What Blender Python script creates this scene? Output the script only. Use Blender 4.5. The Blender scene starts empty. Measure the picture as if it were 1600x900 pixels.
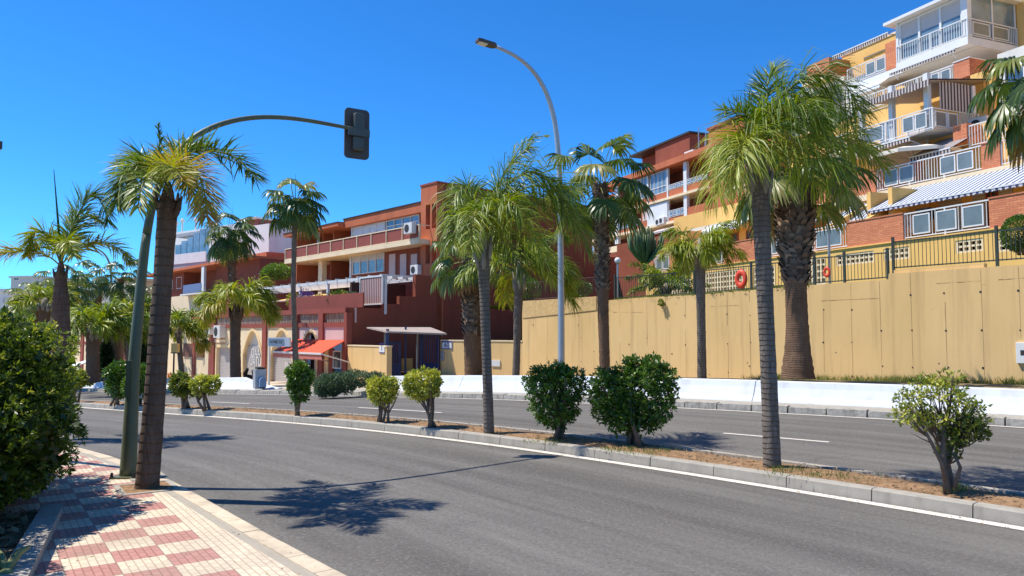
import bpy, math, random
import numpy as np
from mathutils import Vector, Matrix
C = bpy.data.collections.new("scene"); bpy.context.scene.collection.children.link(C)
S = bpy.context.scene
# ---------------------------------------------------------------- camera, sky, sun, exposure
HC = 1.85; FP = 1180.0; TH = math.atan(70/FP)
cd = bpy.data.cameras.new("camera"); cam = bpy.data.objects.new("camera", cd); C.objects.link(cam)
cam.location = (0, 0, HC); cam.rotation_euler = (math.pi/2+TH, 0, 0)
cd.sensor_width = 36; cd.lens = 36*FP/1600; cd.clip_end = 3000; cd.clip_start = .05
S.camera = cam
SUN = Vector((-.57, .09, 1)).normalized()
W = bpy.data.worlds.new("World"); S.world = W; W.use_nodes = True
wn = W.node_tree; bg = wn.nodes['Background']
sky = wn.nodes.new('ShaderNodeTexSky'); sky.sky_type = 'NISHITA'; sky.sun_disc = False
sky.sun_elevation = math.asin(SUN.z); sky.sun_rotation = math.atan2(SUN.x, SUN.y)
sky.air_density = 1.0; sky.dust_density = 0; sky.ozone_density = 5.0; sky.altitude = 2500
hs = wn.nodes.new('ShaderNodeHueSaturation'); hs.inputs['Saturation'].default_value = 1.18; hs.inputs['Value'].default_value = 1.0
mu = wn.nodes.new('ShaderNodeMix'); mu.data_type = 'RGBA'; mu.blend_type = 'MULTIPLY'; mu.inputs[0].default_value = 1; mu.inputs[7].default_value = (.46, .98, 1.24, 1)
wn.links.new(sky.outputs[0], hs.inputs['Color']); wn.links.new(hs.outputs[0], mu.inputs[6]); wn.links.new(mu.outputs[2], bg.inputs[0]); bg.inputs[1].default_value = .14
sl = bpy.data.lights.new("sun", 'SUN'); sl.energy = 5.0; sl.angle = math.radians(.5); sl.color = (1, .945, .85)
so = bpy.data.objects.new("sun", sl); C.objects.link(so); so.rotation_euler = SUN.to_track_quat('Z', 'Y').to_euler()
so.location = (-20, 10, 40)
S.view_settings.view_transform = 'Standard'; S.view_settings.look = 'None'; S.view_settings.gamma = 1
S.view_settings.use_curve_mapping = False; S.view_settings.exposure = 0.38
# ---------------------------------------------------------------- helpers
CT, ST = math.cos(TH), math.sin(TH)
def ray(x, y):
    a = (x-800)/FP; b = (450-y)/FP
    return Vector((a, CT-b*ST, ST+b*CT))
def at(x, y, D):
    r = ray(x, y); s = D/r.y
    return Vector((r.x*s, D, HC+r.z*s))
def sp(t): return 3*math.log1p(math.exp(min(t/3, 50))) if t < 60 else t
def g(X, Y):
    q = -.6*X+.8*Y-16
    return -.045*(sp(q)-sp(q-75))
def ground(x, y, off=0.):
    r = ray(x, y); lo = 1.; D = 1.
    while D < 400:
        D2 = D*1.04; p = at(x, y, D2)
        if p.z <= g(p.x, p.y)+off:
            lo, hi = D, D2
            for _ in range(30):
                m = (lo+hi)/2; p = at(x, y, m)
                if p.z <= g(p.x, p.y)+off: hi = m
                else: lo = m
            return at(x, y, hi)
        D = D2
    return at(x, y, D)
def tag(o, label, cat, group=None, kind=None):
    if label: o['label'] = label
    if cat: o['category'] = cat
    if group: o['group'] = group
    if kind: o['kind'] = kind
    return o
def empty(name, loc, rz=0, label=None, cat=None, group=None):
    o = bpy.data.objects.new(name, None); C.objects.link(o); o.location = loc; o.rotation_euler = (0, 0, rz)
    o.empty_display_size = .2
    return tag(o, label, cat, group)
class MB:
    def __init__(s): s.v = []; s.f = []
    def add(s, vs, fs):
        n = len(s.v); s.v += [tuple(v) for v in vs]; s.f += [tuple(i+n for i in f) for f in fs]; return s
    def box(s, x0, x1, y0, y1, z0, z1):
        if x0 > x1: x0, x1 = x1, x0
        if y0 > y1: y0, y1 = y1, y0
        if z0 > z1: z0, z1 = z1, z0
        return s.add([(x0,y0,z0),(x1,y0,z0),(x1,y1,z0),(x0,y1,z0),(x0,y0,z1),(x1,y0,z1),(x1,y1,z1),(x0,y1,z1)],
              [(0,3,2,1),(4,5,6,7),(0,1,5,4),(1,2,6,5),(2,3,7,6),(3,0,4,7)])
    def bar(s, a, b, w, h=None):
        a = Vector(a); b = Vector(b); h = h or w; d = (b-a).normalized()
        up = Vector((0,0,1)) if abs(d.z) < .95 else Vector((0,1,0))
        sx = d.cross(up).normalized()*w/2; sy = sx.cross(d).normalized()*h/2
        vs = [a-sx-sy,a+sx-sy,a+sx+sy,a-sx+sy,b-sx-sy,b+sx-sy,b+sx+sy,b-sx+sy]
        return s.add(vs, [(0,1,2,3),(7,6,5,4),(0,4,5,1),(1,5,6,2),(2,6,7,3),(3,7,4,0)])
    def tube(s, pts, rad, n=8, cap=True):
        pts = [Vector(p) for p in pts]
        if not hasattr(rad, '__len__'): rad = [rad]*len(pts)
        base = len(s.v); m = len(pts); ref = None
        for i, p in enumerate(pts):
            d = (pts[min(i+1,m-1)]-pts[max(i-1,0)]).normalized()
            if ref is None: ref = Vector((1,0,0)) if abs(d.x) < .9 else Vector((0,1,0))
            a = (ref-d*ref.dot(d)).normalized(); b = d.cross(a); ref = a
            for k in range(n):
                t = 2*math.pi*k/n; s.v.append(tuple(p+(a*math.cos(t)+b*math.sin(t))*rad[i]))
        for i in range(m-1):
            for k in range(n):
                k2 = (k+1) % n
                s.f.append((base+i*n+k, base+i*n+k2, base+(i+1)*n+k2, base+(i+1)*n+k))
        if cap:
            s.f.append(tuple(base+k for k in range(n))[::-1]); s.f.append(tuple(base+(m-1)*n+k for k in range(n)))
        return s
    def prism(s, poly, off):      # poly: planar 3D outline, off: extrusion vector
        n = len(poly); poly = [Vector(p) for p in poly]; off = Vector(off)
        return s.add(poly+[p+off for p in poly], [tuple(range(n))[::-1], tuple(range(n, 2*n))]+[(i,(i+1)%n,n+(i+1)%n,n+i) for i in range(n)])
    def lathe(s, c, prof, n=16):
        c = Vector(c); base = len(s.v)
        for r, z in prof:
            for k in range(n): s.v.append((c.x+r*math.cos(2*math.pi*k/n), c.y+r*math.sin(2*math.pi*k/n), c.z+z))
        for i in range(len(prof)-1):
            for k in range(n): s.f.append((base+i*n+k, base+i*n+(k+1)%n, base+(i+1)*n+(k+1)%n, base+(i+1)*n+k))
        s.f.append(tuple(base+k for k in range(n))[::-1]); s.f.append(tuple(base+(len(prof)-1)*n+k for k in range(n)))
        return s
    def build(s, name, mat, parent=None, smooth=False, origin=None, bevel=0):
        me = bpy.data.meshes.new(name)
        v = s.v
        if origin is not None: v = [(a-origin[0], b-origin[1], c-origin[2]) for a, b, c in v]
        me.from_pydata(v, [], s.f)
        import bmesh
        bm = bmesh.new(); bm.from_mesh(me); bmesh.ops.recalc_face_normals(bm, faces=bm.faces)
        bm.to_mesh(me); bm.free()
        if smooth: me.polygons.foreach_set('use_smooth', [True]*len(me.polygons))
        me.materials.append(mat)
        o = bpy.data.objects.new(name, me); C.objects.link(o)
        if origin is not None: o.location = origin
        if parent is not None: o.parent = parent
        if bevel:
            m = o.modifiers.new('bevel', 'BEVEL'); m.width = bevel; m.segments = 2; m.limit_method = 'ANGLE'
        return o
def fast_mesh(name, V, Q, mat, parent=None, tint=None, origin=None, smooth=False):
    V = np.asarray(V, dtype=np.float32).reshape(-1, 3); Q = np.asarray(Q, dtype=np.int32).reshape(-1, 4)
    if origin is not None: V = V-np.array(origin, dtype=np.float32)
    me = bpy.data.meshes.new(name)
    me.vertices.add(len(V)); me.vertices.foreach_set('co', V.ravel())
    me.loops.add(Q.size); me.loops.foreach_set('vertex_index', Q.ravel())
    me.polygons.add(len(Q)); me.polygons.foreach_set('loop_start', np.arange(0, Q.size, 4, dtype=np.int32))
    me.update(calc_edges=True); me.validate()
    if tint is not None:
        a = me.attributes.new('tint', 'FLOAT', 'POINT'); a.data.foreach_set('value', np.asarray(tint, dtype=np.float32))
    if smooth: me.polygons.foreach_set('use_smooth', [True]*len(me.polygons))
    me.materials.append(mat)
    o = bpy.data.objects.new(name, me); C.objects.link(o)
    if origin is not None: o.location = origin
    if parent is not None: o.parent = parent
    return o
# ---------------------------------------------------------------- materials
def nt(name):
    m = bpy.data.materials.new(name); m.use_nodes = True; t = m.node_tree
    return m, t, t.nodes['Principled BSDF']
def N(t, ty, **kw):
    n = t.nodes.new('ShaderNode'+ty)
    for k, v in kw.items():
        if k in n.inputs: n.inputs[k].default_value = v
        else: setattr(n, k, v)
    return n
def L(t, a, b): t.links.new(a, b)
def noise(t, co, scale, detail=4, rough=.6):
    n = N(t, 'TexNoise'); n.inputs['Scale'].default_value = scale; n.inputs['Detail'].default_value = detail
    n.inputs['Roughness'].default_value = rough
    if co is not None: L(t, co, n.inputs['Vector'])
    return n.outputs['Fac']
def maprange(t, a, f0, f1, t0, t1):
    n = N(t, 'MapRange'); L(t, a, n.inputs[0])
    for i, v in enumerate((f0, f1, t0, t1)): n.inputs[i+1].default_value = v
    return n.outputs[0]
def mixc(t, fac, a, b, mode='MIX'):
    n = N(t, 'Mix'); n.data_type = 'RGBA'; n.blend_type = mode
    for i, v in ((0, fac), (6, a), (7, b)):
        if hasattr(v, 'is_output'): L(t, v, n.inputs[i])
        elif i == 0: n.inputs[i].default_value = v
        else: n.inputs[i].default_value = (*v, 1)[:4]
    return n.outputs[2]
def mathn(t, op, a, b=0.):
    n = N(t, 'Math'); n.operation = op
    for i, v in ((0, a), (1, b)):
        if hasattr(v, 'is_output'): L(t, v, n.inputs[i])
        else: n.inputs[i].default_value = v
    return n.outputs[0]
def bump(t, bs, h, strength=.3, dist=.02):
    n = N(t, 'Bump'); n.inputs['Strength'].default_value = strength; n.inputs['Distance'].default_value = dist
    L(t, h, n.inputs['Height']); L(t, n.outputs[0], bs.inputs['Normal'])
def co(t, kind='Object', scale=None):
    n = N(t, 'TexCoord').outputs[kind]
    if scale:
        m = N(t, 'Mapping'); L(t, n, m.inputs[0]); m.inputs['Scale'].default_value = scale; n = m.outputs[0]
    return n
def plain(name, col, rough=.6, var=.12, scale=3., metal=0., bmp=.0, bscale=60., dirt=None, streak=False, spec=.5):
    m, t, b = nt(name)
    c = co(t, 'Object', (1, 1, .25) if streak else None)
    f = maprange(t, noise(t, c, scale), .3, .7, 1-var, 1+var)
    h = N(t, 'HueSaturation'); h.inputs['Color'].default_value = (*col, 1); L(t, f, h.inputs['Value']); out = h.outputs[0]
    if dirt:
        k = maprange(t, noise(t, co(t, 'Object', (1, 1, .12)), scale*1.7, 6), .52, .75, 0, dirt[3])
        out = mixc(t, k, out, dirt[:3])
    L(t, out, b.inputs['Base Color']); b.inputs['Roughness'].default_value = rough; b.inputs['Metallic'].default_value = metal
    b.inputs['Specular IOR Level'].default_value = spec
    if bmp: bump(t, b, noise(t, co(t), bscale, 5), bmp, .01)
    return m
M = {}
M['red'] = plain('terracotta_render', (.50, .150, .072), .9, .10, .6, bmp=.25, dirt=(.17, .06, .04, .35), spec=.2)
M['dred'] = plain('dark_and_shaded_red_render', (.27, .078, .046), .9, .10, .6, bmp=.25, dirt=(.15, .05, .035, .35), spec=.2)  # dark red walls, plus darker copy of the terracotta for sides in shade
M['trim'] = plain('oxblood_paint', (.28, .072, .05), .7, .08, .8, spec=.3)
M['cream'] = plain('cream_paint', (.80, .64, .42), .85, .06, .8, bmp=.15, dirt=(.45, .35, .22, .3), spec=.2)
M['yellow'] = plain('ochre_yellow_paint', (.80, .49, .16), .85, .06, .7, bmp=.15, dirt=(.5, .3, .1, .25), spec=.2)
M['yshade'] = plain('shaded_ochre_paint', (.72, .36, .04), .85, .06, .7, bmp=.15, spec=.2)  # darker copy of the yellow paint, shade coloured into the side walls
M['white'] = plain('white_paint', (.70, .70, .68), .6, .05, 1.2, dirt=(.55, .54, .5, .3), spec=.3)
M['offw'] = plain('offwhite_render', (.68, .64, .58), .85, .06, .5, bmp=.1, dirt=(.45, .42, .37, .35), spec=.2)
M['pink'] = plain('pale_pink_paint', (.62, .48, .44), .85, .05, .8, spec=.2)
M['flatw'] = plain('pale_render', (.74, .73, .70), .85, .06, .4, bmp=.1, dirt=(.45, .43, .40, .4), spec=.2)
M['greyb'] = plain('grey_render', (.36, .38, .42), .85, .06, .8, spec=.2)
M['metalw'] = plain('white_enamel', (.68, .68, .67), .35, .03, 2)
M['galv'] = plain('galvanised_steel', (.42, .43, .44), .45, .08, 6, metal=.5)
M['dgreen'] = plain('dark_green_steel', (.035, .05, .045), .45, .1, 6)
M['pole'] = plain('olive_green_paint', (.115, .125, .062), .5, .12, 3, dirt=(.10, .06, .03, .35))
M['sigback'] = plain('brown_black_plastic', (.075, .058, .05), .55, .15, 5)
M['siggrn'] = plain('green_grey_plastic', (.075, .08, .065), .5, .12, 5)
M['concrete'] = plain('kerb_concrete', (.36, .325, .27), .9, .12, 5, bmp=.4, bscale=80, dirt=(.2, .18, .15, .5), spec=.2)
M['oldkerb'] = plain('worn_kerb_concrete', (.36, .33, .28), .95, .3, 8, bmp=.9, bscale=14, dirt=(.12, .1, .08, .7), spec=.2)
M['creamkerb'] = plain('cream_kerb_stone', (.56, .46, .33), .9, .2, 3, bmp=.3, dirt=(.27, .22, .16, .65), spec=.2)
M['soil'] = plain('dry_soil', (.27, .165, .09), 1., .35, 9, bmp=1., bscale=30, dirt=(.12, .075, .04, .6), spec=.1)
M['verge'] = plain('dry_verge', (.28, .21, .11), 1., .35, 4, bmp=1., bscale=20, dirt=(.1, .13, .03, .7), spec=.1)
M['earth'] = plain('open_ground', (.30, .25, .17), 1., .25, .2, spec=.1)
M['lawn'] = plain('lawn', (.085, .13, .025), 1., .3, 3, bmp=1., bscale=30, spec=.1)
M['barrier'] = plain('whitewashed_concrete', (.62, .645, .68), .7, .05, 1.5, bmp=.15, bscale=25, dirt=(.42, .38, .32, .6), spec=.25)
M['glass'] = plain('window_glass', (.05, .085, .12), .06, .3, .8, spec=.9)
M['glassb'] = plain('pale_blue_glass', (.16, .24, .30), .08, .35, .9, spec=.9)
M['frost'] = plain('smoked_glass_panel', (.16, .19, .19), .25, .25, .9, spec=.7)
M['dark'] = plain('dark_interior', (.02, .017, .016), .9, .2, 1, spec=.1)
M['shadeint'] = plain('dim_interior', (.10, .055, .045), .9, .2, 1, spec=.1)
M['shutter'] = plain('roller_shutter_slats', (.52, .47, .44), .5, .06, 1)
M['bluep'] = plain('navy_blue_paint', (.012, .035, .13), .5, .12, 3)
M['orange'] = plain('coral_awning_cloth', (.78, .10, .045), .8, .05, 2, spec=.2)
M['scallop'] = plain('awning_valance', (.50, .17, .14), .8, .1, 12, spec=.2)
M['acw'] = plain('air_unit_casing', (.66, .64, .60), .5, .08, 3)
M['wood'] = plain('brown_timber', (.17, .06, .035), .7, .2, 4, streak=True)
M['cane'] = plain('bleached_cane', (.50, .42, .33), .9, .3, 12)
M['lifering'] = plain('red_life_ring_plastic', (.72, .07, .03), .5, .05, 3)
M['globe'] = plain('opal_globe', (.82, .82, .82), .3, .02, 2)
M['signb'] = plain('sign_blue', (.01, .14, .55), .4, .03, 2)
M['ink'] = plain('black_lettering', (.03, .025, .02), .6, .05, 2)
M['inkb'] = plain('blue_lettering', (.02, .03, .22), .4, .05, 2)
M['umb'] = plain('cream_canvas', (.70, .64, .54), .9, .05, 1, spec=.1)
M['bark'] = None
def brick_mat():
    m, t, b = nt('orange_facing_brick')
    c = co(t); sx = N(t, 'SeparateXYZ'); L(t, c, sx.inputs[0])
    cx = N(t, 'CombineXYZ'); L(t, mathn(t, 'ADD', sx.outputs[0], sx.outputs[1]), cx.inputs[0]); L(t, sx.outputs[2], cx.inputs[1])
    k = N(t, 'TexBrick'); L(t, cx.outputs[0], k.inputs['Vector'])
    k.inputs['Scale'].default_value = 1; k.inputs['Brick Width'].default_value = .26; k.inputs['Row Height'].default_value = .075
    k.inputs['Mortar Size'].default_value = .007; k.inputs['Bias'].default_value = 0
    k.inputs['Color1'].default_value = (.72, .27, .13, 1); k.inputs['Color2'].default_value = (.58, .19, .095, 1); k.inputs['Mortar'].default_value = (.33, .15, .10, 1)
    L(t, mixc(t, maprange(t, noise(t, c, .8), .4, .7, 0, .3), k.outputs[0], (.36, .12, .07)), b.inputs['Base Color'])
    b.inputs['Roughness'].default_value = .9; b.inputs['Specular IOR Level'].default_value = .2
    inv = mathn(t, 'SUBTRACT', 1, k.outputs['Fac']); bump(t, b, inv, .5, .008)
    return m
M['brick'] = brick_mat()
def stripes(name, a, b_, w, axis=0, duty=.5):
    m, t, b = nt(name); sx = N(t, 'SeparateXYZ'); L(t, co(t), sx.inputs[0])
    f = mathn(t, 'FRACT', mathn(t, 'DIVIDE', mathn(t, 'ADD', sx.outputs[axis], 100), w))
    L(t, mixc(t, mathn(t, 'GREATER_THAN', f, duty), a, b_), b.inputs['Base Color']); b.inputs['Roughness'].default_value = .8
    b.inputs['Specular IOR Level'].default_value = .2
    return m
M['awn'] = stripes('blue_white_striped_canvas', (.56, .58, .61), (.05, .07, .15), .24, 0, .55)
M['awnb'] = stripes('brown_white_striped_canvas', (.50, .45, .43), (.07, .045, .045), .16, 0, .5)
M['awnc'] = stripes('brown_white_striped_curtain', (.50, .45, .43), (.07, .045, .045), .2, 1, .5)
M['curtain'] = stripes('red_white_striped_curtain', (.50, .42, .40), (.22, .07, .06), .2, 0, .45)
M['bluerail'] = stripes('blue_slatted_screen', (.16, .24, .42), (.09, .13, .24), .12, 0, .6)
def shutter_mat():
    m, t, b = nt('roller_shutter'); sx = N(t, 'SeparateXYZ'); L(t, co(t), sx.inputs[0])
    f = mathn(t, 'FRACT', mathn(t, 'DIVIDE', mathn(t, 'ADD', sx.outputs[2], 50), .11))
    L(t, mixc(t, mathn(t, 'LESS_THAN', f, .16), mixc(t, noise(t, co(t), 2.), (.42, .38, .36), (.54, .49, .46)), (.22, .19, .18)), b.inputs['Base Color'])
    bump(t, b, f, .6, .02); b.inputs['Roughness'].default_value = .5
    return m
M['roll'] = shutter_mat()
def wall_mat():
    m, t, b = nt('weathered_ochre_concrete'); c = co(t)
    col = mixc(t, maprange(t, noise(t, co(t, 'Object', (1, 1, .35)), .7, 5), .35, .7, 0, 1), (.76, .525, .245), (.67, .455, .20))
    sz = N(t, 'SeparateXYZ'); L(t, c, sz.inputs[0])
    low = maprange(t, mathn(t, 'ADD', sz.outputs[2], mathn(t, 'MULTIPLY', noise(t, c, 2.5), 1.2)), .3, 2.4, 1, 0)
    col = mixc(t, mathn(t, 'MULTIPLY', low, .55), col, (.76, .49, .22))
    cr = mathn(t, 'MULTIPLY', maprange(t, noise(t, co(t, 'Object', (1.2, 1, 5)), 1.6, 8, .7), .655, .70, 0, 1), .45)
    col = mixc(t, cr, col, (.22, .13, .06))
    st = maprange(t, noise(t, co(t, 'Object', (2.5, 1, .14)), 1.2, 6), .52, .78, 0, .55)
    col = mixc(t, st, col, (.34, .22, .11))
    L(t, col, b.inputs['Base Color']); b.inputs['Roughness'].default_value = .92; b.inputs['Specular IOR Level'].default_value = .15
    bump(t, b, noise(t, c, 35, 5), .25, .01)
    return m
M['rwall'] = wall_mat()
M['rough'] = plain('rough_ochre_stucco', (.62, .43, .20), .95, .2, 9, bmp=1., bscale=9, dirt=(.3, .19, .09, .5), spec=.15)
def asphalt():
    m, t, b = nt('worn_asphalt'); uv = N(t, 'UVMap').outputs[0]
    mp = N(t, 'Mapping'); L(t, uv, mp.inputs[0]); mp.inputs['Scale'].default_value = (.06, 1.1, 1)
    lane = maprange(t, noise(t, mp.outputs[0], 1.5, 4), .35, .68, 0, 1)
    c = co(t); big = maprange(t, noise(t, c, .5, 4), .3, .7, 0, 1)
    col = mixc(t, lane, (.112, .101, .087), (.200, .184, .160))
    col = mixc(t, mathn(t, 'MULTIPLY', big, .35), col, (.095, .09, .083))
    fine = noise(t, c, 60, 3, .8); sp_ = maprange(t, fine, .60, .72, 0, 1)
    col = mixc(t, mathn(t, 'MULTIPLY', sp_, .85), col, (.36, .35, .33))
    dk = maprange(t, fine, .30, .44, .7, 0); col = mixc(t, dk, col, (.045, .045, .045))
    mid = noise(t, c, 26, 2, .6); col = mixc(t, maprange(t, mid, .56, .68, 0, .35), col, (.26, .25, .235)); col = mixc(t, maprange(t, mid, .44, .32, 0, .35), col, (.05, .048, .045))
    oil = maprange(t, noise(t, c, .9, 6, .7), .60, .74, 0, .35); col = mixc(t, oil, col, (.06, .056, .052))
    v = N(t, 'TexVoronoi'); v.feature = 'DISTANCE_TO_EDGE'; v.inputs['Scale'].default_value = .35
    wv = N(t, 'Mix'); wv.data_type = 'VECTOR'; L(t, c, wv.inputs[4]); nn = N(t, 'TexNoise'); nn.inputs['Scale'].default_value = 1.2; nn.inputs['Detail'].default_value = 5
    L(t, c, nn.inputs[0]); L(t, nn.outputs['Color'], wv.inputs[5]); wv.inputs[0].default_value = .35; L(t, wv.outputs[1], v.inputs['Vector'])
    ck = mathn(t, 'MULTIPLY', maprange(t, v.outputs['Distance'], .0, .004, 1, 0), maprange(t, noise(t, c, .3), .5, .6, 0, .5))
    col = mixc(t, ck, col, (.045, .045, .045))
    L(t, col, b.inputs['Base Color']); b.inputs['Roughness'].default_value = .8; b.inputs['Specular IOR Level'].default_value = .15
    bump(t, b, noise(t, c, 110, 3, .7), .6, .008)
    return m
M['asphalt'] = asphalt()
def linemat():
    m, t, b = nt('worn_road_paint'); c = co(t)
    k = maprange(t, noise(t, c, 14, 6, .75), .56, .66, 0, .7)
    L(t, mixc(t, k, (.68, .62, .53), (.2, .19, .18)), b.inputs['Base Color']); b.inputs['Roughness'].default_value = .8
    return m
M['line'] = linemat()
def paving():
    m, t, b = nt('chequered_paving'); uv = N(t, 'UVMap').outputs[0]
    sx = N(t, 'SeparateXYZ'); L(t, uv, sx.inputs[0]); U, V = sx.outputs[0], sx.outputs[1]
    q = .34
    def cell(a): return mathn(t, 'FLOOR', mathn(t, 'DIVIDE', a, q))
    uw = mathn(t, 'ADD', mathn(t, 'MULTIPLY', U, 1), 0)
    pos = N(t, 'NewGeometry').outputs['Position']; px = N(t, 'SeparateXYZ'); L(t, pos, px.inputs[0])
    UW = mathn(t, 'ADD', mathn(t, 'MULTIPLY', px.outputs[0], .575), mathn(t, 'MULTIPLY', px.outputs[1], -.818))
    VW = mathn(t, 'SUBTRACT', mathn(t, 'ADD', mathn(t, 'MULTIPLY', px.outputs[0], -.818), mathn(t, 'MULTIPLY', px.outputs[1], -.575)), -1.577)
    cw = N(t, 'CombineXYZ'); L(t, UW, cw.inputs[0]); L(t, VW, cw.inputs[1]); EDGE = V; U, V = UW, VW; uv = cw.outputs[0]
    ch = mathn(t, 'MODULO', mathn(t, 'ADD', mathn(t, 'ADD', cell(mathn(t, 'ADD', U, 0)), cell(V)), 1000), 2)
    inner = mathn(t, 'MULTIPLY', mathn(t, 'GREATER_THAN', V, 0), mathn(t, 'GREATER_THAN', EDGE, .1)); red = mathn(t, 'MULTIPLY', mathn(t, 'GREATER_THAN', ch, .5), inner)
    c = co(t); n1 = noise(t, c, 5, 5)
    cream = mixc(t, n1, (.74, .63, .47), (.60, .49, .35)); rd = mixc(t, n1, (.53, .265, .22), (.40, .19, .155))
    col = mixc(t, red, cream, rd)
    k = N(t, 'TexBrick'); L(t, uv, k.inputs['Vector']); k.inputs['Scale'].default_value = 1
    k.inputs['Brick Width'].default_value = .11333; k.inputs['Row Height'].default_value = .05667; k.inputs['Mortar Size'].default_value = .005
    k.inputs['Mortar Smooth'].default_value = .3; k.offset = .5
    k.inputs['Color1'].default_value = (1, 1, 1, 1); k.inputs['Color2'].default_value = (.86, .86, .86, 1); k.inputs['Mortar'].default_value = (.58, .53, .48, 1)
    col = mixc(t, .85, col, k.outputs[0], 'MULTIPLY')
    k2 = N(t, 'TexBrick'); L(t, uv, k2.inputs['Vector']); k2.inputs['Scale'].default_value = 1; k2.offset = 0
    k2.inputs['Brick Width'].default_value = .34; k2.inputs['Row Height'].default_value = .34; k2.inputs['Mortar Size'].default_value = .004
    mp = N(t, 'Mapping'); L(t, uv, mp.inputs[0]); mp.inputs['Location'].default_value = (0, 0, 0); L(t, mp.outputs[0], k2.inputs['Vector'])
    col = mixc(t, mathn(t, 'MULTIPLY', k2.outputs['Fac'], .45), col, (.2, .16, .13))
    strip = mathn(t, 'LESS_THAN', EDGE, .09)
    col = mixc(t, strip, col, mixc(t, n1, (.42, .37, .29), (.33, .29, .23)))
    dirt = maprange(t, noise(t, c, 1.3, 6, .7), .45, .72, 0, .55); col = mixc(t, dirt, col, (.30, .24, .18))
    sp2 = maprange(t, noise(t, c, 22, 3), .68, .72, 0, .6); col = mixc(t, sp2, col, (.12, .09, .07))
    L(t, col, b.inputs['Base Color']); b.inputs['Roughness'].default_value = .85; b.inputs['Specular IOR Level'].default_value = .25
    bump(t, b, mathn(t, 'SUBTRACT', 1, k.outputs['Fac']), .5, .006)
    return m
M['paving'] = paving()
def leafmat(name, stops, rough=.45, trans=.28, spec=.4):
    m, t, b = nt(name)
    a = N(t, 'Attribute'); a.attribute_name = 'tint'
    geo = N(t, 'NewGeometry'); j = mathn(t, 'MULTIPLY', mathn(t, 'SUBTRACT', geo.outputs['Random Per Island'], .5), .22)
    f = mathn(t, 'ADD', a.outputs['Fac'], j)
    r = N(t, 'ValToRGB'); L(t, f, r.inputs[0]); el = r.color_ramp.elements
    while len(el) < len(stops): el.new(.5)
    for e, (p, c) in zip(el, stops): e.position = p; e.color = (*c, 1)
    L(t, r.outputs[0], b.inputs['Base Color']); b.inputs['Roughness'].default_value = rough; b.inputs['Specular IOR Level'].default_value = spec
    tr = N(t, 'BsdfTranslucent')
    h = N(t, 'HueSaturation'); h.inputs['Value'].default_value = 1.5; h.inputs['Saturation'].default_value = 1.1; L(t, r.outputs[0], h.inputs['Color']); L(t, h.outputs[0], tr.inputs['Color'])
    mx = N(t, 'MixShader'); mx.inputs[0].default_value = trans; L(t, b.outputs[0], mx.inputs[1]); L(t, tr.outputs[0], mx.inputs[2])
    L(t, mx.outputs[0], t.nodes['Material Output'].inputs[0])
    return m
M['queen'] = leafmat('feather_palm_leaf', [(0, (.018, .038, .006)), (.35, (.085, .15, .014)), (.6, (.32, .36, .03)), (.8, (.40, .32, .05)), (.92, (.42, .20, .04)), (1, (.30, .17, .08))])
M['fan'] = leafmat('fan_palm_leaf', [(0, (.02, .042, .010)), (.35, (.065, .115, .02)), (.6, (.18, .22, .045)), (.8, (.32, .27, .08)), (.92, (.26, .15, .07)), (1, (.20, .12, .06))], .35)
M['dry'] = leafmat('dry_palm_leaf', [(0, (.16, .09, .045)), (1, (.34, .22, .12))], .8, .15)
M['dkshrub'] = leafmat('glossy_green_leaf', [(0, (.028, .055, .010)), (.5, (.09, .175, .022)), (1, (.21, .31, .04))], .35, .25, .5)
M['yshrub'] = leafmat('variegated_yellow_leaf', [(0, (.05, .075, .012)), (.45, (.20, .24, .03)), (.75, (.50, .50, .07)), (1, (.72, .66, .16))], .45, .3)
M['hedge'] = leafmat('hedge_leaf', [(0, (.025, .042, .008)), (.5, (.10, .155, .02)), (.8, (.30, .35, .04)), (1, (.42, .40, .06))], .35, .42, .5)
M['tree'] = leafmat('evergreen_leaf', [(0, (.016, .034, .010)), (.5, (.04, .075, .018)), (1, (.10, .14, .03))], .45, .25)
M['grey'] = leafmat('silver_green_leaf', [(0, (.05, .08, .035)), (.5, (.10, .15, .07)), (1, (.20, .26, .13))], .5, .25)
M['litter'] = leafmat('dry_leaf_litter', [(0, (.09, .055, .03)), (.5, (.22, .14, .07)), (1, (.36, .26, .14))], .8, .1)
M['grass'] = leafmat('grass_blade', [(0, (.05, .09, .012)), (.5, (.12, .17, .025)), (1, (.36, .30, .12))], .6, .3)
M['flower'] = leafmat('purple_flowering_leaf', [(0, (.06, .03, .12)), (.5, (.16, .10, .32)), (1, (.1, .12, .04))], .6, .3)
def barkmat(name, c1, c2, ring=.09, rstr=.6):
    m, t, b = nt(name); c = co(t); sx = N(t, 'SeparateXYZ'); L(t, c, sx.inputs[0])
    z = mathn(t, 'ADD', sx.outputs[2], mathn(t, 'MULTIPLY', noise(t, c, 3.), .12))
    f = mathn(t, 'FRACT', mathn(t, 'DIVIDE', z, ring)); band = maprange(t, f, 0., .22, 1, 0)
    col = mixc(t, maprange(t, noise(t, co(t, 'Object', (6, 6, 1.2)), 3., 6, .7), .3, .7, 0, 1), c1, c2)
    col = mixc(t, maprange(t, noise(t, c, 1.1, 4), .45, .7, 0, .5), col, tuple(x*.55 for x in c1))
    col = mixc(t, mathn(t, 'MULTIPLY', band, mathn(t, 'MULTIPLY', noise(t, c, 2.), rstr*1.6)), col, tuple(x*.3 for x in c1))
    L(t, col, b.inputs['Base Color']); b.inputs['Roughness'].default_value = .95; b.inputs['Specular IOR Level'].default_value = .15
    bump(t, b, mathn(t, 'ADD', mathn(t, 'MULTIPLY', band, -1), noise(t, co(t, 'Object', (8, 8, 1.5)), 5, 6, .7)), .9, .02)
    return m
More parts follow.
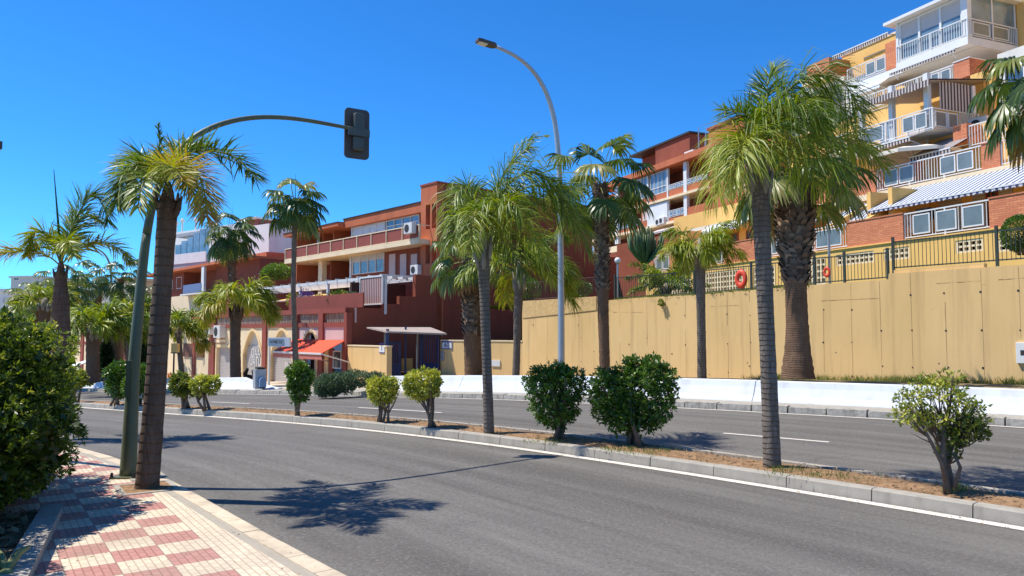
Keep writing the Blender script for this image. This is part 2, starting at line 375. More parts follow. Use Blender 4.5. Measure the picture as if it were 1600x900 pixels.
M['bark'] = barkmat('ringed_palm_bark', (.13, .105, .085), (.26, .215, .175), .07, .4)
M['barkd'] = barkmat('dark_ringed_palm_bark', (.10, .068, .05), (.18, .125, .09), .11, .3)
M['ycream'] = plain('soft_yellow_surround', (.80, .60, .33), .85, .06, .8, spec=.2)
M['barkf'] = barkmat('fibrous_palm_bark', (.15, .088, .055), (.24, .15, .095), .06, .4)
M['boots'] = leafmat('old_leaf_bases', [(0, (.07, .042, .028)), (.5, (.20, .125, .08)), (1, (.36, .26, .18))], .9, .0, .15)
M['twig'] = barkmat('shrub_bark', (.14, .10, .075), (.24, .18, .135), .3, .2)
M['petiole'] = plain('palm_petiole', (.20, .21, .07), .6, .2, 4)
M['boot_green'] = plain('grey_crownshaft', (.27, .24, .20), .8, .3, 3, bmp=.6, bscale=12, streak=True)
# ---------------------------------------------------------------- setting: terrain, roads, kerbs
def spline(P, step=.5):
    P = [np.array(p, float) for p in P]; out = []
    P = [2*P[0]-P[1]]+P+[2*P[-1]-P[-2]]
    for i in range(1, len(P)-2):
        p0, p1, p2, p3 = P[i-1:i+3]; n = max(1, int(np.linalg.norm(p2-p1)/step))
        for k in range(n):
            t = k/n; out.append(.5*((2*p1)+(-p0+p2)*t+(2*p0-5*p1+4*p2-p3)*t*t+(-p0+3*p1-3*p2+p3)*t**3))
    out.append(P[-2]); A = np.array(out)
    for _ in range(30):                       # even out the tracing
        A[1:-1] = A[1:-1]*.5+(A[:-2]+A[2:])*.25
    return A
def offs(A, d):                               # + = to the right when walking along A
    T = np.gradient(A, axis=0); T /= np.linalg.norm(T, axis=1)[:, None]
    return A+np.stack([T[:, 1], -T[:, 0]], 1)*d
def gp(x, y, z=0): p = ground(x, y, z); return (p.x, p.y)
m1 = [gp(x, y) for x, y in ((1600,820),(1417,790),(1280,767),(1100,742),(950,718),(800,696),(600,673),(400,655),(250,645),(150,637.5))]
d = np.array(m1[-1])-np.array(m1[-3]); d /= np.linalg.norm(d)
m1 = [(12.5,-5),(10,.2),(7.6,3.9)]+m1+[tuple(np.array(m1[-1])+d*s+np.array([0,1])*s*s*.0012) for s in (12, 30, 60, 100)]
M1 = spline(m1); M2 = offs(M1, 1.12)
k2 = [gp(x, y) for x, y in ((1600,666),(1300,650),(1133,640),(1000,634),(800,624.5),(640,620.5),(549,618.5),(400,616),(250,613.5),(120,611.5))]
d2 = np.array(k2[-1])-np.array(k2[-3]); d2 /= np.linalg.norm(d2)
k2 = [(22,-5),(18.4,3),(14.6,9.8)]+k2+[tuple(np.array(k2[-1])+d2*s) for s in (12, 30, 60, 100)]
K2 = spline(k2)
k1 = [gp(x, y, .13) for x, y in ((640,955),(540,900),(400,830),(270,745),(130,697))]
k1 = [(6.2,-6),(3.6,-.6),(1.6,2.3)]+k1
M1far = [p for p in offs(M1, -5.2) if p[1] > 15.5]
k1 += [tuple(M1far[i]) for i in range(2, len(M1far), 12)]
K1 = spline(k1)
def resample(A, n):
    s = np.r_[0, np.cumsum(np.linalg.norm(np.diff(A, axis=0), axis=1))]; t = np.linspace(0, s[-1], n)
    return np.stack([np.interp(t, s, A[:, 0]), np.interp(t, s, A[:, 1])], 1)
def strip(name, A, B, z, mat, nx=4, zf=None, n=None, uvs=None):
    n = n or len(A); A = resample(A, n); B = resample(B, n)
    L_ = np.r_[0, np.cumsum(np.linalg.norm(np.diff(A, axis=0), axis=1))]
    me = bpy.data.meshes.new(name); v = []; uv = []
    for i in range(n):
        for j in range(nx+1):
            p = A[i]*(1-j/nx)+B[i]*j/nx; v.append((p[0], p[1], g(*p)+(z if zf is None else zf(j/nx, p)))); uv.append((L_[i], np.linalg.norm(p-A[i])))
    f = [(i*(nx+1)+j, (i+1)*(nx+1)+j, (i+1)*(nx+1)+j+1, i*(nx+1)+j+1) for i in range(n-1) for j in range(nx)]
    me.from_pydata(v, [], f); ul = me.uv_layers.new(name='UVMap')
    for l in me.loops: ul.data[l.index].uv = uv[l.vertex_index]
    me.materials.append(mat); o = bpy.data.objects.new(name, me); C.objects.link(o); o['kind'] = 'structure'
    me.update()
    if me.polygons[0].normal.z < 0: me.flip_normals()
    return o
def sweep(name, A, prof, mat, seg=None, gap=.012, kind='structure', zg=None, jitter=0, rng=random.Random(3), builder=None):
    """extrude a cross-section (offset, height) along A; seg = stone length"""
    mb = builder or MB(); s = np.r_[0, np.cumsum(np.linalg.norm(np.diff(A, axis=0), axis=1))]
    T = np.gradient(A, axis=0); T /= np.linalg.norm(T, axis=1)[:, None]
    def P(t):
        p = np.array([np.interp(t, s, A[:, 0]), np.interp(t, s, A[:, 1])]); d = np.array([np.interp(t, s, T[:, 0]), np.interp(t, s, T[:, 1])])
        return p, np.array([d[1], -d[0]])
    t = 0.
    while t < s[-1]-.1:
        l = seg or 1.; e = min(t+l-(gap if seg else 0), s[-1]); vs = []
        jo = rng.uniform(-jitter, jitter); jz = rng.uniform(-jitter, jitter)
        for q in (t, e):
            p, nn = P(q); gz = g(*p)
            for o, h in prof: vs.append((p[0]+nn[0]*(o+jo), p[1]+nn[1]*(o+jo), gz+h+(jz if h > .01 else 0)))
        n = len(prof); mb.add(vs, [tuple(range(n)), tuple(range(n, 2*n))[::-1]]+[(i, (i+1) % n, n+(i+1) % n, n+i) for i in range(n)])
        t += l
    if builder: return mb
    o = mb.build(name, mat); 
    if kind: o['kind'] = kind
    return o
# base terrain to the horizon
xs = sorted(set(list(np.arange(-120, 80, 4.))+[-1500,-900,-500,-300,-200,-150,110,150,220,400,900,1500]))
ys = sorted(set(list(np.arange(-20, 160, 4.))+[-300,-120,-60,200,300,450,800,1500]))
v = [(x, y, g(x, y)-.07) for y in ys for x in xs]; nx = len(xs)
f = [(j*nx+i, j*nx+i+1, (j+1)*nx+i+1, (j+1)*nx+i) for j in range(len(ys)-1) for i in range(nx-1)]
me = bpy.data.meshes.new('ground'); me.from_pydata(v, [], f); me.materials.append(M['earth'])
o = bpy.data.objects.new('ground', me); C.objects.link(o); o['kind'] = 'structure'
strip('near_road', K1, M1, 0, M['asphalt'], 8)
strip('far_road', M2, K2, 0, M['asphalt'], 8)
def lines(A, d0, d1): return offs(A, d0), offs(A, d1)
a, b = lines(M1, -.20, -.05); strip('painted_edge_line', a, b, .005, M['line'], 1)
a, b = lines(K2, -.22, -.10); strip('painted_edge_line', a, b, .005, M['line'], 1)
# kerbs
sweep('kerb', M1, [(-.02, -.03), (-.005, .12), (.015, .135), (.15, .135), (.15, -.03)], M['concrete'], 1.0, jitter=.003)
sweep('kerb', M2, [(-.15, -.03), (-.15, .135), (0, .13), (.02, -.03)], M['concrete'], 1.0, jitter=.003)
sweep('kerb', K2, [(-.02, -.03), (0, .15), (.22, .165), (.22, -.03)], M['oldkerb'], .85, .03, jitter=.014)
sweep('kerb', K1, [(-.17, -.03), (-.17, .132), (-.02, .13), (0, .12), (.015, -.03)], M['creamkerb'], .48, .006, jitter=.002)
strip('median_soil', offs(M1, .15), offs(M2, -.15), .1, M['soil'], 4, zf=lambda t, p: .10+.05*math.sin(math.pi*t)+.015*math.sin(p[0]*5)*math.sin(p[1]*4))
SW = offs(K1, -.17)
strip('sidewalk', SW, offs(K1, -3.9), .128, M['paving'], 6)
# dashed centre line of the far road
for (xa, ya), (xb, yb) in (((1130,677),(1295,691)),((560,637),(690,645)),((330,628),(390,631))):
    A = np.array([gp(xa, ya), gp(xb, yb)]); A = resample(A, 8)
    strip('painted_lane_line', offs(A, -.05), offs(A, .05), .005, M['line'], 1)
# ---- far side: whitewashed flared barriers, verge
s2 = np.r_[0, np.cumsum(np.linalg.norm(np.diff(K2, axis=0), axis=1))]
def k2_at(px):      # arc position of the far kerb at picture column px
    cols = 800+FP*K2[:, 0]/np.maximum(K2[:, 1], .5); i = [k for k in range(len(cols)-1) if K2[k, 1] > 6 and (cols[k]-px)*(cols[k+1]-px) <= 0]
    return s2[i[0]]
def sub(A, s0, s1, n=None):
    s = np.r_[0, np.cumsum(np.linalg.norm(np.diff(A, axis=0), axis=1))]; n = n or int((s1-s0)/.5)+2; t = np.linspace(s0, s1, n)
    return np.stack([np.interp(t, s, A[:, 0]), np.interp(t, s, A[:, 1])], 1)
pv = sub(K2, 0, s2[-1])
strip('pavement', offs(K2, .22), offs(K2, 2.0), .15, M['concrete'], 2)
BP = [(.95, .12), (.98, .18), (1.10, .30), (1.22, .50), (1.28, .64), (1.46, .66), (1.46, -.1), (.95, -.1)]
sA0 = 0; sA1 = k2_at(548); sB0 = k2_at(388); sB1 = s2[-1]-20
o = sweep('concrete_barrier', sub(K2, 2, sA1), BP, M['barrier'], 3.4, .02, kind=None, jitter=.003)
tag(o, 'long whitewashed concrete barrier below the ochre retaining wall', 'barrier')
def taper(A, name, label):
    mb = MB(); n = len(A); T = np.gradient(A, axis=0); T /= np.linalg.norm(T, axis=1)[:, None]; vs = []
    for i, p in enumerate(A):
        k = min(1, i/(n-1)); 
        for o_, h in BP:
            hh = .12+(h-.12)*(.12+.88*k**1.4) if h > .12 else h
            vs.append((p[0]+T[i][1]*o_, p[1]-T[i][0]*o_, g(*p)+hh))
    m = len(BP)
    for i in range(n-1): mb.add([], []); mb.f += [(i*m+j, i*m+(j+1) % m, (i+1)*m+(j+1) % m, (i+1)*m+j) for j in range(m)]
    mb.v = vs; mb.f += [tuple(range(m)), tuple(range((n-1)*m, n*m))[::-1]]
    return mb
mb = taper(sub(K2, sB0, sB0+3, 7), '', ''); sweep('', sub(K2, sB0+3.01, sB1), BP, None, 3.4, .02, builder=mb)
tag(mb.build('concrete_barrier', M['barrier']), 'whitewashed concrete barrier with sloping end in front of the shuttered shops', 'barrier')
# retaining wall line
WA = Vector((13.56, 20, 0)); WD = Vector((-.74, 1, 0)).normalized(); WN = Vector((-WD.y, WD.x, 0))   # WN faces the road? fixed below
if WN.dot(Vector((-1, -1, 0))) < 0: WN = -WN
def wall_at(x, y=520):
    r = ray(x, y); s = (WA-Vector((0,0,HC))).dot(WN)/r.dot(WN); p = r*s; p.z += HC
    return p
wfoot = []
for x in (2300, 1900, 1600, 1400, 1200, 1000, 816, 760, 690):
    p = wall_at(x); wfoot.append((p.x, p.y))
wf = np.array(wfoot); vb = resample(offs(K2, 1.44)[(offs(K2, 1.44)[:, 1] > 9)], 400)
# verge between barrier and wall: from barrier top to wall foot
i0 = np.argmin(np.linalg.norm(vb-wf[0], axis=1)); i1 = np.argmin(np.linalg.norm(vb-np.array(at(640, 600, 27))[:2], axis=1))
va = vb[i0:i1+1]; wfz = lambda p: .49-.045*max(0, (p[1]-20))
def vz(t, p):
    return (.60*(1-t)**1+ (wfz(p)-g(*p))*t)
strip('verge', va, resample(np.vstack([wf[0:1]-0, wf[2:]]), 60)+np.array([.1,.1]), 0, M['verge'], 8, zf=vz, n=80)
# forecourt in front of the gate and the shops
fc = resample(np.array([gp(816, 588, .3), (-4.7, 37.5), (-8, 40), (-14, 48), (-30, 67), (-60, 104)]), 90)
va2 = offs(K2, 2.0); j0 = np.argmin(np.linalg.norm(va2-np.array(at(700, 600, 26))[:2], axis=1))
strip('forecourt', va2[j0:], resample(np.array([(-1, 40), (-6, 46), (-14, 54), (-34, 74), (-70, 116)]), 90), .15, M['creamkerb'], 10)
# garden terrace above the wall
tb = MB(); tp = []
for x in (690, 816, 1000, 1200, 1400, 1600, 1900):
    p = wall_at(x)+(-WN)*.3; tp.append((p.x, p.y))
tp2 = [(x+22, y+20) for x, y in tp]
vs = [(x, y, 3.30) for x, y in tp]+[(x, y, 3.45) for x, y in tp2]; n = len(tp)
tb.add(vs, [(i, i+1, n+i+1, n+i) for i in range(n-1)]); o = tb.build('garden_terrace', M['lawn']); o['kind'] = 'structure'
# hillside behind the apartments
hb = MB(); P0 = [(-26, 75, -3), (-6, 66, 2), (8, 52, 3.2), (18, 40, 3.4), (27, 26, 3.4), (34, 8, 3)]
P1 = [(x+40*.9, y+45, z+12) for x, y, z in P0]; P2 = [(x+120, y+160, z+14) for x, y, z in P0]; n = 6
hb.add(P0+P1+P2, [(r*n+i, r*n+i+1, (r+1)*n+i+1, (r+1)*n+i) for r in range(2) for i in range(n-1)]); o = hb.build('hillside', M['earth']); o['kind'] = 'structure'
# ---- retaining wall
rw = empty('retaining_wall', (0, 0, 0), 0, 'long ochre retaining wall of cast panels above the far road', 'wall')
prof = [(816,470.5),(933,463),(934,470.5),(1000,465),(1086,461),(1177,453),(1261,446),(1388,436.5),(1388.6,427.5),(1600,413.3),(1720,405),(2300,365)]
o_ = wall_at(816); ang = math.atan2(-WD.y, -WD.x)
rw.location = (o_.x, o_.y, 0); rw.rotation_euler = (0, 0, ang); ux = -WD
def wl(x, y): p = wall_at(x, y); return ((p-Vector((o_.x, o_.y, 0))).dot(ux), p.z)
# local: x along the wall to the right, y inward
outl = [(*wl(x, y),) for x, y in prof]
poly = [(u, 0, z) for u, z in outl]+[(outl[-1][0], 0, -.6), (outl[0][0], 0, -1.6)]
MB().prism(poly, (0, .35, 0)).build('wall_body', M['rwall'], rw)
a0 = wl(817, 471); a1 = wl(932, 464); b0 = wl(817, 497); b1 = wl(932, 484.5)
MB().prism([(a0[0], -.03, a0[1]+.02), (a1[0], -.03, a1[1]+.02), (a1[0], -.03, b1[1]), (wl(870,490)[0], -.03, wl(870,491.5)[1]), (b0[0], -.03, b0[1])], (0, .029, 0)).build('rough_coping', M['rough'], rw)
jm = MB(); R = random.Random(7)
for x in (833.6, 855.6, 904.5, 927.7, 968, 1010.7, 1040, 1070.7, 1136, 1170.7, 1205, 1285, 1329, 1374, 1422, 1475, 1532, 1591, 1655):
    u, zt = wl(x, np.interp(x, [p[0] for p in prof], [p[1] for p in prof])); zt -= .04 if x > 930 else .75; z = zt; w_ = R.uniform(.003, .007)
    while z > -.5:
        z2 = z-R.uniform(.3, .9); w2 = min(.009, max(.002, w_*R.uniform(.5, 1.5))); du = R.uniform(-.006, .006)
        if R.random() < .88: jm.add([(u-w_, -.004, z), (u+w_, -.004, z), (u+w2+du, -.004, z2), (u-w2+du, -.004, z2)], [(0, 1, 2, 3)])
        z = z2; w_ = w2
for xa, ya, xb, yb in ((1283,470,1374,466),(1463,443,1532,439),(958,488,1005,488),(1110,479,1155,477),(1560,437,1640,432),(940,484,960,487)):
    ua, za = wl(xa, ya); ub, zb = wl(xb, yb); k = 6
    for i in range(k):
        t0, t1 = i/k, (i+1)/k; jz = R.uniform(-.01, .01)
        jm.add([(ua+(ub-ua)*t0, -.005, za+(zb-za)*t0+jz), (ua+(ub-ua)*t1, -.005, za+(zb-za)*t1), (ua+(ub-ua)*t1, -.005, za+(zb-za)*t1+.006), (ua+(ub-ua)*t0, -.005, za+(zb-za)*t0+.008)], [(0, 1, 2, 3)])
jo = jm.build('panel_joint', plain('open_joint', (.34, .20, .10), 1, .4, 9), rw)
th = MB()
for x, y in [(1422.8,461),(1475,458),(1532,456),(1591,454),(1287,484),(1331,484),(1306,550.7),(1377,516.7),(1425,516),(1478,516.7),(1534,516),(1594,516),(1331,535),(1286.5,535),(1467,567.7),(1482,574),(1426,574),(1379,572),(1331.5,588),(1536,575),
             (1011,528),(1071,539),(1070,493),(1136,491),(1137,537),(1172,493),(1173,535),(1168,567),(1050,553),(1171,572),(1138,582),(983,538),(833,508),(904,508),(908,528),(908,565),(855,560),(928,549),(1108,585)]:
    u, z = wl(x, y); r = R.uniform(.018, .034); th.lathe((0, 0, 0), [(r, 0), (r, .004)], 8)
    for i in range(len(th.v)-16, len(th.v)):
        a, b_, c = th.v[i]; th.v[i] = (u+a, -.002-c, z+b_)
th.build('tie_hole', M['ink'], rw)
sl_ = MB()
for x in (905, 1010.5):
    u, zt = wl(x, 474); sl_.box(u-.012, u+.012, -.05, -.0, zt-3.2, zt)
u, z = wl(1600, 550); mbx = MB().box(u-.16, u+.16, -.09, 0, z-.3, z+.25); bxo = mbx.build('meter_cabinet', M['white'], rw, bevel=.01)
MB().box(u-.05, u+.12, -.098, -.091, z-.08, z+.05).build('display', M['ink'], bxo)
# plant growing out of the wall (1036,473) added with the vegetation
# ---- fences on the wall
def fence(name, xa, xb, ytopf, z0f, posts, label, group=None, mat=M['dgreen'], off=.15, pitch=.11, thin=.014):
    root = empty(name, (0, 0, 0), 0, label, 'fence', group); root.location = rw.location; root.rotation_euler = rw.rotation_euler
    bars = MB(); ua = wl(xa, 440)[0]; ub = wl(xb, 440)[0]
    n = int((ub-ua)/pitch)
    cols = [c for c in range(int(xa), int(xb)+1)]; us = [wl(c, 440)[0] for c in cols]
    def top(u): c = np.interp(u, us, cols); return wl(c, ytopf(c))[1]
    def bot(u): c = np.interp(u, us, cols); return z0f(c)
    for i in range(n+1):
        u = ua+(ub-ua)*i/n; bars.box(u-thin/2, u+thin/2, off-thin/2, off+thin/2, bot(u)+.05, top(u))
    k = max(2, int((ub-ua)/2.2))
    for i in range(k):
        p, q = ua+(ub-ua)*i/k, ua+(ub-ua)*(i+1)/k
        for dz in (-.03, None):
            za = top(p)-.03 if dz else bot(p)+.08; zb = top(q)-.03 if dz else bot(q)+.08
            bars.bar((p, off, za), (q, off, zb), .03, .035)
    bars.build('bar_panel', mat, root)
    for x in posts:
        u = wl(x, 440)[0]; MB().box(u-.035, u+.035, off-.035, off+.035, bot(u)-.2, top(u)+.12).build('post', mat, root)
    return root
pf = lambda x: np.interp(x, [p[0] for p in prof], [p[1] for p in prof])
wt = lambda x: wl(x, pf(x))[1]
fence('metal_fence', 957, 1386, lambda x: np.interp(x, [958,1081,1169,1270,1386], [433,422.7,414,401.7,392.7]), wt, (957,1081,1170,1269,1316,1384), 'dark green bar fence along the lower middle stretch of the retaining wall', 'bar fences on the retaining wall')
fence('metal_fence', 1392, 1800, lambda x: np.interp(x, [1393,1556,1800], [376,358.3,334]), lambda x: wt(x)+.1, (1393,1556,1750), 'taller dark bar fence above the step at the right of the wall', 'bar fences on the retaining wall')
fence('metal_fence', 818, 934, lambda x: np.interp(x, [816,934], [441,431]), wt, (818, 932), 'brown bar fence over the rough coping beside two clipped bushes', 'bar fences on the retaining wall', mat=plain('brown_steel', (.09, .045, .035), .6), off=.2)
MB().prism([(wl(1391,400)[0]+.05, .08, wt(1392)-.02), (wl(1535,400)[0], .08, wt(1535)-.02), (wl(1535,400)[0], .08, wt(1535)+.12), (wl(1391,400)[0]+.05, .08, wt(1392)+.1)], (0, .2, 0)).build('upstand', M['rwall'], rw)
# ---------------------------------------------------------------- vegetation generators
def nrm(a): return a/np.maximum(np.linalg.norm(a, axis=-1, keepdims=True), 1e-9)
def blades(P, D, Sd, Lb, Wb, droop, wind, prof, seg=3, wseg=None, rng=None):
    """ribbons: P start, D direction, Sd width direction, Lb length, Wb width -> V,Q"""
    n = len(P); rows = []; p = P.copy(); d = D.copy()
    rows.append((p-Sd*(Wb*prof[0])[:, None]/2, p+Sd*(Wb*prof[0])[:, None]/2))
    for k in range(seg):
        f = (wseg[k] if wseg else 1/seg)
        p = p+d*(Lb*f)[:, None]
        d = nrm(d+np.array([0, 0, -1.])*droop[:, None]*f*(k+1)*1.3+wind*f*(k+1))
        w = (Wb*prof[k+1])[:, None]/2
        rows.append((p-Sd*w, p+Sd*w))
    V = np.stack([np.stack(r, 1) for r in rows], 1).reshape(n*(seg+1)*2, 3)
    b = (np.arange(n)*(seg+1)*2)[:, None]
    Q = np.concatenate([b+np.array([2*k, 2*k+1, 2*k+3, 2*k+2]) for k in range(seg)], 0)
    return V, Q
class LV:
    def __init__(s): s.V = []; s.Q = []; s.T = []; s.n = 0
    def add(s, V, Q, t):
        s.V.append(V); s.Q.append(Q+s.n); s.n += len(V); s.T.append(np.full(len(V), t) if np.isscalar(t) else t)
    def build(s, name, mat, parent=None, origin=None):
        return fast_mesh(name, np.concatenate(s.V), np.concatenate(s.Q), mat, parent, np.concatenate(s.T), origin)
def arc(base, az, el, Ln, droop, wind, K=14, curl=1.6):
    d = np.array([math.cos(az)*math.cos(el), math.sin(az)*math.cos(el), math.sin(el)]); p = np.array(base, float); P = [p.copy()]; Ts = [d.copy()]
    for k in range(K):
        p = p+d*Ln/K; d = d+np.array([0, 0, -1.])*droop/K*(.3+curl*k/K)+wind/K*(.2+1.5*k/K); d /= np.linalg.norm(d); P.append(p.copy()); Ts.append(d.copy())
    return np.array(P), np.array(Ts)
def ribbon_tube(lv, P, r0, r1, t):
    n = len(P); T = np.gradient(P, axis=0); T = nrm(T); a = nrm(np.cross(T, np.array([.13, .21, .97]))); b = np.cross(T, a)
    r = np.linspace(r0, r1, n)[:, None]; V = np.stack([P+a*r, P-a*r*.5+b*r*.87, P-a*r*.5-b*r*.87], 1).reshape(-1, 3)
    Q = [(i*3+k, i*3+(k+1) % 3, i*3+3+(k+1) % 3, i*3+3+k) for i in range(n-1) for k in range(3)]
    lv.add(V, np.array(Q), t)
def smooth_path(pts, K=16):
    A = spline3([np.array(p, float) for p in pts]); s = np.r_[0, np.cumsum(np.linalg.norm(np.diff(A, axis=0), axis=1))]; t = np.linspace(0, s[-1], K+1)
    P = np.stack([np.interp(t, s, A[:, k]) for k in range(3)], 1); return P, nrm(np.gradient(P, axis=0)), s[-1]
def spline3(P):
    P = [2*P[0]-P[1]]+P+[2*P[-1]-P[-2]]; out = []
    for i in range(1, len(P)-2):
        p0, p1, p2, p3 = P[i-1:i+3]
        for k in range(8):
            t = k/8; out.append(.5*((2*p1)+(-p0+p2)*t+(2*p0-5*p1+4*p2-p3)*t*t+(-p0+3*p1-3*p2+p3)*t**3))
    out.append(P[-2]); return np.array(out)
def feather(lv, rng, base, az, el, Ln, nl, ll, lw, droop, wind, tint=.35, ldroop=.9, plume=.6, tip=None, start=.16, path=None, ang=(62, 22)):
    wind = np.array(wind, float)
    if path is not None: P, T, Ln = smooth_path(path)
    else: P, T = arc(base, az, el, Ln, droop, wind)
    ribbon_tube(lv, P, .028*Ln/2.5, .006, min(tint+.28, .78))
    K = len(P)-1
    t = np.sort(rng.uniform(start, 1, nl)); f = t*K; i = np.minimum(f.astype(int), K-1); w = (f-i)[:, None]
    p = P[i]*(1-w)+P[i+1]*w; tt = nrm(T[i]*(1-w)+T[i+1]*w)
    side = nrm(np.cross(tt, np.array([0, 0, 1.])+.001)); nn = np.cross(side, tt)
    for sgn in (-1, 1):
        a = np.radians(ang[0]-ang[1]*t)+rng.normal(0, .10, nl); ph = rng.normal(.12, plume, nl)
        s2_ = side*np.cos(ph)[:, None]*sgn+nn*np.sin(ph)[:, None]
        d = nrm(tt*np.cos(a)[:, None]+s2_*np.sin(a)[:, None])
        l = ll*(.45+.75*np.sin(np.pi*np.clip(t*.86+.10, 0, 1))**.8)*rng.uniform(.8, 1.1, nl)
        wd = nrm(np.cross(d, nn)+rng.normal(0, .35, (nl, 3)))
        V, Q = blades(p, d, wd, l, np.full(nl, lw), np.full(nl, ldroop)*rng.uniform(.5, 1.4, nl), wind*.9, (.5, 1., .8, .08))
        ti = tint+.05*rng.normal(0, 1, nl)+(.10*(t > .93)); lv.add(V, Q, np.repeat(np.clip(ti, 0, 1), 8))
def fanleaf(lv, rng, base, az, el, Lp, Lb, n, droop, wind, tint=.3, fold=.35, tipdroop=1.1):
    wind = np.array(wind, float); P, T = arc(base, az, el, Lp, droop, wind, 8)
    ribbon_tube(lv, P, .022, .012, .62 if tint < .8 else .9)
    c = P[-1]; tt = nrm(T[-1]+np.array([0, 0, -.25])); side = nrm(np.cross(tt, np.array([0, 0, 1.])+.001)); nn = np.cross(side, tt)
    a = np.linspace(-2.0, 2.0, n)+rng.normal(0, .02, n)
    d = tt*np.cos(a)[:, None]+side*np.sin(a)[:, None]-nn*(fold*np.abs(np.sin(a)))[:, None]+nn*.12
    d = nrm(d); l = Lb*(1-.22*(np.abs(a)/2.0)**2)*rng.uniform(.9, 1.08, n); wd = nrm(np.cross(d, nn)); wd = nrm(wd+nn*(np.where(np.arange(n) % 2, .45, -.45))[:, None])
    W_ = l*(4.0/n)*1.25
    V, Q = blades(np.repeat(c[None], n, 0)+d*.02, d, wd, l, W_, np.full(n, droop*.5+tipdroop)*rng.uniform(.6, 1.3, n), wind*.6, (.08, .52, .42, .04), 3, (.48, .26, .26))
    lv.add(V, Q, np.repeat(np.clip(tint+.05*rng.normal(0, 1, n), 0, 1), 8))
def curve_pts(P, n):
    return [Vector((*resample(np.array([[p.x, p.y] for p in P]), 2)[0], 0))] if n < 2 else [P[0].lerp(P[1], 0)]
def trunk_mesh(pts, rad, mat, parent, rng, n=14, step=.09, ring=.018, rough=.025, org=(0,0,0)):
    """pts: world Vectors, resampled into rings with slight irregularity"""
    A = np.array([tuple(p) for p in pts]); s = np.r_[0, np.cumsum(np.linalg.norm(np.diff(A, axis=0), axis=1))]; rad = np.interp(s/s[-1] if len(rad) == len(s) else np.linspace(0, 1, len(s)), np.linspace(0, 1, len(rad)), rad) if False else rad
    m = max(4, int(s[-1]/step)); t = np.linspace(0, s[-1], m); Q = np.stack([np.interp(t, s, A[:, k]) for k in range(3)], 1)
    for _ in range(6): Q[1:-1] = Q[1:-1]*.5+(Q[:-2]+Q[2:])*.25
    r = np.interp(t/s[-1], np.linspace(0, 1, len(rad)), rad)
    V = []; 
    for i in range(m):
        ri = r[i]*(1+(ring if i % 3 == 0 else -ring*.3)+rng.normal(0, rough*.5))
        for k in range(n):
            th = 2*math.pi*k/n; rr = ri*(1+rough*math.sin(3*th+i*.21)+rough*rng.normal(0, .3)); V.append((Q[i][0]+rr*math.cos(th), Q[i][1]+rr*math.sin(th), Q[i][2]))
    F = [(i*n+k, i*n+(k+1) % n, (i+1)*n+(k+1) % n, (i+1)*n+k) for i in range(m-1) for k in range(n)]
    return fast_mesh('trunk', V, F, mat, parent, None, None, True), Q, r
def bootscales(Q, r, z0, z1, n, rng, lv, size=.16, out=.07, tint=.45):
    zs = Q[:, 2]; i = 0
    for k in range(n):
        z = z0+(z1-z0)*k/n; th = k*2.399+rng.normal(0, .1)
        c = np.array([np.interp(z, zs, Q[:, 0]), np.interp(z, zs, Q[:, 1]), z]); rr = np.interp(z, zs, r)
        o = np.array([math.cos(th), math.sin(th), 0]); s = np.array([-o[1], o[0], 0]); w = size*rng.uniform(.7, 1.2); e = out*rng.uniform(.5, 1.6)
        up = np.array([0, 0, size*rng.uniform(.6, 1.2)])
        v = [c+o*rr*.9-s*w*.6, c+o*rr*.9+s*w*.6, c+o*(rr+e)+up+s*w*.28, c+o*(rr+e)+up-s*w*.28, c+o*rr*.85+up*.9+s*w*.2, c+o*rr*.85+up*.9-s*w*.2]
        lv.add(np.array(v), np.array([(0, 1, 2, 3), (3, 2, 4, 5), (0, 3, 5, 0), (1, 4, 2, 1)][:2]), float(np.clip(tint+rng.normal(0, .18), 0, 1)))
def palm_root(name, base, label, cat='palm tree', group='palm trees along the road'):
    return empty(name, tuple(base), 0, label, cat, group)
def inv(root):   # children are built in world coordinates, then moved under the root
    return root
def attach(o, root):
    me = o.data; n = len(me.vertices); a = np.empty(n*3, dtype=np.float32); me.vertices.foreach_get('co', a)
    a = a.reshape(-1, 3)-np.array(root.location, dtype=np.float32); me.vertices.foreach_set('co', a.ravel()); me.update(); o.parent = root
    return o
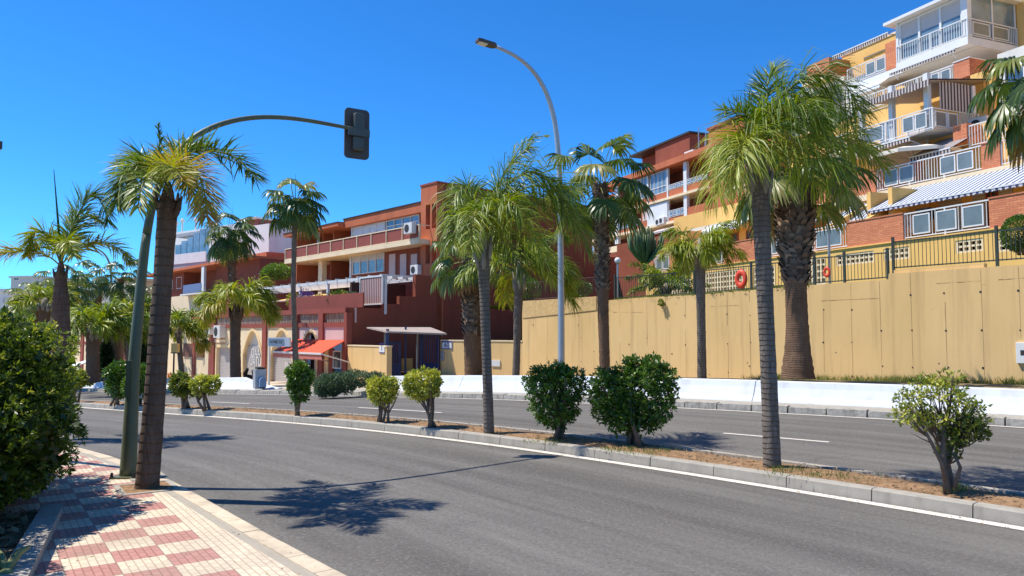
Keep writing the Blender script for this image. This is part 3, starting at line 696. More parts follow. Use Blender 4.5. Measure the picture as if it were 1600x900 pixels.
def queen_palm(base, top, rads, label, seed, fronds, Ln=2.4, nl=70, ll=.55, lw=.035, wind=(.5, -.1, 0), droop=1.7, bark='bark', tint=.38, shaft=.5, mid=(), spear=None, ldroop=.9, auto=0, dry=0, n_el=(1.2, -.1), plume=.6, paths=(), D0=0, ang=(62, 22)):
    rng = np.random.default_rng(seed); root = palm_root('feather_palm', base, label)
    pts = [base]+list(mid)+[top]
    t, Q, r = trunk_mesh(pts, list(rads), M[bark], None, rng)
    attach(t, root)
    c = np.array(top)
    # old leaf bases around the neck
    mb = MB(); rt = rads[-1]
    for k in range(7):
        th = k*2.4+rng.uniform(0, .4); o = Vector((math.cos(th), math.sin(th), 0)); zb = rng.uniform(-.25, .0)*min(1, shaft*2)
        mb.tube([Vector(top)+o*rt*.75+Vector((0,0,zb-shaft*.35)), Vector(top)+o*rt*1.05+Vector((0,0,zb)), Vector(top)+o*rt*rng.uniform(1.1, 1.7)+Vector((0,0,zb+shaft*.7))], [rt*.25, rt*.36, rt*.10], 6)
    mb.tube([Vector(top)-Vector((0,0,.1)), Vector(top)+Vector((0,0,shaft*.6)), Vector(top)+Vector((0,0,shaft*1.15))], [rt*.95, rt*.6, rt*.25], 8)
    attach(mb.build('leaf_sheath', M['barkd' if bark == 'barkd' else 'boot_green'], smooth=True), root)
    lv = LV(); cc = c+np.array([0, 0, shaft*.9])
    F = list(fronds)
    for k in range(auto):
        az = k*2.399+rng.uniform(-.3, .3); el = n_el[0]+(n_el[1]-n_el[0])*(k+.5)/auto
        F.append((az, el, rng.uniform(.85, 1.1), 1., tint+rng.normal(0, .07)))
    for az, el, ls, ds, ti in F:
        feather(lv, rng, cc+np.array([math.cos(az)*rt*.6, math.sin(az)*rt*.6, -.1-.15*rng.random()]), az, el, Ln*ls, nl, ll, lw, droop*ds, wind, ti, ldroop, plume)
    for pl in paths:      # fronds traced one by one: (points (x, y, depth offset), leaflet length, tint, leaflet droop, count)
        pp = [tuple(at(x, y, D0+dd)) for x, y, dd in pl[0]]
        feather(lv, rng, None, 0, 0, 0, int(pl[4]*1.3), pl[1], lw, 0, wind, pl[2], pl[3], plume, path=pp, ang=ang, start=pl[5] if len(pl) > 5 else .14)
    if spear:
        P = np.array([cc, cc+np.array(spear)*.5, cc+np.array(spear)]); ribbon_tube(lv, P, .035, .006, .25)
    attach(lv.build('crown', M['queen']), root)
    if dry:
        l2 = LV()
        for k in range(dry):
            az = rng.uniform(0, 6.28); P, T = arc(c+np.array([math.cos(az)*rt, math.sin(az)*rt, .1]), az, .3, rng.uniform(.7, 1.3), 3.4, np.array([0, 0, 0]), 10); ribbon_tube(l2, P, .012, .004, .5)
        attach(l2.build('dry_stalk', M['dry']), root)
    return root
def fan_palm(base, top, rads, label, seed, nf=26, Lp=.75, Lb=.75, ns=26, wind=(.3, -.05, 0), tint=.3, bark='barkf', boots=None, skirt=0, mid=(), el=(1.35, -.75), spear=0, bootn=200, skirt_len=1.2, bsize=.16, droop=.8, tipdroop=1.1, yellow=.1):
    rng = np.random.default_rng(seed); root = palm_root('fan_palm', base, label)
    pts = [base]+list(mid)+[top]
    t, Q, r = trunk_mesh(pts, list(rads), M[bark], None, rng)
    attach(t, root)
    if boots:
        l2 = LV(); bootscales(Q, r, boots[0], boots[1], bootn, rng, l2, bsize, bsize*.45); attach(l2.build('leaf_bases', M['boots']), root)
    lv = LV(); c = np.array(top); rt = rads[-1]
    for k in range(nf):
        az = k*2.399+rng.uniform(-.25, .25); e = el[0]+(el[1]-el[0])*((k+.5)/nf)**.85; ti = tint+rng.normal(0, .07)+(.32 if rng.random() < yellow else 0)+(.12 if k > nf*.8 else 0)
        b = c+np.array([math.cos(az)*rt*.8, math.sin(az)*rt*.8, .12-.3*k/nf])
        fanleaf(lv, rng, b, az, e, Lp*rng.uniform(.8, 1.15), Lb*rng.uniform(.85, 1.1), ns, droop, wind, ti, tipdroop=tipdroop)
    if spear: ribbon_tube(lv, np.array([c, c+np.array([0, 0, spear])]), .03, .006, .2)
    attach(lv.build('crown', M['fan']), root)
    if skirt:
        l3 = LV()
        for k in range(skirt):
            az = rng.uniform(0, 6.283); b = c+np.array([math.cos(az)*rt*1.1, math.sin(az)*rt*1.1, -.1-.9*rng.random()*skirt_len*.5])
            fanleaf(l3, rng, b, az, -.9+rng.normal(0, .12), .35*skirt_len, .62, 12, .9, np.zeros(3), rng.uniform(.2, 1), .8, 1.8)
        attach(l3.build('dead_leaf_skirt', M['dry']), root)
    return root
def blob_points(lobes, n, rng, shell=.6, bumps=.13):
    L_ = np.array(lobes, float); a = (L_[:, 3]*L_[:, 4]+L_[:, 4]*L_[:, 5]+L_[:, 3]*L_[:, 5]); i = rng.choice(len(L_), n, p=a/a.sum())
    d = nrm(rng.normal(0, 1, (n, 3))); K = nrm(rng.normal(0, 1, (9, 3)))*rng.uniform(4, 9, (9, 1)); ph = rng.uniform(0, 6.28, 9)
    b = np.sin(d@K.T+ph+i[:, None]).mean(1)*3*bumps
    rr = (shell+(1-shell)*rng.random(n)**.55)*(1+b)
    return L_[i, :3]+d*L_[i, 3:6]*rr[:, None], d, rr
def foliage(lv, rng, lobes, n, size, shell=.6, bumps=.13, tint=.45, tv=.18, aspect=.45, outw=.8, clump=0, zcol=0.):
    if clump:      # leaves gathered in sprigs
        m = max(1, n//clump); P, d, rr = blob_points(lobes, m, rng, shell, bumps)
        P = np.repeat(P, clump, 0); d0 = np.repeat(nrm(d+rng.normal(0, .35, d.shape)+np.array([0, 0, .25])), clump, 0); n = len(P)
        q = nrm(rng.normal(0, 1, (n, 3))); dd = nrm(d0*.75+q*.9); P = P+d0*rng.uniform(-.3, .5, (n, 1))*size*1.2; ct = np.repeat(rng.normal(0, tv, m), clump)
    else:
        P, d, rr = blob_points(lobes, n, rng, shell, bumps); dd = nrm(d*outw+rng.normal(0, .8, (n, 3))+np.array([0, 0, .2])); ct = rng.normal(0, tv, n)
    K = nrm(rng.normal(0, 1, (5, 3)))*rng.uniform(2.5, 6, (5, 1))/max(.3, np.mean([l[3] for l in lobes])); lf = np.sin(P@K.T+rng.uniform(0, 6, 5)).mean(1)
    s = nrm(np.cross(dd, nrm(rng.normal(0, 1, (n, 3))))); nn = np.cross(dd, s); l = (size*rng.uniform(.65, 1.25, n))[:, None]
    V = np.stack([P, P+dd*l*.5+s*l*aspect*.5-nn*l*.08, P+dd*l, P+dd*l*.5-s*l*aspect*.5-nn*l*.08], 1).reshape(-1, 3)
    Q = np.arange(n*4).reshape(n, 4); lv.add(V, Q, np.repeat(np.clip(tint+ct*.7+lf*.22, 0, 1), 4))
def stems(mb, base, lobes, rng, n=6, r=.03, spread=.06, fork=True):
    for k in range(n):
        l = lobes[rng.integers(len(lobes))]; e = Vector((l[0]+rng.normal(0, .35)*l[3], l[1]+rng.normal(0, .35)*l[4], l[2]+rng.uniform(-.3, .4)*l[5]))
        b = Vector(base)+Vector((rng.normal(0, spread), rng.normal(0, spread), -.03)); m = b.lerp(e, .45)+Vector((rng.normal(0, .04), rng.normal(0, .04), -.04))
        mb.tube([b, m, e], [r*rng.uniform(.8, 1.2), r*.65, r*.2], 6)
        if fork:
            for q in range(3):
                l = lobes[rng.integers(len(lobes))]; e2 = Vector((l[0]+rng.normal(0, .6)*l[3], l[1]+rng.normal(0, .6)*l[4], l[2]+rng.uniform(-.5, .8)*l[5]*.8)); mb.tube([m, m.lerp(e2, .5)+Vector((0, 0, -.03)), e2], [r*.5, r*.35, r*.12], 5)
def shrub(name, base, lobes, label, seed, n, size, mat, cat='shrub', group=None, st=6, sr=.03, spread=.06, **kw):
    """lobes given relative to base: (dx,dy,dz,rx,ry,rz)"""
    rng = np.random.default_rng(seed); root = empty(name, tuple(base), 0, label, cat, group)
    if st:
        mb = MB(); stems(mb, (0, 0, 0), lobes, rng, st, sr, spread); mb.build('stem', M['twig'], root, True)
    lv = LV(); foliage(lv, rng, lobes, n, size, **kw); o = lv.build('foliage', M[mat]); o.parent = root
    return root
def pxs(D): return D/FP      # metres per picture pixel at distance D
# ---------------------------------------------------------------- palms
GRD = 'palm trees along the road'
b1 = ground(229, 762, .13)
t1 = at(262, 318, b1.y); D = b1.y
S_ = .15
queen_palm(b1, t1, [.128, .113, .108, .10, .112], 'tall dark-trunked feather palm on the chequered pavement beside the traffic light', 11, [],
  Ln=1.28, lw=.017, wind=(.12,-.02,0), bark='barkd', shaft=.22, mid=(b1.lerp(t1, .35)+Vector((.02,0,0)),), D0=D, plume=.45, ang=(66, 30), paths=[
  ([(258,285,0),(275,250,.1),(305,236,.15),(345,238,.1),(375,252,0),(400,280,-.1)], .34, .34, .12, 120),
  ([(258,285,0),(268,248,.3),(285,232,.7),(310,228,1.2)], .32, .40, .12, 90),
  ([(258,285,0),(280,262,-.2),(305,268,-.45),(318,295,-.6),(322,338,-.7)], .34, .80, .22, 110),
  ([(256,285,0),(262,262,-.5),(272,262,-.9),(286,282,-1.15)], .30, .68, .25, 80),
  ([(252,285,0),(235,258,-.1),(210,258,-.2),(190,282,-.3),(182,318,-.35)], .32, .40, .3, 110),
  ([(252,285,0),(228,268,.2),(205,272,.35),(192,300,.45)], .30, .34, .3, 90),
  ([(250,285,0),(232,250,.4),(208,245,.7),(185,258,.9)], .30, .44, .2, 80),
  ([(250,285,0),(236,275,-.5),(222,290,-.8),(215,325,-.95)], .28, .46, .4, 80),
  ([(255,285,0),(250,262,.6),(246,262,1.1),(242,290,1.4)], .28, .34, .3, 70),
  ([(258,285,0),(282,275,.4),(300,292,.7),(308,320,.8)], .26, .34, .3, 70),
  ([(253,290,0),(249,240,0),(249,222,0),(247,196,0)], .10, .22, .0, 40)])
b = ground(764, 676, .14); t = at(755, 392, b.y); D = b.y
queen_palm(b, t, [.092,.085,.085,.09,.115], 'grey ringed feather palm on the median between the yellow and dark green shrubs', 12, [],
  lw=.020, wind=(.3,-.03,0), shaft=.42, dry=6, D0=D, plume=.5, ang=(66, 26), paths=[
  ([(756,360,0),(740,315,0),(722,296,-.1),(710,318,-.2),(706,350,-.2)], .62, .42, 1.0, 90),
  ([(755,360,0),(735,335,-.4),(718,340,-.7),(710,380,-.9)], .55, .46, 1.1, 80),
  ([(755,360,0),(742,310,.5),(728,290,.9),(715,300,1.2)], .5, .36, .8, 80),
  ([(756,360,0),(748,330,-.8),(740,340,-1.2),(735,385,-1.4)], .5, .5, 1.1, 70),
  ([(758,360,0),(772,310,.1),(795,262,.15),(825,232,.15)], .55, .36, .8, 80),
  ([(758,360,0),(780,290,.3),(806,240,.5),(828,216,.6),(852,213,.7)], .26, .40, .4, 26, .72),
  ([(759,360,0),(785,300,-.1),(825,268,-.2),(862,285,-.2),(885,330,-.2)], .85, .36, 1.35, 120),
  ([(759,360,0),(790,315,.4),(835,290,.8),(880,310,1.0),(905,355,1.1)], .80, .34, 1.3, 110),
  ([(759,362,0),(785,345,-.5),(815,350,-.9),(842,385,-1.1),(858,430,-1.1)], .60, .54, 1.0, 100),
  ([(758,362,0),(778,360,.4),(798,385,.7),(815,425,.8)], .60, .32, 1.0, 90),
  ([(760,360,0),(800,325,.2),(850,320,.4),(895,350,.5),(922,392,.5)], .62, .44, 1.1, 110),
  ([(759,360,0),(775,325,-.8),(800,315,-1.3),(825,345,-1.5)], .6, .44, 1.2, 80)])
b = ground(1207, 728, .14); t = at(1187, 268, b.y); D = b.y
queen_palm(b, t, [.112,.104,.102,.108,.118], 'tall grey-trunked feather palm on the median, its fronds blown towards the yellow flats', 13, [],
  lw=.015, wind=(.3,-.03,0), shaft=.45, D0=D, plume=.5, ang=(68, 26), paths=[
  ([(1188,250,0),(1192,215,0),(1190,190,0),(1165,178,-.1),(1130,172,-.2)], .36, .36, .25, 90, .3),
  ([(1188,250,0),(1193,205,0),(1198,160,.1),(1200,128,.2),(1215,105,.3)], .36, .34, .25, 90, .35),
  ([(1188,250,0),(1196,200,0),(1225,148,-.1),(1270,118,-.2),(1318,130,-.2),(1342,172,-.2)], .64, .36, 1.3, 120, .25),
  ([(1188,250,0),(1198,200,.1),(1235,165,.3),(1285,150,.5),(1325,180,.6),(1342,230,.6)], .62, .32, 1.3, 110, .25),
  ([(1188,250,0),(1196,205,-.2),(1225,170,-.5),(1262,170,-.8),(1290,205,-.9)], .62, .42, 1.3, 110, .25),
  ([(1187,255,0),(1172,222,0),(1150,222,-.1),(1130,255,-.15),(1122,305,-.2)], .66, .60, 1.2, 110),
  ([(1187,255,0),(1168,228,.3),(1145,235,.5),(1132,275,.6)], .62, .50, 1.2, 90),
  ([(1187,255,0),(1175,215,-.4),(1162,225,-.7),(1150,270,-.8)], .62, .56, 1.2, 90),
  ([(1188,258,0),(1215,228,0),(1262,214,0),(1315,216,-.1),(1352,232,-.1),(1382,260,-.1)], .52, .50, 1.1, 110),
  ([(1188,258,0),(1212,232,-.3),(1250,225,-.6),(1295,250,-.8),(1320,300,-.9)], .60, .44, 1.2, 110),
  ([(1188,258,0),(1210,238,.4),(1245,245,.7),(1275,290,.9)], .62, .40, 1.2, 90)])
def gz(p, dz): return Vector((p.x, p.y, dz))
D = 22.; b = at(1097, 592, D+.5); t = at(1094, 402, D)
queen_palm(b, t, [.14,.13,.125,.14,.16], 'slim feather palm standing close to the retaining wall below the orange brick parapet', 14,
  [(3.1,.8,.7,1.9,.48),(0,.9,.8,1.7,.5),(1.3,.3,.6,2,.5),(-.2,.2,.8,2.1,.52),(3.6,.1,.6,2.2,.62),(-1.5,.3,.7,2.1,.55)], Ln=1.25, nl=70, ll=.5, lw=.03, wind=(.25,0,0), shaft=.5, auto=7, tint=.52, ldroop=1.2)
D = 30.; b = at(806, 587, D); t = at(811, 440, D)
queen_palm(b, t, [.15,.14,.17,.19], 'slim feather palm right at the left corner of the ochre retaining wall', 15,
  [(0,.7,1.1,1.7,.5),(.3,.3,1.1,1.9,.5),(-.3,.2,1.2,1.9,.52),(-.6,.6,1.1,1.6,.45)], Ln=2.5, nl=80, ll=.85, lw=.05, wind=(.3,0,0), shaft=.7, auto=7, tint=.46, ldroop=1.2)
D = 38.; b = at(368, 594, D); t = at(369, 487, D)
queen_palm(b, t, [.27,.25,.22,.26], 'dark-trunked feather palm in front of the cream garage shutter', 16,
  [(.1,.5,1.2,1.6,.5),(3.2,.4,.9,1.9,.5),(-.2,.3,1.2,1.7,.52),(0,.9,1.1,1.5,.5)], Ln=1.9, nl=75, ll=.8, lw=.06, wind=(.3,0,0), bark='barkd', shaft=.6, auto=10, tint=.55, ldroop=1.2)
D = 14.; b = at(96, 620, D); t = at(95, 425, D)
queen_palm(b, t, [.20,.16,.16,.14,.09], 'feather palm with an orange-brown neck rising behind the clipped hedge at far left', 17, [],
  lw=.024, wind=(.12,0,0), bark='barkd', shaft=.2, D0=D, plume=.5, ang=(62, 26), spear=(-.2,0,1.75), paths=[
  ([(94,415,0),(78,402,0),(50,392,-.1),(15,394,-.2),(-30,410,-.3)], .36, .70, .2, 90),
  ([(96,410,0),(106,375,0),(122,335,.1),(142,305,.2),(160,318,.3),(168,345,.3)], .46, .36, .3, 130),
  ([(96,410,0),(112,365,.3),(135,335,.6),(155,345,.8)], .42, .40, .35, 90),
  ([(94,410,0),(84,380,0),(68,362,-.1),(50,368,-.2),(44,395,-.2)], .36, .56, .3, 90),
  ([(94,410,0),(80,375,.4),(62,372,.7),(52,390,.9)], .32, .46, .3, 70),
  ([(97,412,0),(115,395,0),(145,380,.1),(178,384,.1),(205,412,.1)], .36, .66, .25, 100),
  ([(96,410,0),(100,380,-.5),(108,378,-.9),(116,400,-1.1)], .32, .5, .4, 60)])
D = 46.; b = at(285, 598, D); t = at(279, 520, D)
queen_palm(b, t, [.17,.16,.16], 'feather palm with yellowing drooping fronds half hidden behind the pavement palm', 18, [(.1,.2,1.2,2.2,.66),(-.2,0,1.1,2.2,.72),(3.1,.3,1,2,.6)], Ln=2.0, nl=60, ll=.75, lw=.07, auto=9, tint=.42, shaft=.4)
# fan palms
D = 38.; b = at(463, 592, D); t = at(461, 318, D)
fan_palm(b, t, [.16,.13,.12,.14], 'tall slender fan palm in front of the coral awnings', 21, 22, 1.05, 1.0, 24, tint=.32, spear=1.5, bark='bark', mid=(b.lerp(t,.5)+Vector((-.12,0,0)),), droop=.9, el=(1.4,-.75), yellow=.12, tipdroop=.6)
D = 46.; b = at(366, 596, D); t = at(362, 366, D)
fan_palm(b, t, [.24,.22,.22,.24], 'fan palm crowned against the white flats, behind the dark-trunked feather palm', 22, 24, 1.1, 1.05, 24, tint=.30, spear=1.7, bark='barkf', boots=(t.z-4, t.z), bootn=140, droop=.9, yellow=.08, tipdroop=.6)
D = 33.; b = at(740, 588, D); t = at(735, 405, D)
fan_palm(b, t, [.40,.38,.32,.32], 'shaggy fan palm with hanging dead stalks before the oxblood wall', 23, 22, 1.35, .9, 24, tint=.36, boots=(b.z+1.7, t.z), bootn=620, bsize=.26, skirt=26, skirt_len=1.3, droop=1.0, yellow=.22, el=(1.3,-.5), tipdroop=.9)
D = 24.8; b = at(945, 590, D); t = at(938, 290, D)
fan_palm(b, t, [.175,.175,.19,.22,.21,.22], 'tall scaly-trunked fan palm right of the street lamp, before the ochre wall', 24, 20, 1.3, 1.0, 28, wind=(.2,0,0), tint=.34, boots=(b.z+2.8, t.z), bootn=620, bsize=.14, spear=.5, droop=.8, yellow=.14, el=(1.5,-.65), tipdroop=.8)
D = 20.4; b = at(1247, 591, D); t = at(1240, 272, D)
fan_palm(b, t, [.44,.34,.29,.28,.29,.40,.47,.49,.46], 'massive fan palm with a thick rough trunk beside the white globe lamp', 25, 28, 1.2, 1.0, 34, wind=(.4,0,0), tint=.34, boots=(b.z+2.5, t.z-.1), bootn=420, bsize=.24, spear=0, droop=.6, yellow=.22, el=(1.5,-.5), tipdroop=1.0)
D = 15.; b = at(1665, 600, D); t = at(1650, 135, D)
fan_palm(b, t, [.38,.34,.32,.36], 'fan palm at the right edge of the view, only its crown reaching in', 26, 30, .85, .75, 28, wind=(.0,0,0), tint=.34, yellow=.2, el=(1.3,-.8), droop=1.2)
# the far group at the left
for k, (x, yt, yb, D, r, wd, tn, lab) in enumerate(((108,440,600,52,.55,1.15,.24,'distant fan palm just right of the orange-necked palm'),(154,437,600,60,.45,1.1,.22,'distant fan palm left of the curved far street lamp'),(188,436,600,58,.45,1.2,.22,'distant fan palm right of the curved far street lamp'),(55,465,600,50,.5,1.0,.46,'small yellow-green fan palm above the middle of the hedge'),(222,470,600,62,.5,1.2,.3,'fan palm between the traffic light pole and the pavement palm trunk'))):
    b = at(x, yb, D); t = at(x, yt, D); fan_palm(b, t, [.25,.22,.24], lab, 40+k, 17, 1.1*wd, .85*wd, 20, tint=tn+.05, droop=.8, tipdroop=.5)
for k, (x, yt, yb, D, sc, tn, lab) in enumerate(((145,520,597,34,1.,.44,'thick-trunked yellow-green palm beside the blue sign'),(181,515,600,37,.9,.42,'rough-trunked palm right of the blue sign'),(70,480,600,44,1.1,.5,'low arching bright green palm above the hedge'),(205,500,600,44,1.,.4,'leafy palm just left of the traffic light pole'))):
    b = at(x, yb, D); t = at(x, yt, D)
    queen_palm(b, t, [.30*sc,.27*sc,.27*sc], lab, 50+k, [(0,.8,1.,1.5,tn),(3.1,.7,1.,1.6,tn)], Ln=1.7*sc, nl=55, ll=.7, lw=.07, wind=(.2,0,0), bark='barkf', shaft=.5, auto=9, tint=tn+.04, ldroop=.8)
# low cycad-like palm behind the fence
b = wall_at(985, 462)-WN*2.2; b.z = 3.35
queen_palm(b, b+Vector((0,0,.45)), [.2,.2], 'low bushy palm behind the fence below the tall cactus', 61, [], Ln=1.9, nl=60, ll=.4, lw=.045, auto=20, tint=.42, shaft=.2, wind=(0,0,0), droop=1.2, n_el=(1.2,.1))
# ---------------------------------------------------------------- shrubs of the median
GS = 'clipped shrubs of the planted median'
def mshrub(x, y, wpx, hpx, y0, mat, lab, seed, n, size, lobes=None, st=5, sr=.03, **kw):
    b = ground(x, y, .14); m = pxs(b.y); w = wpx*m/2; h = hpx*m; z0 = y0*m
    lobes = lobes(m) if lobes else [(0, 0, z0+(h-z0)*.58, w*.92, w*.8, (h-z0)*.48), (w*.1, 0, z0+(h-z0)*.3, w*.6, w*.6, (h-z0)*.36), (-w*.35, .05, z0+(h-z0)*.68, w*.62, w*.6, (h-z0)*.36), (w*.4, -.05, z0+(h-z0)*.7, w*.58, w*.6, (h-z0)*.34)]
    return shrub('shrub', b, lobes, lab, seed, n, size, mat, 'shrub', GS, st, sr, **kw)
mshrub(869, 686, 94, 118, 26, 'dkshrub', 'rounded dark green bush on the median, left of the twin dark bush', 71, 9000, .062, st=7, sr=.04, clump=6, shell=.62, tint=.45,
  lobes=lambda m: [(-.02,0,70*m,44*m,.40,44*m),(.0,0,42*m,30*m,.3,26*m),(-22*m,.05,86*m,25*m,.3,24*m),(20*m,-.05,86*m,26*m,.3,26*m),(4*m,0,98*m,18*m,.22,18*m)])
mshrub(994, 694, 130, 140, 20, 'dkshrub', 'broad dark green bush with two crowns, the largest on the median', 72, 15000, .066, st=9, sr=.045, spread=.1, clump=6, shell=.6, bumps=.18, tint=.42,
  lobes=lambda m: [(-42*m,.05,72*m,28*m,.35,38*m),(-46*m,0,92*m,20*m,.28,26*m),(18*m,0,76*m,42*m,.45,48*m),(28*m,-.05,104*m,28*m,.32,28*m),(-14*m,0,108*m,16*m,.22,20*m),(-4*m,0,46*m,36*m,.35,30*m),(-26*m,0,52*m,26*m,.3,28*m),(-4*m,0,122*m,9*m,.12,14*m)])
mshrub(467, 649, 38, 80, 20, 'dkshrub', 'narrow upright dark green shrub on the median in front of the round oleander', 73, 4200, .075, st=2, sr=.05, clump=6, tint=.5,
  lobes=lambda m: [(0,0,58*m,18*m,.22,22*m),(0,0,38*m,14*m,.2,18*m),(-3*m,0,68*m,15*m,.2,12*m)])
mshrub(598, 659, 48, 72, 26, 'yshrub', 'smaller yellow variegated shrub on the median, in front of the blue gate', 74, 4200, .062, st=4, sr=.035, clump=6, tint=.66,
  lobes=lambda m: [(-1*m,0,54*m,23*m,.28,15*m),(-2*m,0,40*m,20*m,.25,12*m),(-12*m,0,54*m,12*m,.2,14*m),(11*m,0,54*m,12*m,.2,14*m)])
mshrub(671, 667, 56, 92, 34, 'yshrub', 'taller yellow variegated shrub leaning left on the median, left of the grey palm trunk', 75, 5200, .062, st=6, sr=.032, clump=6, tint=.68,
  lobes=lambda m: [(-12*m,0,70*m,28*m,.3,17*m),(-25*m,0,64*m,13*m,.2,20*m),(4*m,0,70*m,12*m,.2,18*m),(-10*m,0,54*m,24*m,.25,12*m)])
mshrub(287, 638, 40, 54, 22, 'yshrub', 'dull olive variegated shrub on the median, right of the pavement palm', 76, 3600, .075, st=4, sr=.05, clump=6, tint=.34,
  lobes=lambda m: [(-5*m,0,36*m,18*m,.35,16*m),(-8*m,0,44*m,12*m,.3,10*m),(6*m,0,30*m,10*m,.3,12*m)])
mshrub(326, 640, 38, 52, 18, 'yshrub', 'bright yellow two-lobed shrub on the median, beside the dull olive one', 77, 3400, .075, st=3, sr=.045, clump=6, tint=.62,
  lobes=lambda m: [(-15*m,0,37*m,10.5*m,.3,15*m),(4*m,0,38*m,10.5*m,.3,14*m),(-6*m,0,44*m,8*m,.25,7*m)])
# sparse shrub at the right
b = ground(1483, 769, .14); m = pxs(b.y); rng = np.random.default_rng(78); root = empty('shrub', tuple(b), 0, 'sparse gnarled yellow-green shrub at the right end of the median', 'shrub', GS)
mb = MB(); LB = [(-58,142,22,12),(-40,124,22,14),(-66,116,18,10),(-20,160,28,18),(4,150,24,16),(10,174,14,12),(22,132,24,14),(44,112,16,9),(46,132,12,7),(-28,108,24,14),(-4,112,22,14),(26,100,26,20),(42,92,18,12),(12,82,18,12),(6,60,9,9)]
lob = [(a*m, rng.uniform(-.12, .12), z*m, r_*m, .22, h*m) for a, z, r_, h in LB]
sk = [(-6,0),(-9,22),(-12,55),(-10,80)]
P = lambda a, z, y=0: Vector((a*m, y, z*m))
mb.tube([P(-2,-3), P(-5,25), P(-8,50), P(-6,80), P(-4,120)], [0.0442,0.0340,0.0306,0.0238,0.0082], 8)
mb.tube([P(2,-3,.03), P(6,22,.03), P(2,45,.03), P(8,75,.03), P(22,120)], [0.0340,0.0272,0.0238,0.0190,0.0068], 8)
mb.tube([P(-3,10), P(-14,45,-.05), P(-30,75,-.08), P(-48,115,-.05), P(-60,135)], [0.0272,0.0218,0.0177,0.0122,0.0054], 7)
mb.tube([P(5,8,-.04), P(12,40,-.08), P(4,62,-.06)], [0.0238,0.0190,0.0136], 7); mb.tube([P(8,44,.02), P(18,52), P(24,64), P(22,74)], [0.0109,0.0095,0.0068,0.0041], 6)
mb.tube([P(-8,60), P(-24,100,.06), P(-22,150)], [0.0170,0.0122,0.0048], 6); mb.tube([P(4,70), P(28,95), P(44,130)], [0.0136,0.0095,0.0041], 6)
mb.tube([P(-30,76,-.08), P(-46,84,-.05), P(-58,92)], [0.0082,0.0054,0.0027], 5)
for l in lob:
    for q in range(7):
        e = Vector((l[0]+rng.normal(0, .5)*l[3], l[1]+rng.normal(0, .5)*l[4], l[2]+rng.normal(0, .5)*l[5])); s_ = P(np.clip(l[0]/m*.45, -30, 18), l[2]/m*.72)
        mb.tube([s_, s_.lerp(e, .5)+Vector((0, 0, rng.uniform(-.03, .03))), e], [.008, .006, .003], 4)
mb.build('stem', M['twig'], root, True)
lv = LV(); foliage(lv, rng, lob[:11], 3300, .046, shell=.2, bumps=.2, tint=.52, tv=.25, clump=5); foliage(lv, rng, lob[11:], 1300, .055, shell=.3, tint=.16, tv=.12, clump=5); lv.build('foliage', M['yshrub'], root)
# dense dark bushes at the left of the median with a grey cabinet
mshrub(181, 632, 44, 70, 0, 'dkshrub', 'dark green bush at the left end of the median, left of the traffic light pole', 79, 6500, .09, st=4, sr=.04, clump=6, tint=.5,
  lobes=lambda m: [(4*m,.2,36*m,20*m,.6,26*m),(2*m,0,50*m,16*m,.5,14*m)])
mshrub(214, 634, 44, 70, 0, 'dkshrub', 'dark green bush directly behind the foot of the traffic light pole', 80, 5500, .09, st=4, sr=.04, clump=6, tint=.45,
  lobes=lambda m: [(-2*m,.2,34*m,17*m,.5,20*m),(6*m,0,50*m,16*m,.5,12*m),(-12*m,0,30*m,8*m,.3,16*m)])
mshrub(119, 628, 20, 50, 0, 'yshrub', 'small yellow-green shrub showing past the right end of the hedge', 81, 2600, .09, st=2, sr=.05, clump=6, tint=.5,
  lobes=lambda m: [(0,0,36*m,11*m,.4,12*m)])
# round oleander by the end of the barrier, with a trailing part
b = ground(522, 617, .12); D = b.y; m = pxs(D)
shrub('oleander', b, [(-8*m,0,16*m,22*m,.6,16*m),(10*m,.3,18*m,22*m,.6,16*m),(28*m,.8,22*m,24*m,.6,13*m),(-14*m,0,10*m,16*m,.5,12*m),(48*m,1.8,22*m,14*m,.4,8*m)], 'low silver-green oleander spilling over the end of the white barrier', 82, 11000, .10, 'grey', 'shrub', None, 6, .03, tint=.45, aspect=.3)
# clipped balls
for x, y, rx, rz, w_, lab, sd, n in ((905,452,20,13,1.2,'clipped round bush behind the brown fence, right of the street lamp',83,2600),(829,452,17,17,1.2,'clipped round bush behind the brown fence, left of the street lamp',84,2400),(1592,365,24,29,1.,'large clipped round bush at the right edge above the retaining wall',85,7000)):
    p = wall_at(x, 460)-WN*w_; p = at(x, y, p.y); m = pxs(p.y)
    shrub('round_bush', (p.x, p.y, p.z-rz*m*1.1), [(0,0,rz*m*1.1,rx*m,rx*m,rz*m)], lab, sd, n, .055 if x > 1500 else .085, 'dkshrub', 'bush', 'clipped bushes above the wall', 3, .04, shell=.82, bumps=.03, tint=.45)
# tuft on the wall
p = wall_at(1036, 473)+WN*.12
shrub('wall_weed', (p.x, p.y, p.z-.12), [(0,0,.12,.10,.13,.13)], 'small weed sprouting from the face of the ochre wall', 86, 260, .07, 'hedge', 'weed', None, 2, .006, tint=.6)
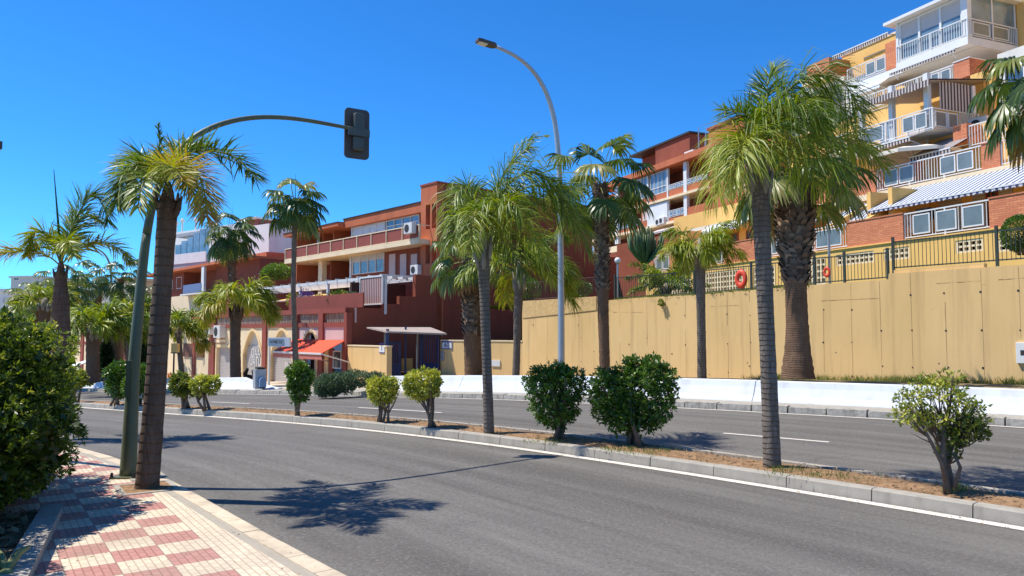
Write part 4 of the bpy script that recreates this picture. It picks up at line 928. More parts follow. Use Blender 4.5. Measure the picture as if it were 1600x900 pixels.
# grass tufts at wall foot and fence foot, dry litter
def tufts(name, pts, label, rng, n=9, h=.22, mat='grass', kind='stuff', lw=.012):
    lv = LV(); P = np.repeat(np.array(pts), n, 0)+rng.normal(0, .06, (len(pts)*n, 3))*np.array([1, 1, 0]); k = len(P)
    D_ = nrm(rng.normal(0, .35, (k, 3))+np.array([0, 0, 1.])); s = nrm(np.cross(D_, rng.normal(0, 1, (k, 3)))); V, Q = blades(P, D_, s, h*rng.uniform(.5, 1.3, k), np.full(k, lw), np.full(k, .5), np.zeros(3), (1, .9, .6, .1)); lv.add(V, Q, np.repeat(np.clip(rng.normal(.55, .2, k), 0, 1), 8))
    o = lv.build(name, M[mat]); tag(o, label, 'grass', kind=kind); return o
rng = np.random.default_rng(5)
pts = []
for k in range(520):
    x = rng.choice([rng.uniform(1215, 1275), rng.uniform(1395, 1460), rng.uniform(1460, 1640), rng.uniform(1280, 1400), rng.uniform(1215,1275)]); p = wall_at(x, 595)+WN*abs(rng.normal(.25, .25 if x > 1280 else .9))
    pts.append((p.x, p.y, wfz((p.x, p.y))-.03))
tufts('grass', pts, 'wild grass growing along the foot of the ochre wall', rng, 9, .24, lw=.016)
pts = []
for k in range(420):
    x = rng.uniform(955, 1265); p = wall_at(x, 455)-WN*rng.uniform(.03, .3); pts.append((p.x, p.y, wt(x)-.02))
tufts('grass', pts, 'thin grass along the top of the ochre wall', rng, 8, .12, lw=.02)
# litter on the median soil
def scatter_leaves(name, line, d0, d1, z, n, size, label, rng, mat='litter', s0=0, s1=None):
    s = np.r_[0, np.cumsum(np.linalg.norm(np.diff(line, axis=0), axis=1))]; t = rng.uniform(s0, s1 or s[-1], n); T = np.gradient(line, axis=0); T = nrm(T)
    p = np.stack([np.interp(t, s, line[:, 0]), np.interp(t, s, line[:, 1])], 1); d = np.stack([np.interp(t, s, T[:, 1]), -np.interp(t, s, T[:, 0])], 1); p = p+d*rng.uniform(d0, d1, n)[:, None]
    zz = np.array([g(*q) for q in p])+z+rng.uniform(.0, .02, n); P = np.column_stack([p, zz]); D_ = nrm(rng.normal(0, 1, (n, 3))*np.array([1, 1, .35])); s_ = nrm(np.cross(D_, np.array([0, 0, 1.])+rng.normal(0, .4, (n, 3)))); l = (size*rng.uniform(.4, 1.6, n))[:, None]
    V = np.stack([P, P+D_*l*.5+s_*l*.22, P+D_*l, P+D_*l*.5-s_*l*.22], 1).reshape(-1, 3); lv = LV(); lv.add(V, np.arange(n*4).reshape(n, 4), np.repeat(rng.uniform(0, 1, n), 4)); o = lv.build(name, M[mat]); tag(o, label, 'leaf litter', kind='stuff')
scatter_leaves('leaf_litter', M1, .17, .97, .135, 8000, .032, 'dry leaves and crumbs scattered over the soil of the median', rng, s0=3, s1=34)
scatter_leaves('leaf_litter', M1, -.30, -.02, .0, 5000, .014, 'grit and crumbs gathered in the gutter along the median kerb', rng, s0=3, s1=30)
scatter_leaves('leaf_litter', K1, -2.6, -.1, .13, 700, .022, 'scattered dry leaf bits on the chequered pavement', rng, s0=5, s1=20)
# weeds on the median
pts = []
for xx, yy, sx in ((1240,735,60),(1300,745,90),(1020,705,50),(960,704,40),(1495,765,20),(860,690,30)):
    for k in range(26):
        p = ground(xx+rng.normal(0, sx*.5), yy+rng.normal(0, 3), .14); pts.append((p.x, p.y, p.z))
tufts('grass', pts, 'sparse weeds and straw among the median soil', rng, 6, .06, lw=.008)
# ---------------------------------------------------------------- hedge in the foreground
rng = np.random.default_rng(90); root = empty('hedge', (-5.3, 6.5, .13), 0, 'large leafy green hedge filling the left foreground beside the pavement', 'hedge')
HL = [(-5.40,7.2,.95,1.0,1.4,.98),(-5.15,6.4,.80,.92,1.1,.85),(-4.9,5.2,1.25,.92,1.1,.82),(-5.9,5.9,1.3,1.1,1.4,.80),(-4.6,4.6,.85,.72,.8,.6),(-6.0,7.8,1.1,1.0,1.4,.85),(-5.1,6.0,.55,.78,1.1,.45),(-6.0,8.5,.85,.85,1.0,.85),(-5.35,7.4,.45,.85,1.1,.42),(-4.80,7.0,.72,.74,.8,.56),(-5.15,7.4,1.3,.78,.9,.62)]
HL = [(a+5.3, b_-6.5, c_+.0, d_, e_, f_) for a, b_, c_, d_, e_, f_ in HL]
lv = LV(); foliage(lv, rng, HL, 95000, .058, shell=.80, bumps=.10, tint=.5, tv=.17, aspect=.32, clump=9); foliage(lv, rng, [l[:3]+(l[3]*.86, l[4]*.86, l[5]*.88) for l in HL], 26000, .12, shell=.6, bumps=.05, tint=.2, tv=.1, aspect=.5, clump=6)  # second set: inner leaves tinted dark as the hedge's shaded inside
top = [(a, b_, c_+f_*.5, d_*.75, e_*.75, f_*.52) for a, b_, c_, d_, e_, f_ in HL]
foliage(lv, rng, top, 30000, .05, shell=.8, bumps=.12, tint=.78, tv=.16, aspect=.3, clump=9)  # upper leaves tinted lighter, sunlight from above put into their colour
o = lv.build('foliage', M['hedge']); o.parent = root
mb = MB()
for k in range(70):
    l = HL[rng.integers(len(HL))]; e = Vector((l[0]+rng.normal(0, .4)*l[3], l[1]+rng.normal(0, .4)*l[4], l[2]+rng.normal(0, .35)*l[5])); b_ = Vector((rng.uniform(-.9, .3), rng.uniform(-2.2, 2.2), .03))
    mb.tube([b_, b_.lerp(e, .5)+Vector((rng.normal(0, .08), rng.normal(0, .08), 0)), e], [.022, .015, .005], 5)
mb.build('stem', M['twig'], root, True)
# bed with its kerb
kb = [ground(x, y, .2) for x, y in ((20,950),(45,900),(66,858),(88,812))]; d_ = (kb[-1]-kb[0]).normalized()
A = np.array([tuple(kb[0]-d_*3)[:2], tuple(kb[0])[:2], tuple(kb[-1])[:2], tuple(kb[-1]+d_*.5)[:2]]); A = resample(A, 30)
sweep('bed_kerb', A, [(0, .1), (0, .235), (.015, .245), (-.16, .245), (-.17, .235), (-.17, .1)], M['concrete'], 1.0, .006)
strip('bed_soil', offs(A, -.17), offs(A, -3.2), .19, M['soil'], 3)
scatter_leaves('leaf_litter', A, -1.6, -.2, .2, 5000, .07, 'brown fallen leaves and twigs on the bed under the hedge', rng)
# palm debris strap lying in the bed
mb = MB(); 
for q in ((( -3,905,.02),(18,880,.08),(32,862,.14),(48,853,.17)),((-20,850,.05),(0,868,.07),(14,895,.05))):
    pts = [ground(x, y, .2+h) for x, y, h in q]; mb.tube(pts, [.02,.03,.028,.01][:len(pts)], 5)
tag(mb.build('fallen_palm_stalk', M['petiole'], smooth=True), 'pale dry palm stalks lying on the bed at the bottom left corner', 'palm debris')
# euphorbia (tall cactus) : many upright ribbed arms
b = at(1008, 412, 38.); m = pxs(38.); rng = np.random.default_rng(97); mb = MB()
for k in range(46):
    a = rng.uniform(-1, 1); dy = rng.uniform(-.7, .7); h = (56-14*a*a)*rng.uniform(.78, 1.06); xo = a*27
    pts = [Vector((xo*.12*m, dy*.1, 0)), Vector((xo*.55*m, dy*.4, h*m*.28)), Vector((xo*.95*m, dy*.8, h*m*.6)), Vector((xo*m*1.05, dy, h*m))]
    s_ = [pts[0], pts[0].lerp(pts[1], .5), pts[1], pts[2], pts[3]]
    mb.tube(s_, [.06,.075,.085,.085,.04], 5)
root = empty('tall_cactus', tuple(b), 0, 'tall many-armed green cactus in front of the oxblood garden wall', 'cactus')
mb.build('arm_cluster', plain('cactus_skin', (.055, .10, .03), .6, .25, 4), root, True); MB().tube([(0,0,-.8),(0,0,.1)], [.14,.1], 8).build('stem', M['twig'], root)
# ---------------------------------------------------------------- buildings
class Frame:
    def __init__(s, o, uv):
        s.o = Vector((o[0], o[1], 0)); s.u = Vector((uv[0], uv[1], 0)).normalized(); s.w = Vector((-s.u.y, s.u.x, 0))
        s.ang = math.atan2(s.u.y, s.u.x)
    def uz(s, x, y, w=0.):
        r = ray(x, y); k = (w+s.o.dot(s.w))/r.dot(s.w); p = r*k; p.z += HC
        return (p-s.o).dot(s.u), p.z
    def U(s, x, w=0., y=520): return s.uz(x, y, w)[0]
    def Z(s, x, y, w=0.): return s.uz(x, y, w)[1]
    def root(s, name, label, cat='building', group=None): return empty(name, tuple(s.o), s.ang, label, cat, group)
def box(*a): return MB().box(*a)
SPLIT = {'dividing_wall','roller_shutter','corner_post','recess_jamb','pillar','post','roof_block','wall','enclosure','side_mullion','end_pier','rear_mass','shop_front','lower_wall','gate_post','wall_panel','brick_face'}
def part(name, mat, root, *boxes, **kw):
    if name in SPLIT and len(boxes) > 1:
        return [part(name, mat, root, b, **kw) for b in boxes][0]
    mb = MB()
    for b in boxes: mb.box(*b)
    return mb.build(name, M[mat], root, **kw)
def window(root, u0, u1, z0, z1, w, mat='glassb', frame='white', n=2, depth=.08, fr=.06, transom=None, blind=None):
    """frame with mullions, panes set back"""
    f = MB(); f.box(u0, u1, w-.02, w+depth, z0, z0+fr); f.box(u0, u1, w-.02, w+depth, z1-fr, z1)
    for i in range(n+1):
        c = u0+(u1-u0)*i/n; c = min(max(c, u0+fr/2), u1-fr/2); f.box(c-fr/2, c+fr/2, w-.021, w+depth-.002, z0+fr, z1-fr)
    if transom:
        zt = z0+(z1-z0)*transom; f.box(u0+fr, u1-fr, w-.018, w+depth-.006, zt-fr/2, zt+fr/2)
    o = f.build('window', M[frame], root)
    MB().box(u0+.01, u1-.01, w+depth*.5, w+depth*.5+.02, z0+.01, z1-.01).build('pane', M[mat], o)
    if blind:
        q = MB().box(u0+.02, u1-.02, w+depth*.5-.012, w+depth*.5-.003, z0+(z1-z0)*(1-blind), z1-.02).build('blind', M['shutter'], o)
    return o
def railing(root, u0, u1, z, w, h=1.0, mat='metalw', pitch=.13, panels=(), pmat='frost', side=None, name='railing'):
    """bars with framed panels; panels: (ua,ub) spans. side: rail runs along w from w to side at u0"""
    m = MB(); thin = .022
    def bx_(a, b, c, d, e, f):
        if side is None: m.box(a, b, w+c, w+d, e, f)
        else: m.box(side[0]+c, side[0]+d, a, b, e, f)
    bx_(u0, u1, -.025, .025, z+h-.05, z+h); bx_(u0, u1, -.02, .02, z+.06, z+.10)
    n = max(1, int((u1-u0)/pitch))
    for i in range(n+1):
        c = u0+(u1-u0)*i/n
        if any(a-.02 < c < b+.02 for a, b in panels): continue
        bx_(c-thin/2, c+thin/2, -.012, .012, z+.10, z+h-.05)
    for c in np.linspace(u0, u1, max(2, int((u1-u0)/1.6)+1)): bx_(c-.025, c+.025, -.024, .024, z, z+h-.002)
    o = m.build(name, M[mat], root)
    for a, b in panels:
        f = MB()
        def fb(p, q, r_, s_):
            if side is None: f.box(p, q, w-.035, w-.005, r_, s_)
            else: f.box(side[0]-.035, side[0]-.005, p, q, r_, s_)
        zz0, zz1 = z+.16, z+h-.12
        fb(a, a+.05, zz0, zz1); fb(b-.05, b, zz0, zz1); fb(a+.05, b-.05, zz0, zz0+.05); fb(a+.05, b-.05, zz1-.05, zz1)
        g_ = f.build('panel_frame', M['metalw'], root)
        p_ = MB(); p_.box(a+.05, b-.05, w-.025, w-.015, zz0+.05, zz1-.05) if side is None else p_.box(side[0]-.025, side[0]-.015, a+.05, b-.05, zz0+.05, zz1-.05)
        p_.build('privacy_panel', M[pmat], g_)
    return o
def acunit(root, u, w, z, s=1., name='air_conditioner'):
    o = MB().box(u-.42*s, u+.42*s, w-.32*s, w, z, z+.62*s).build(name, M['acw'], root, bevel=.02)
    m = MB(); m.lathe((0, 0, 0), [(.23*s, 0), (.23*s, .012)], 14)
    m.v = [(u-.1*s+a, w-.32*s-.003-c, z+.31*s+b_) for a, b_, c in m.v]; m.build('fan_grille', M['ink'], o)
def awning(root, u0, u1, w0, z0, out, drop, mat='awn', val=.18, name='awning', wmat='awn'):
    m = MB(); w1 = w0-out; z1 = z0-drop; t = .03
    m.add([(u0, w0, z0), (u1, w0, z0), (u1, w1, z1), (u0, w1, z1), (u0, w0, z0-t), (u1, w0, z0-t), (u1, w1, z1-t), (u0, w1, z1-t)], [(0,1,2,3),(7,6,5,4),(0,4,5,1),(1,5,6,2),(2,6,7,3),(3,7,4,0)])
    if val:      # scalloped valance
        n = max(4, int((u1-u0)/.17))
        for i in range(n):
            a = u0+(u1-u0)*i/n; b = u0+(u1-u0)*(i+1)/n; m.add([(a, w1-.012, z1-t), (b, w1-.012, z1-t), (b, w1-.012, z1-t-val*.7), ((a+b)/2, w1-.012, z1-t-val), (a, w1-.012, z1-t-val*.7)], [(0,1,2,3,4)])
    o = m.build(name, M[mat], root)
    f = MB(); f.bar((u0, w1, z1-.01), (u1, w1, z1-.01), .06); f.bar((u0+.25, w0, z0-.5), (u0+.25, w1, z1-.03), .035); f.bar((u1-.25, w0, z0-.5), (u1-.25, w1, z1-.03), .035); f.build('awning_arm', M['metalw'], o)
    return o
# ================= right: terraced yellow apartment block
R_ = Frame((15.93, 26.7), (.376, -.927))
bR = R_.root('apartment_building', 'terraced yellow apartment block with orange brick parapets and striped awnings')
U = R_.U; UE = U(1900)
uL = U(1010)
# ground storey below level 1
zf1 = R_.Z(1551, 358, 0); z1 = zf1+1.05
part('wall', 'yellow', bR, (uL, UE, .0, .25, zf1-.22, zf1-.02), (uL, UE, .25, 3, 3.2, 3.3))
def lattice(root, x0, x1, y0, y1, w, pitch=.24, thick=.075):
    u0, u1 = U(x0, w), U(x1, w); z0 = R_.Z((x0+x1)/2, y1, w); zt = R_.Z((x0+x1)/2, y0, w); m = MB()
    n = max(2, int((u1-u0)/pitch)); k = max(2, int((zt-z0)/pitch))
    for i in range(n+1):
        c = u0+(u1-u0)*i/n; m.box(c-thick/2, c+thick/2, w, w+.12, z0, zt)
    for j in range(k+1):
        c = z0+(zt-z0)*j/k; m.box(u0-thick/2+.001, u1+thick/2-.001, w+.002, w+.118, c-thick/2, c+thick/2)
    m.build('breeze_block_screen', M['cream'], root)
    return u0, u1, z0, zt
lat = [(1028,1080,432,462), (1100,1166,424,456), (1180,1212,418,452), (1264,1292,404,444)]
lat2 = [(1311,1368,396,411), (1386,1424,388,404), (1500,1540,375,392), (1566,1640,371,388)]
segs = []
for L4 in lat: segs.append(lattice(bR, *L4, .02))
for L4 in lat2: segs.append(lattice(bR, *L4, .02, .22, .07))
segs.sort(); mb = MB(); cur = uL
for u0, u1, z0, zt in segs:
    mb.box(cur, u0-.04, 0, .25, 3.0, zf1-.221)
    mb.box(u0-.04, u1+.04, 0, .25, min(zt+.04, zf1-.23), zf1-.221)
    if z0-.04 > 3.05: mb.box(u0-.04, u1+.04, 0, .25, 3.0, z0-.04)
    cur = u1+.04
mb.box(cur, UE, 0, .25, 3.0, zf1-.221); mb.build('wall', M['yellow'], bR)
part('undercroft', 'dark', bR, (uL, UE, 1.6, 1.7, 3.0, zf1-.1))  # near-black sheet, painted darkness behind the pierced screens
part('floor_slab', 'yellow', bR, (uL-.02, UE, -.06, 3.3, zf1-.02, zf1+.03))
# level 1 parapets and railings
def lvl(items, w, zf, h, yref=None):
    for kind, xa, xb, *pp in items:
        a, b = U(xa, w), U(xb, w)
        if kind == 'b':
            o = part('parapet', 'brick', bR, (a, b, w, w+.2, zf+.03, zf+h)); part('coping', 'brick', o, (a-.01, b+.01, w-.03, w+.23, zf+h, zf+h+.05))
        else:
            railing(bR, a, b, zf+.03, w+.08, h-.02, panels=[(U(p, w), U(q, w)) for p, q in pp])
lvl([('b',1009,1021),('r',1022,1047,(1025,1035),(1036,1045.5)),('b',1047.5,1075),('r',1076,1133,(1080,1092),(1097,1111),(1114,1129)),('b',1133.5,1204),
     ('r',1205,1226,(1207,1216),(1217,1225)),('b',1226.5,1270),('r',1271,1327,(1277,1317)),('b',1327.5,1416),('r',1416.5,1552,(1430,1457),(1467,1499),(1508.5,1542)),('b',1552.5,1780)], 0, zf1, 1.05)
# level 1 rooms behind the terrace
w1 = 3.3; z1c = zf1+2.75
part('wall', 'yellow', bR, (uL, UE, w1, w1+.3, zf1+.03, z1c-.01))
part('dividing_wall', 'yellow', bR, *[(U(x, w1)-.1, U(x, w1)+.1, 1.2, w1, zf1+.03, z1c-.3) for x in (1120, 1258, 1420, 1455)])
mb = MB()
for x in (1372, 1433): a = U(x, w1); mb.prism([(a-.09, .25, zf1+1.05), (a-.09, w1-.02, z1c-.3), (a-.09, w1-.02, zf1+.05), (a-.09, .25, zf1+.05)], (.18, 0, 0)); mb.build('sloping_wall', M['yellow'], bR); mb = MB()
a = U(1078, 1.2); mb.prism([(a-.09, .25, zf1+1.05), (a-.09, w1-.02, z1c-.1), (a-.09, w1-.02, zf1+.05), (a-.09, .25, zf1+.05)], (.18, 0, 0)); mb.build('sloping_wall', M['yellow'], bR)
part('roller_shutter', 'roll', bR, *[(U(a, w1), U(b, w1), w1-.05, w1-.01, zf1+.05, zf1+2.25) for a, b in ((1474,1510),(1528,1549),(1570,1592),(1300,1327))])
for a, b in ((1550,1568),(1139,1157),(1170,1190),(1222,1245),(1344,1362)): window(bR, U(a, w1), U(b, w1), zf1+.05, zf1+2.2, w1-.06, 'glass', 'trim', 2)
part('brick_face', 'brick', bR, (U(1278, w1), U(1342, w1), w1-.04, w1-.004, zf1+.03, zf1+1.9))
acunit(bR, U(1430, 2.2), 2.2, zf1+.65); part('bracket', 'white', bR, (U(1430,2.2)-.5, U(1430,2.2)+.5, 1.9, 2.3, zf1+.58, zf1+.64))
# bits of terrace furniture
part('barbecue', 'dark', bR, (U(1440, 1.), U(1460, 1.), .9, 1.5, zf1+.9, zf1+1.3))
# level 2
zf2 = R_.Z(1540, 224.5, w1)-1.03
part('floor_slab', 'cream', bR, (U(1255, w1), UE, w1-.12, w1+2.6, zf2-.28, zf2)); part('ceiling', 'offw', bR, (uL, U(1255, w1)-.01, w1-.1, w1+2.6, z1c, z1c+.2))
lvl([('b',1262,1375),('r',1376,1543,(1387.5,1409),(1411,1433.5),(1476,1500.5),(1503,1529)),('b',1543.5,1573),('r',1573.5,1800,(1592,1640))], w1, zf2, 1.03)
aw = awning(bR, U(1421, w1-.15), UE, w1-.15, zf2-.16, 2.2, 1.05, val=.12)
aw = awning(bR, U(1335, w1-.15), U(1402, w1-.15), w1-.15, zf2-.42, 1.5, .95, val=.42)
aw = awning(bR, U(1266, w1-.15), U(1312, w1-.15), w1-.15, zf2-.42, 1.2, .6, val=.1)
awning(bR, U(1110, w1-.15), U(1178, w1-.15), w1-.15, z1c+.1, .9, .5, val=.1, mat='white')
w2 = 5.9; part('wall', 'yellow', bR, (U(1215, w2), UE, w2+.01, w2+.3, zf2, zf2+2.7))
part('terrace_room', 'brick', bR, (U(1380, w2), U(1452, w2), w2-.05, w2, zf2, zf2+1.7))
aw = awning(bR, U(1478, w2-.05), U(1545, w2-.05), w2-.05, zf2+2.35, 1.9, .95, mat='awnb', val=.28)
part('post', 'metalw', bR, (U(1468, w2)-.03, U(1468, w2)+.03, w2-.4, w2-.34, zf2, zf2+2.6))
# level 3: projecting white balcony
w3 = 4.3; w3b = 7.4; zf3 = R_.Z(1467, 162.5, w3)-1.02; uC = U(1467, w3)
zs = R_.Z(1467, 199, w3)
part('balcony_slab', 'white', bR, (U(1240, w3), uC, w3, w3+2.9, zs, zf3+.02))
railing(bR, U(1300, w3), uC, zf3+.03, w3+.06, .98, panels=[(U(1419.5, w3), U(1437.5, w3)), (U(1439.5, w3), U(1458, w3)), (U(1361, w3), U(1388, w3))])
railing(bR, w3+.1, w3b-.1, zf3+.03, 0, .98, side=(uC-.05,), panels=[(w3+.3, w3+1.0), (w3+1.1, w3+1.7)], pmat='frost')
acunit(bR, uC+.22, w3b-.2, zf3+.1, 1.05)
for x in (1356, 1404, 1461): a = U(x, w3+.3); part('post', 'metalw', bR, (a-.11, a+.11, w3+.2, w3+.42, zf3+.03, zf3+2.65))
part('wall', 'yellow', bR, (U(1230, w3b), uC+.2, w3b+.6, w3b+.9, zf3, zf3+3.0))
window(bR, U(1415, w3b), U(1452, w3b), zf3+.1, zf3+2.1, w3b+.5, 'shutter', 'white', 2); window(bR, U(1372, w3b), U(1392, w3b), zf3+.1, zf3+2.2, w3b+.5, 'glassb', 'white', 2)
part('brick_face', 'brick', bR, (U(1362, w3b), U(1402, w3b), w3b+.40, w3b+.58, zf3, zf3+.9))
a, b = U(1352, w3-.3), U(1466, w3-.3); zt = R_.Z(1466, 118, w3-.3)
m = MB(); m.add([(a, w3b+.5, zt+.5), (b, w3b+.5, zt+.5), (b, w3-.3, zt), (a, w3-.3, zt), (a, w3b+.5, zt+.44), (b, w3b+.5, zt+.44), (b, w3-.3, zt-.06), (a, w3-.3, zt-.06)], [(0,1,2,3),(7,6,5,4),(0,4,5,1),(1,5,6,2),(2,6,7,3),(3,7,4,0)])
n = int((b-a)/.2)
for i in range(n): p, q = a+(b-a)*i/n, a+(b-a)*(i+1)/n; m.add([(p, w3-.31, zt-.06), (q, w3-.31, zt-.06), (q, w3-.31, zt-.26), ((p+q)/2, w3-.31, zt-.32), (p, w3-.31, zt-.26)], [(0,1,2,3,4)])
m.build('pergola_canopy', M['awnb'], bR)
part('side_curtain', 'awnc', bR, (uC-.02, uC+.01, w3+.55, w3b-.6, zf3+1.0, zt+.1))
part('post', 'metalw', bR, (uC-.06, uC+.05, w3b-.55, w3b-.35, zf3+1., zt+.1))
# rolled awning under the level 3 slab and over the umbrella
awning(bR, U(1330, w3-.02), U(1455, w3-.02), w3-.02, zs-.02, .9, .30, mat='awnb', val=.22)
# block with the lit corner: levels 2-4 right of the balcony
uK = U(1521, w3b); ws = w3b+.4
zt4 = R_.Z(1521, 88, ws); zb4 = R_.Z(1521, 116, ws)
part('wall', 'yellow', bR, (uC-.1, uK, ws, ws+.3, zf3-.3, zb4), (uC-.1, uK, w3+2.9, ws, zf3-.31, zf3-.05)); 
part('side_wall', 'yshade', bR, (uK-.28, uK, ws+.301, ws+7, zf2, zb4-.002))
o = part('parapet', 'brick', bR, (U(1505, ws), uK, ws-.02, ws+.2, zb4+.002, zt4), (uK-.2, uK-.001, ws+.2, ws+7, zb4+.003, zt4))
part('coping', 'metalw', o, (U(1505, ws)-.02, uK+.03, ws-.05, ws+.23, zt4, zt4+.05), (uK-.23, uK+.03, ws+.23, ws+7, zt4, zt4+.05))
part('floor_slab', 'offw', bR, (U(1240, ws), uK-.01, ws+.32, ws+6, zb4-.2, zb4))
railing(bR, U(1340, ws), U(1504, ws), zb4+.0, ws+.1, zt4-zb4, panels=[(U(1466, ws), U(1479, ws)), (U(1482, ws), U(1498, ws))])
# brick pier and rail seen behind, right of the balcony
xx = 5.0; part('parapet', 'brick', bR, (U(1500, xx), U(1522, xx), xx, xx+.25, R_.Z(1510, 222, xx), R_.Z(1510, 192, xx)), (U(1522, xx), U(1522,xx)+.02, xx+.25, xx+2, R_.Z(1510, 222, xx), R_.Z(1510, 192, xx)))
railing(bR, U(1523, xx), UE, R_.Z(1540, 205, xx)-.5, xx+.1, .95)
# level 4 rooms
w4 = 11.6; zf4 = zb4
part('wall', 'offw', bR, (U(1250, w4), U(1521, w4), w4-.1, w4+.2, zf4, zf4+3.6))
m = MB(); ca = U(1400, w4-1.2); 
pts = [(ca+1.7*math.cos(t)-.0, w4-1.2, zf4+.5+1.35*math.sin(t)) for t in np.linspace(0, math.pi, 14)]
m.prism(pts, (0, 1.0, 0)); m.build('arched_wall', M['yellow'], bR)
# penthouse with glazed gallery
w5 = 9.6; uP = U(1529, w5); uQ = U(1414, w5)
zA = R_.Z(1529, 62, w5); zB = R_.Z(1529, 49, w5); zr = R_.Z(1474, 4, w5)
part('balcony_slab', 'white', bR, (U(1330, w5+.5), uQ-.05, w5+.5, w5+5, zA, zB-.02), (uQ-.05, uP, w5, w5+5, zA, zB))
part('soffit', 'offw', bR, (U(1330, w5+.5), uP-.05, w5+.55, w5+5, zA-.06, zA-.002))
part('roof', 'metalw', bR, (uQ-.5, uP+.3, w5-.35, w5+6, zr, zr+.16))
window(bR, uQ+.1, uP-.3, zB+.02, zr-.02, w5+.12, 'glassb', 'metalw', 3, .1, .12, blind=.42)
part('corner_post', 'metalw', bR, (uP-.34, uP-.02, w5+.05, w5+.35, zB, zr-.001), (uQ-.05, uQ+.1, w5+.05, w5+.3, zB, zr-.001))
part('side_glazing', 'glassb', bR, (uP-.12, uP-.08, w5+.4, w5+3.6, zB+.02, zr-.02)); part('side_mullion', 'metalw', bR, *[(uP-.15, uP-.05, w5+q-.05, w5+q+.05, zB+.02, zr-.02) for q in (1.9, 3.6)])
railing(bR, uQ, uP-.02, zB, w5+.03, .92, pitch=.14); railing(bR, w5+.06, w5+3.6, zB, 0, .92, side=(uP-.0,), panels=[(w5+.4, w5+1.6), (w5+1.8, w5+3.0)])
part('wall', 'yellow', bR, (U(1560, w5+3.6), UE, w5+3.7, w5+4, zA-1.5, zr+3), (uQ, uP-.4, w5+3.2, w5+3.5, zB, zr-.01))
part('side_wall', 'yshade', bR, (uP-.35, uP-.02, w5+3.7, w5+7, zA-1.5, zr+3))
# level 5 left of the penthouse
w5b = w5+.5; zB2 = zB
railing(bR, U(1334, w5b), U(1396, w5b), zB2, w5b+.06, 1.0, panels=[(U(1364, w5b), U(1379, w5b)), (U(1380.5, w5b), U(1395.5, w5b))])
o = part('parapet', 'brick', bR, (U(1396.5, w5b), uQ-.06, w5b, w5b+1.2, zB2, zB2+1.55))
wq = w5b+2.6; zR = R_.Z(1410, 48, wq); part('wall', 'yellow', bR, (U(1327, wq), uQ+.2, wq, wq+.3, zB2-.02, zR)); part('coping', 'cream', bR, (U(1326, wq), uQ+.22, wq-.06, wq+.36, zR, zR+.12)); part('room_mass', 'yellow', bR, (U(1327, wq), uQ+.2, wq+.31, wq+6, zB2-2, zR-.1))
awning(bR, U(1318, w5b+.4), U(1408, w5b+.4), w5b+1.6, zB2+2.9, 1.5, .7, mat='awnb', val=.25); awning(bR, U(1350, w5b+.6), U(1410, w5b+.6), w5b+2.4, zB2+2.25, 1.2, .45, mat='yellow', val=.2)
awning(bR, U(1346, w5b), U(1401, w5b), w5b-.01, zA-.0, .7, .45, mat='white', val=.2); awning(bR, U(1410, w5), uP-.4, w5-.01, zA-.02, .35, .12, mat='awnb', val=.16)
wz = 11; zt6 = R_.Z(1306, 84, wz); part('brick_block', 'brick', bR, (U(1270, wz), U(1306, wz), wz, wz+5, zt6-1.1, zt6)); part('eave', 'cream', bR, (U(1268, wz), U(1308, wz), wz-.3, wz+5, zt6-1.35, zt6-1.11)); part('wall', 'offw', bR, (U(1240, wz+.5), U(1330, wz+.5), wz+.5, wz+4.9, zA-3.5, zt6-1.36))
# backing volumes so that nothing is hollow
part('rear_mass', 'yellow', bR, (U(1262, w1+2.7), UE, w2+.32, w2+12, 3, zf2+2.6)); part('rear_mass', 'yellow', bR, (U(1335, 9), uK-.3, ws+1.0, ws+12, zf2+2.6, zb4-.22), (uK-.29, UE, ws+7.1, ws+14, zf2, zr+2.9))
part('left_wing', 'offw', bR, (U(1075, w1), U(1262, w1), w1+.31, w1+6, 3, z1c-.02)); part('left_wing_upper', 'yellow', bR, (U(1055, 5), U(1215, 5), 5, 9, z1c+.2, z1c+1.6))
bay = U(1575, 6.2); part('bay_wall', 'offw', bR, (bay, UE, 6.2, 6.5, zf2+1.2, zf3+3)); window(bR, bay+.3, bay+2, zf3+.6, zf3+2.4, 6.12, 'glass', 'white', 2)
mb = MB(); a = U(1345, w3-.4); mb.tube([(a, w3-.4, zf2+.2), (a, w3-.4, zf3+2.0), (a-.02, w3-.3, zf3+2.15), (a+.4, w3-.2, zf3+2.25)], .03, 6); mb.build('downpipe', M['galv'], bR, True)
# umbrella on the level 2 terrace
wu = w1+1.3; uu, zz = R_.uz(1426, 224, wu); pu = R_.o+R_.u*uu+R_.w*wu; zt = R_.Z(1426, 224, wu)
um = empty('patio_umbrella', (pu.x, pu.y, zf2), R_.ang, 'open cream patio umbrella standing on a terrace of the yellow block', 'umbrella')
m = MB(); rr = 1.95; hh = zt-zf2
for k in range(8):
    a0 = math.pi/8+k*math.pi/4; a1 = a0+math.pi/4; p, q = Vector((rr*math.cos(a0), rr*math.sin(a0), hh-.55)), Vector((rr*math.cos(a1), rr*math.sin(a1), hh-.55)); t_ = Vector((0, 0, hh))
    m.add([t_, p, q], [(0, 1, 2)]); m.add([p, q, q-Vector((0,0,.16)), p-Vector((0,0,.16))], [(0,1,2,3)])
m.build('canopy', M['umb'], um); MB().tube([(0,0,0),(0,0,hh-.02)], .03, 8).build('pole', M['galv'], um)
m = MB()
for k in range(8): a0 = math.pi/8+k*math.pi/4; m.bar((0, 0, hh-.75), (rr*.6*math.cos(a0), rr*.6*math.sin(a0), hh-.42), .02)
m.build('strut', M['galv'], um)
part('base', 'concrete', um, (-.25, .25, -.25, .25, 0, .08))
